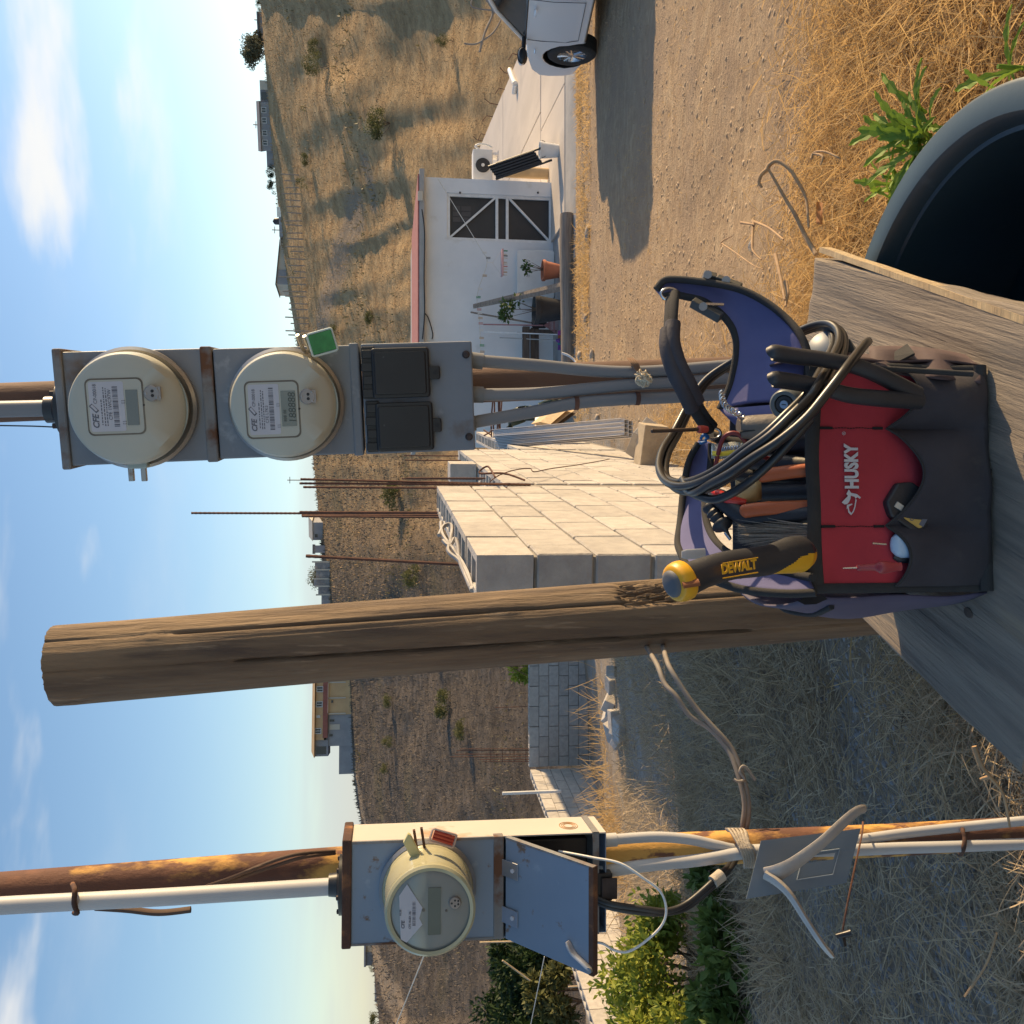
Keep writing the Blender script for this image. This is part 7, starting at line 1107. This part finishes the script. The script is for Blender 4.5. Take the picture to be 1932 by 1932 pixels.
y = wedge(2.2, 14, 1.3)(16000); x = .3 + rng.random(16000) * (y * .56); k = rng.random(16000) < np.clip(.15 + 1.6 * fbm(x * .9 + 5, y * .5, 3) + .5 * (y < 4.5), .03, 1); lay_straw('dirt_stubble', 'short dry stubble scattered over the dirt track', M_STRAW, x[k], y[k], .055, .0016, .004, .5, .2, 2)
y = rng.uniform(14.3, 16.6, 12000); x = rng.uniform(1.2, 10.5, 12000); k = rng.random(12000) < np.clip(.5 + 1.3 * fbm(x * 1.5, y * 1.5, 3), 0, 1); lay_straw('verge_grass', 'lit dry grass verge in front of the yard slab', M_STRAW, x[k], y[k], .13, .004, .01, .9, .2, 2)
x, y = gold(170, -3.6, 14.6, .7, .5); lay_straw('lit_weed_tufts', 'golden lit weed tufts before the corner of the block walls', M_STRAW, x, y, .5, .004, .02, 2.2, .2)
x, y = gold(450, -4.6, 13.2, .3, .7); lay_straw('corner_weeds', 'tall dry weeds by the pillar of the lit wall', M_STRAW, x, y, .55, .004, .02, 2.2, .2)
y = wedge(2.2, 16, 1.5)(20000); x = .25 + rng.random(20000) * (y * .57); z = H(x, y) - .002; V, Fc = pebbles(np.stack([x, y, z], 1), .002 + .016 * rng.random(20000) ** 7 + .0007 * y, .5); tag(npmesh('dirt_clods', V, Fc, M_CLOD), 'crumbled clods and pebbles over the dirt track', 'soil', kind='stuff')
# dry twigs standing in the straw
M_TW = mat('dry_twig', (.46, .30, .16), (.33, .21, .115), scale=20, rough=.85, bump=.3)
def twig(lab, paths, r, grp=None): 
    b = B()
    for p in paths: q = smoothpath([P(x_, y_, d_) for x_, y_, d_ in p], 6); b.tube(q, [r * (1.15 - .6 * i / len(q)) for i in range(len(q))], 7)
    return tag(b.build('dry_twig', M_TW, None, 60), lab, 'twig', grp)
twig('tall hooked dry stalk rising from the golden straw', [[(1540, 480, 3.25), (1520, 446, 3.3), (1500, 405, 3.32), (1483, 377, 3.34), (1462, 340, 3.36), (1449, 318, 3.38)], [(1446, 322, 3.38), (1451, 312, 3.38), (1467, 304, 3.36), (1491, 321, 3.33), (1508, 348, 3.32), (1520, 372, 3.32), (1524, 403, 3.3), (1526, 430, 3.28)], [(1449, 319, 3.38), (1436, 330, 3.38), (1432, 344, 3.38), (1438, 354, 3.38)]], .0075)
twig('bent dry twig lying left of the hooked stalk', [[(1422, 416, 3.9), (1419, 464, 3.8), (1424, 478, 3.75), (1436, 490, 3.7)], [(1422, 418, 3.9), (1450, 430, 3.7), (1478, 452, 3.5)], [(1398, 420, 4.0), (1424, 424, 3.85)]], .0055); twig('straight grey stick leaning in the straw by the bag flap', [[(1463, 480, 3.3), (1472, 520, 3.2), (1481, 566, 3.1)]], .0065); twig('short stub of a stick beside the board corner', [[(1482, 532, 3.2), (1486, 552, 3.15), (1482, 578, 3.1)]], .007); twig('thin forked twig on the dirt left of the straw', [[(1360, 466, 4.5), (1362, 456, 4.5), (1380, 446, 4.4)], [(1362, 460, 4.5), (1385, 475, 4.3), (1420, 500, 4.0), (1440, 508, 3.9)]], .0035); twig('small curled twig in the straw near the green weed', [[(1530, 300, 3.2), (1536, 288, 3.2), (1556, 286, 3.15), (1580, 296, 3.1), (1586, 300, 3.1)], [(1536, 290, 3.2), (1552, 295, 3.15), (1548, 312, 3.15)]], .0045)
twig('dark branching root below the left edge of the board', [[(1838, 1408, 1.75), (1852, 1444, 1.75), (1872, 1470, 1.78), (1893, 1500, 1.8), (1905, 1560, 1.85)], [(1868, 1465, 1.78), (1850, 1470, 1.8)]], .004)
b = B(); b.sheet([[P(1540 + i * 4, 380 + j * 14 + i * .8, 3.3 - .01 * j + .01 * math.sin(i + j)) for j in range(4)] for i in range(4)]); tag(b.build('dry_leaf', mat('orange_leaf', (.46, .19, .05), (.36, .14, .04), scale=20, rough=.7, trl=.3), None, 50), 'curled orange dry leaf caught in the straw', 'leaf')
for x_, y_, lab in ((1700, 1735, 'dry stick crossing the gravel at lower left'),): tag(B().tube(smoothpath([P(1880, 1760, 2.3), P(1860, 1820, 2.35), P(1820, 1880, 2.4)], 4), .003, 5).build('dry_twig', M_TW, None, 60), lab, 'twig')
# green serrated weeds by the tub
def weed(lab, c, n, L, spread=1.0):
    c = Vector(c); t = thing('green_weed', lab, 'weed', c)
    for i in range(n):
        a = random.uniform(0, 6.28); el_ = random.uniform(.35, 1.2); l = L * random.uniform(.7, 1.2); dv = Vector((math.cos(a) * math.cos(el_) * spread, math.sin(a) * math.cos(el_) * spread, math.sin(el_))); s = dv.cross(Vector((0, 0, 1))).normalized(); m_ = 9; lf, rt_ = [], []; b = B(); c0 = c + Vector((random.gauss(0, .035), random.gauss(0, .035), 0))
        mid = [c0 + dv * l * f - Vector((0, 0, l * .35 * f * f)) for f in np.linspace(0, 1, m_)]; wds = [.06, .10, .07, .16, .08, .19, .09, .12, .01]
        b.sheet([[p - s * w * l * .36 + Vector((0, 0, .02 * l)), p, p + s * w * l * .36 + Vector((0, 0, .02 * l))] for p, w in zip(mid, wds)]); b.build('leaf', M_WEED, t, world=True)
    b = B(); b.tube([c - Vector((0, 0, .05)), c + Vector((0, 0, .06))], .006, 6); b.build('stem', M_WEED, t, world=True)
weed('clump of green serrated weed growing behind the tub rim', PZ(1745, 265, .05), 44, .23); weed('lower tuft of the green weed leaning out of the straw', PZ(1700, 335, .02), 16, .18); weed('single green weed at the right edge beyond the tub', PZ(1925, 128, .05), 6, .2)
# ================================================================ shrubs on the left slope
def gpt(x_, y_, r0=2, r1=40):
    r = ray(x_, y_); k = np.linspace(r0, r1, 3000); i = int(np.argmax(1.6 + r.z * k < H(r.x * k, r.y * k))); return EYE + r * float(k[i])
p = gpt(1318, 1850); bush('yellow_green_shrub', 'leafy yellow-green shrub in front of the shaded left wall', 'shrub', (p.x, p.y, p.z), (.66, .5, .42), 4600, .062, M_YG, None, 26, 9)
p = gpt(1350, 1960); bush('yellow_green_shrub', 'second yellow-green shrub cut by the picture edge', 'shrub', (p.x, p.y, p.z), (.5, .5, .40), 2800, .062, M_YG, None, 20, 7)
p = gpt(1300, 1722); bush('dark_green_shrub', 'small dark green shrub right of the yellow-green one', 'shrub', (p.x, p.y, p.z), (.2, .2, .2), 600, .075, leafm('mid_green_leaf', (.17, .23, .05), (.09, .14, .035)), None, 10, 5)
for x_, y_, w, n in ((1400, 1830, .45, 700), (1400, 1930, .4, 600), (1372, 1665, .18, 220)): p = gpt(x_, y_); bush('green_weed_patch', {1830: 'low green plants at the foot of the yellow-green shrub', 1930: 'low green plants at the left picture edge', 1665: 'small green weed behind the hanging cables'}[y_], 'weed', (p.x, p.y, p.z - .03), (w, w, .16), n, .085, MATS['mid_green_leaf'], None, 10, 4)
for i, (x_, y_, Y_, rw_, rh_) in enumerate([(1010, 1800, 24, .95, 1.25), (1000, 1850, 26, 1.1, 1.3), (1015, 1895, 23, 1.0, 1.15), (985, 1925, 27, 1.3, 1.3), (1050, 1870, 21, .6, .7)]):
    q = PY(x_, y_, Y_); bush('orchard_tree', ['dark green tree right of the others behind the left wall', 'taller dark green tree behind the left wall', 'broad dark green tree near the left edge', 'dark green tree cut by the left picture edge', 'brighter green shrub just above the left wall'][i], 'tree', (q.x, q.y, q.z - rh_ * .85), (rw_, rw_, rh_), 3000, .16, M_DARKTREE if i < 4 else M_HILLBUSH, 'dark trees behind the left wall', 16, 4, 'crown')
q = PY(975, 1262, 20.2); bush('wall_plant', 'yellow-green plant peeking over the shaded back wall', 'plant', (q.x, q.y, q.z - .5), (.28, .28, .4), 380, .11, M_YG, None, 8, 3)
# rubble of broken blocks along the back wall, bits of rubbish
for i, (x_, y_, s_) in enumerate([(1160, 1290, .16), (1158, 1322, .19), (1157, 1345, .17), (1168, 1362, .2), (1166, 1384, .21), (1178, 1374, .18), (1172, 1398, .13), (1162, 1268, .14)]):
    p = gpt(x_, y_); b = B(); b.box((0, 0, 0), (s_ * 1.6, s_ * 1.0, s_ * .8)); o = b.build('broken_block', M_BLK, None, None, .01); o.location = (p.x, p.y, p.z + .05); o.rotation_euler = (random.uniform(-.5, .5), random.uniform(-.5, .5), random.uniform(0, 3)); tag(o, ['broken grey block in the rubble row, nearest the post', 'second chunk in the rubble row', 'flat chunk in the middle of the rubble row', 'largest tilted chunk of the rubble row', 'grey block at the left of the rubble row', 'pale chunk in front of the rubble row', 'small leftmost chunk of the rubble row', 'half-hidden chunk of rubble beside the post'][i], 'rubble', 'broken blocks before the back wall')
p = gpt(1420, 463); V, Fc = pebbles(np.array([[0, 0, .01]]), np.array([.03]), .5); o = npmesh('crumpled_plastic', V, Fc, M_CLEAR); o.location = p; tag(o, 'scrap of clear plastic on the sunlit dirt', 'litter')
for lab, x0_, y0_, x1_, y1_, Yq in (('pale stake leaning in front of the dark trees', 948, 1812, 960, 1850, 14), ('white stake behind the brighter green shrub', 1072, 1862, 1105, 1858, 14), ('thin stake above the left wall beside the cabinet', 905, 1778, 935, 1776, 14)):
    b = B(); b.tube([PY(x0_, y0_, Yq), PY(x1_ + 40, y1_, Yq)], .014, 6); tag(b.build('garden_stake', M_WOODL, None, 60), lab, 'stake')
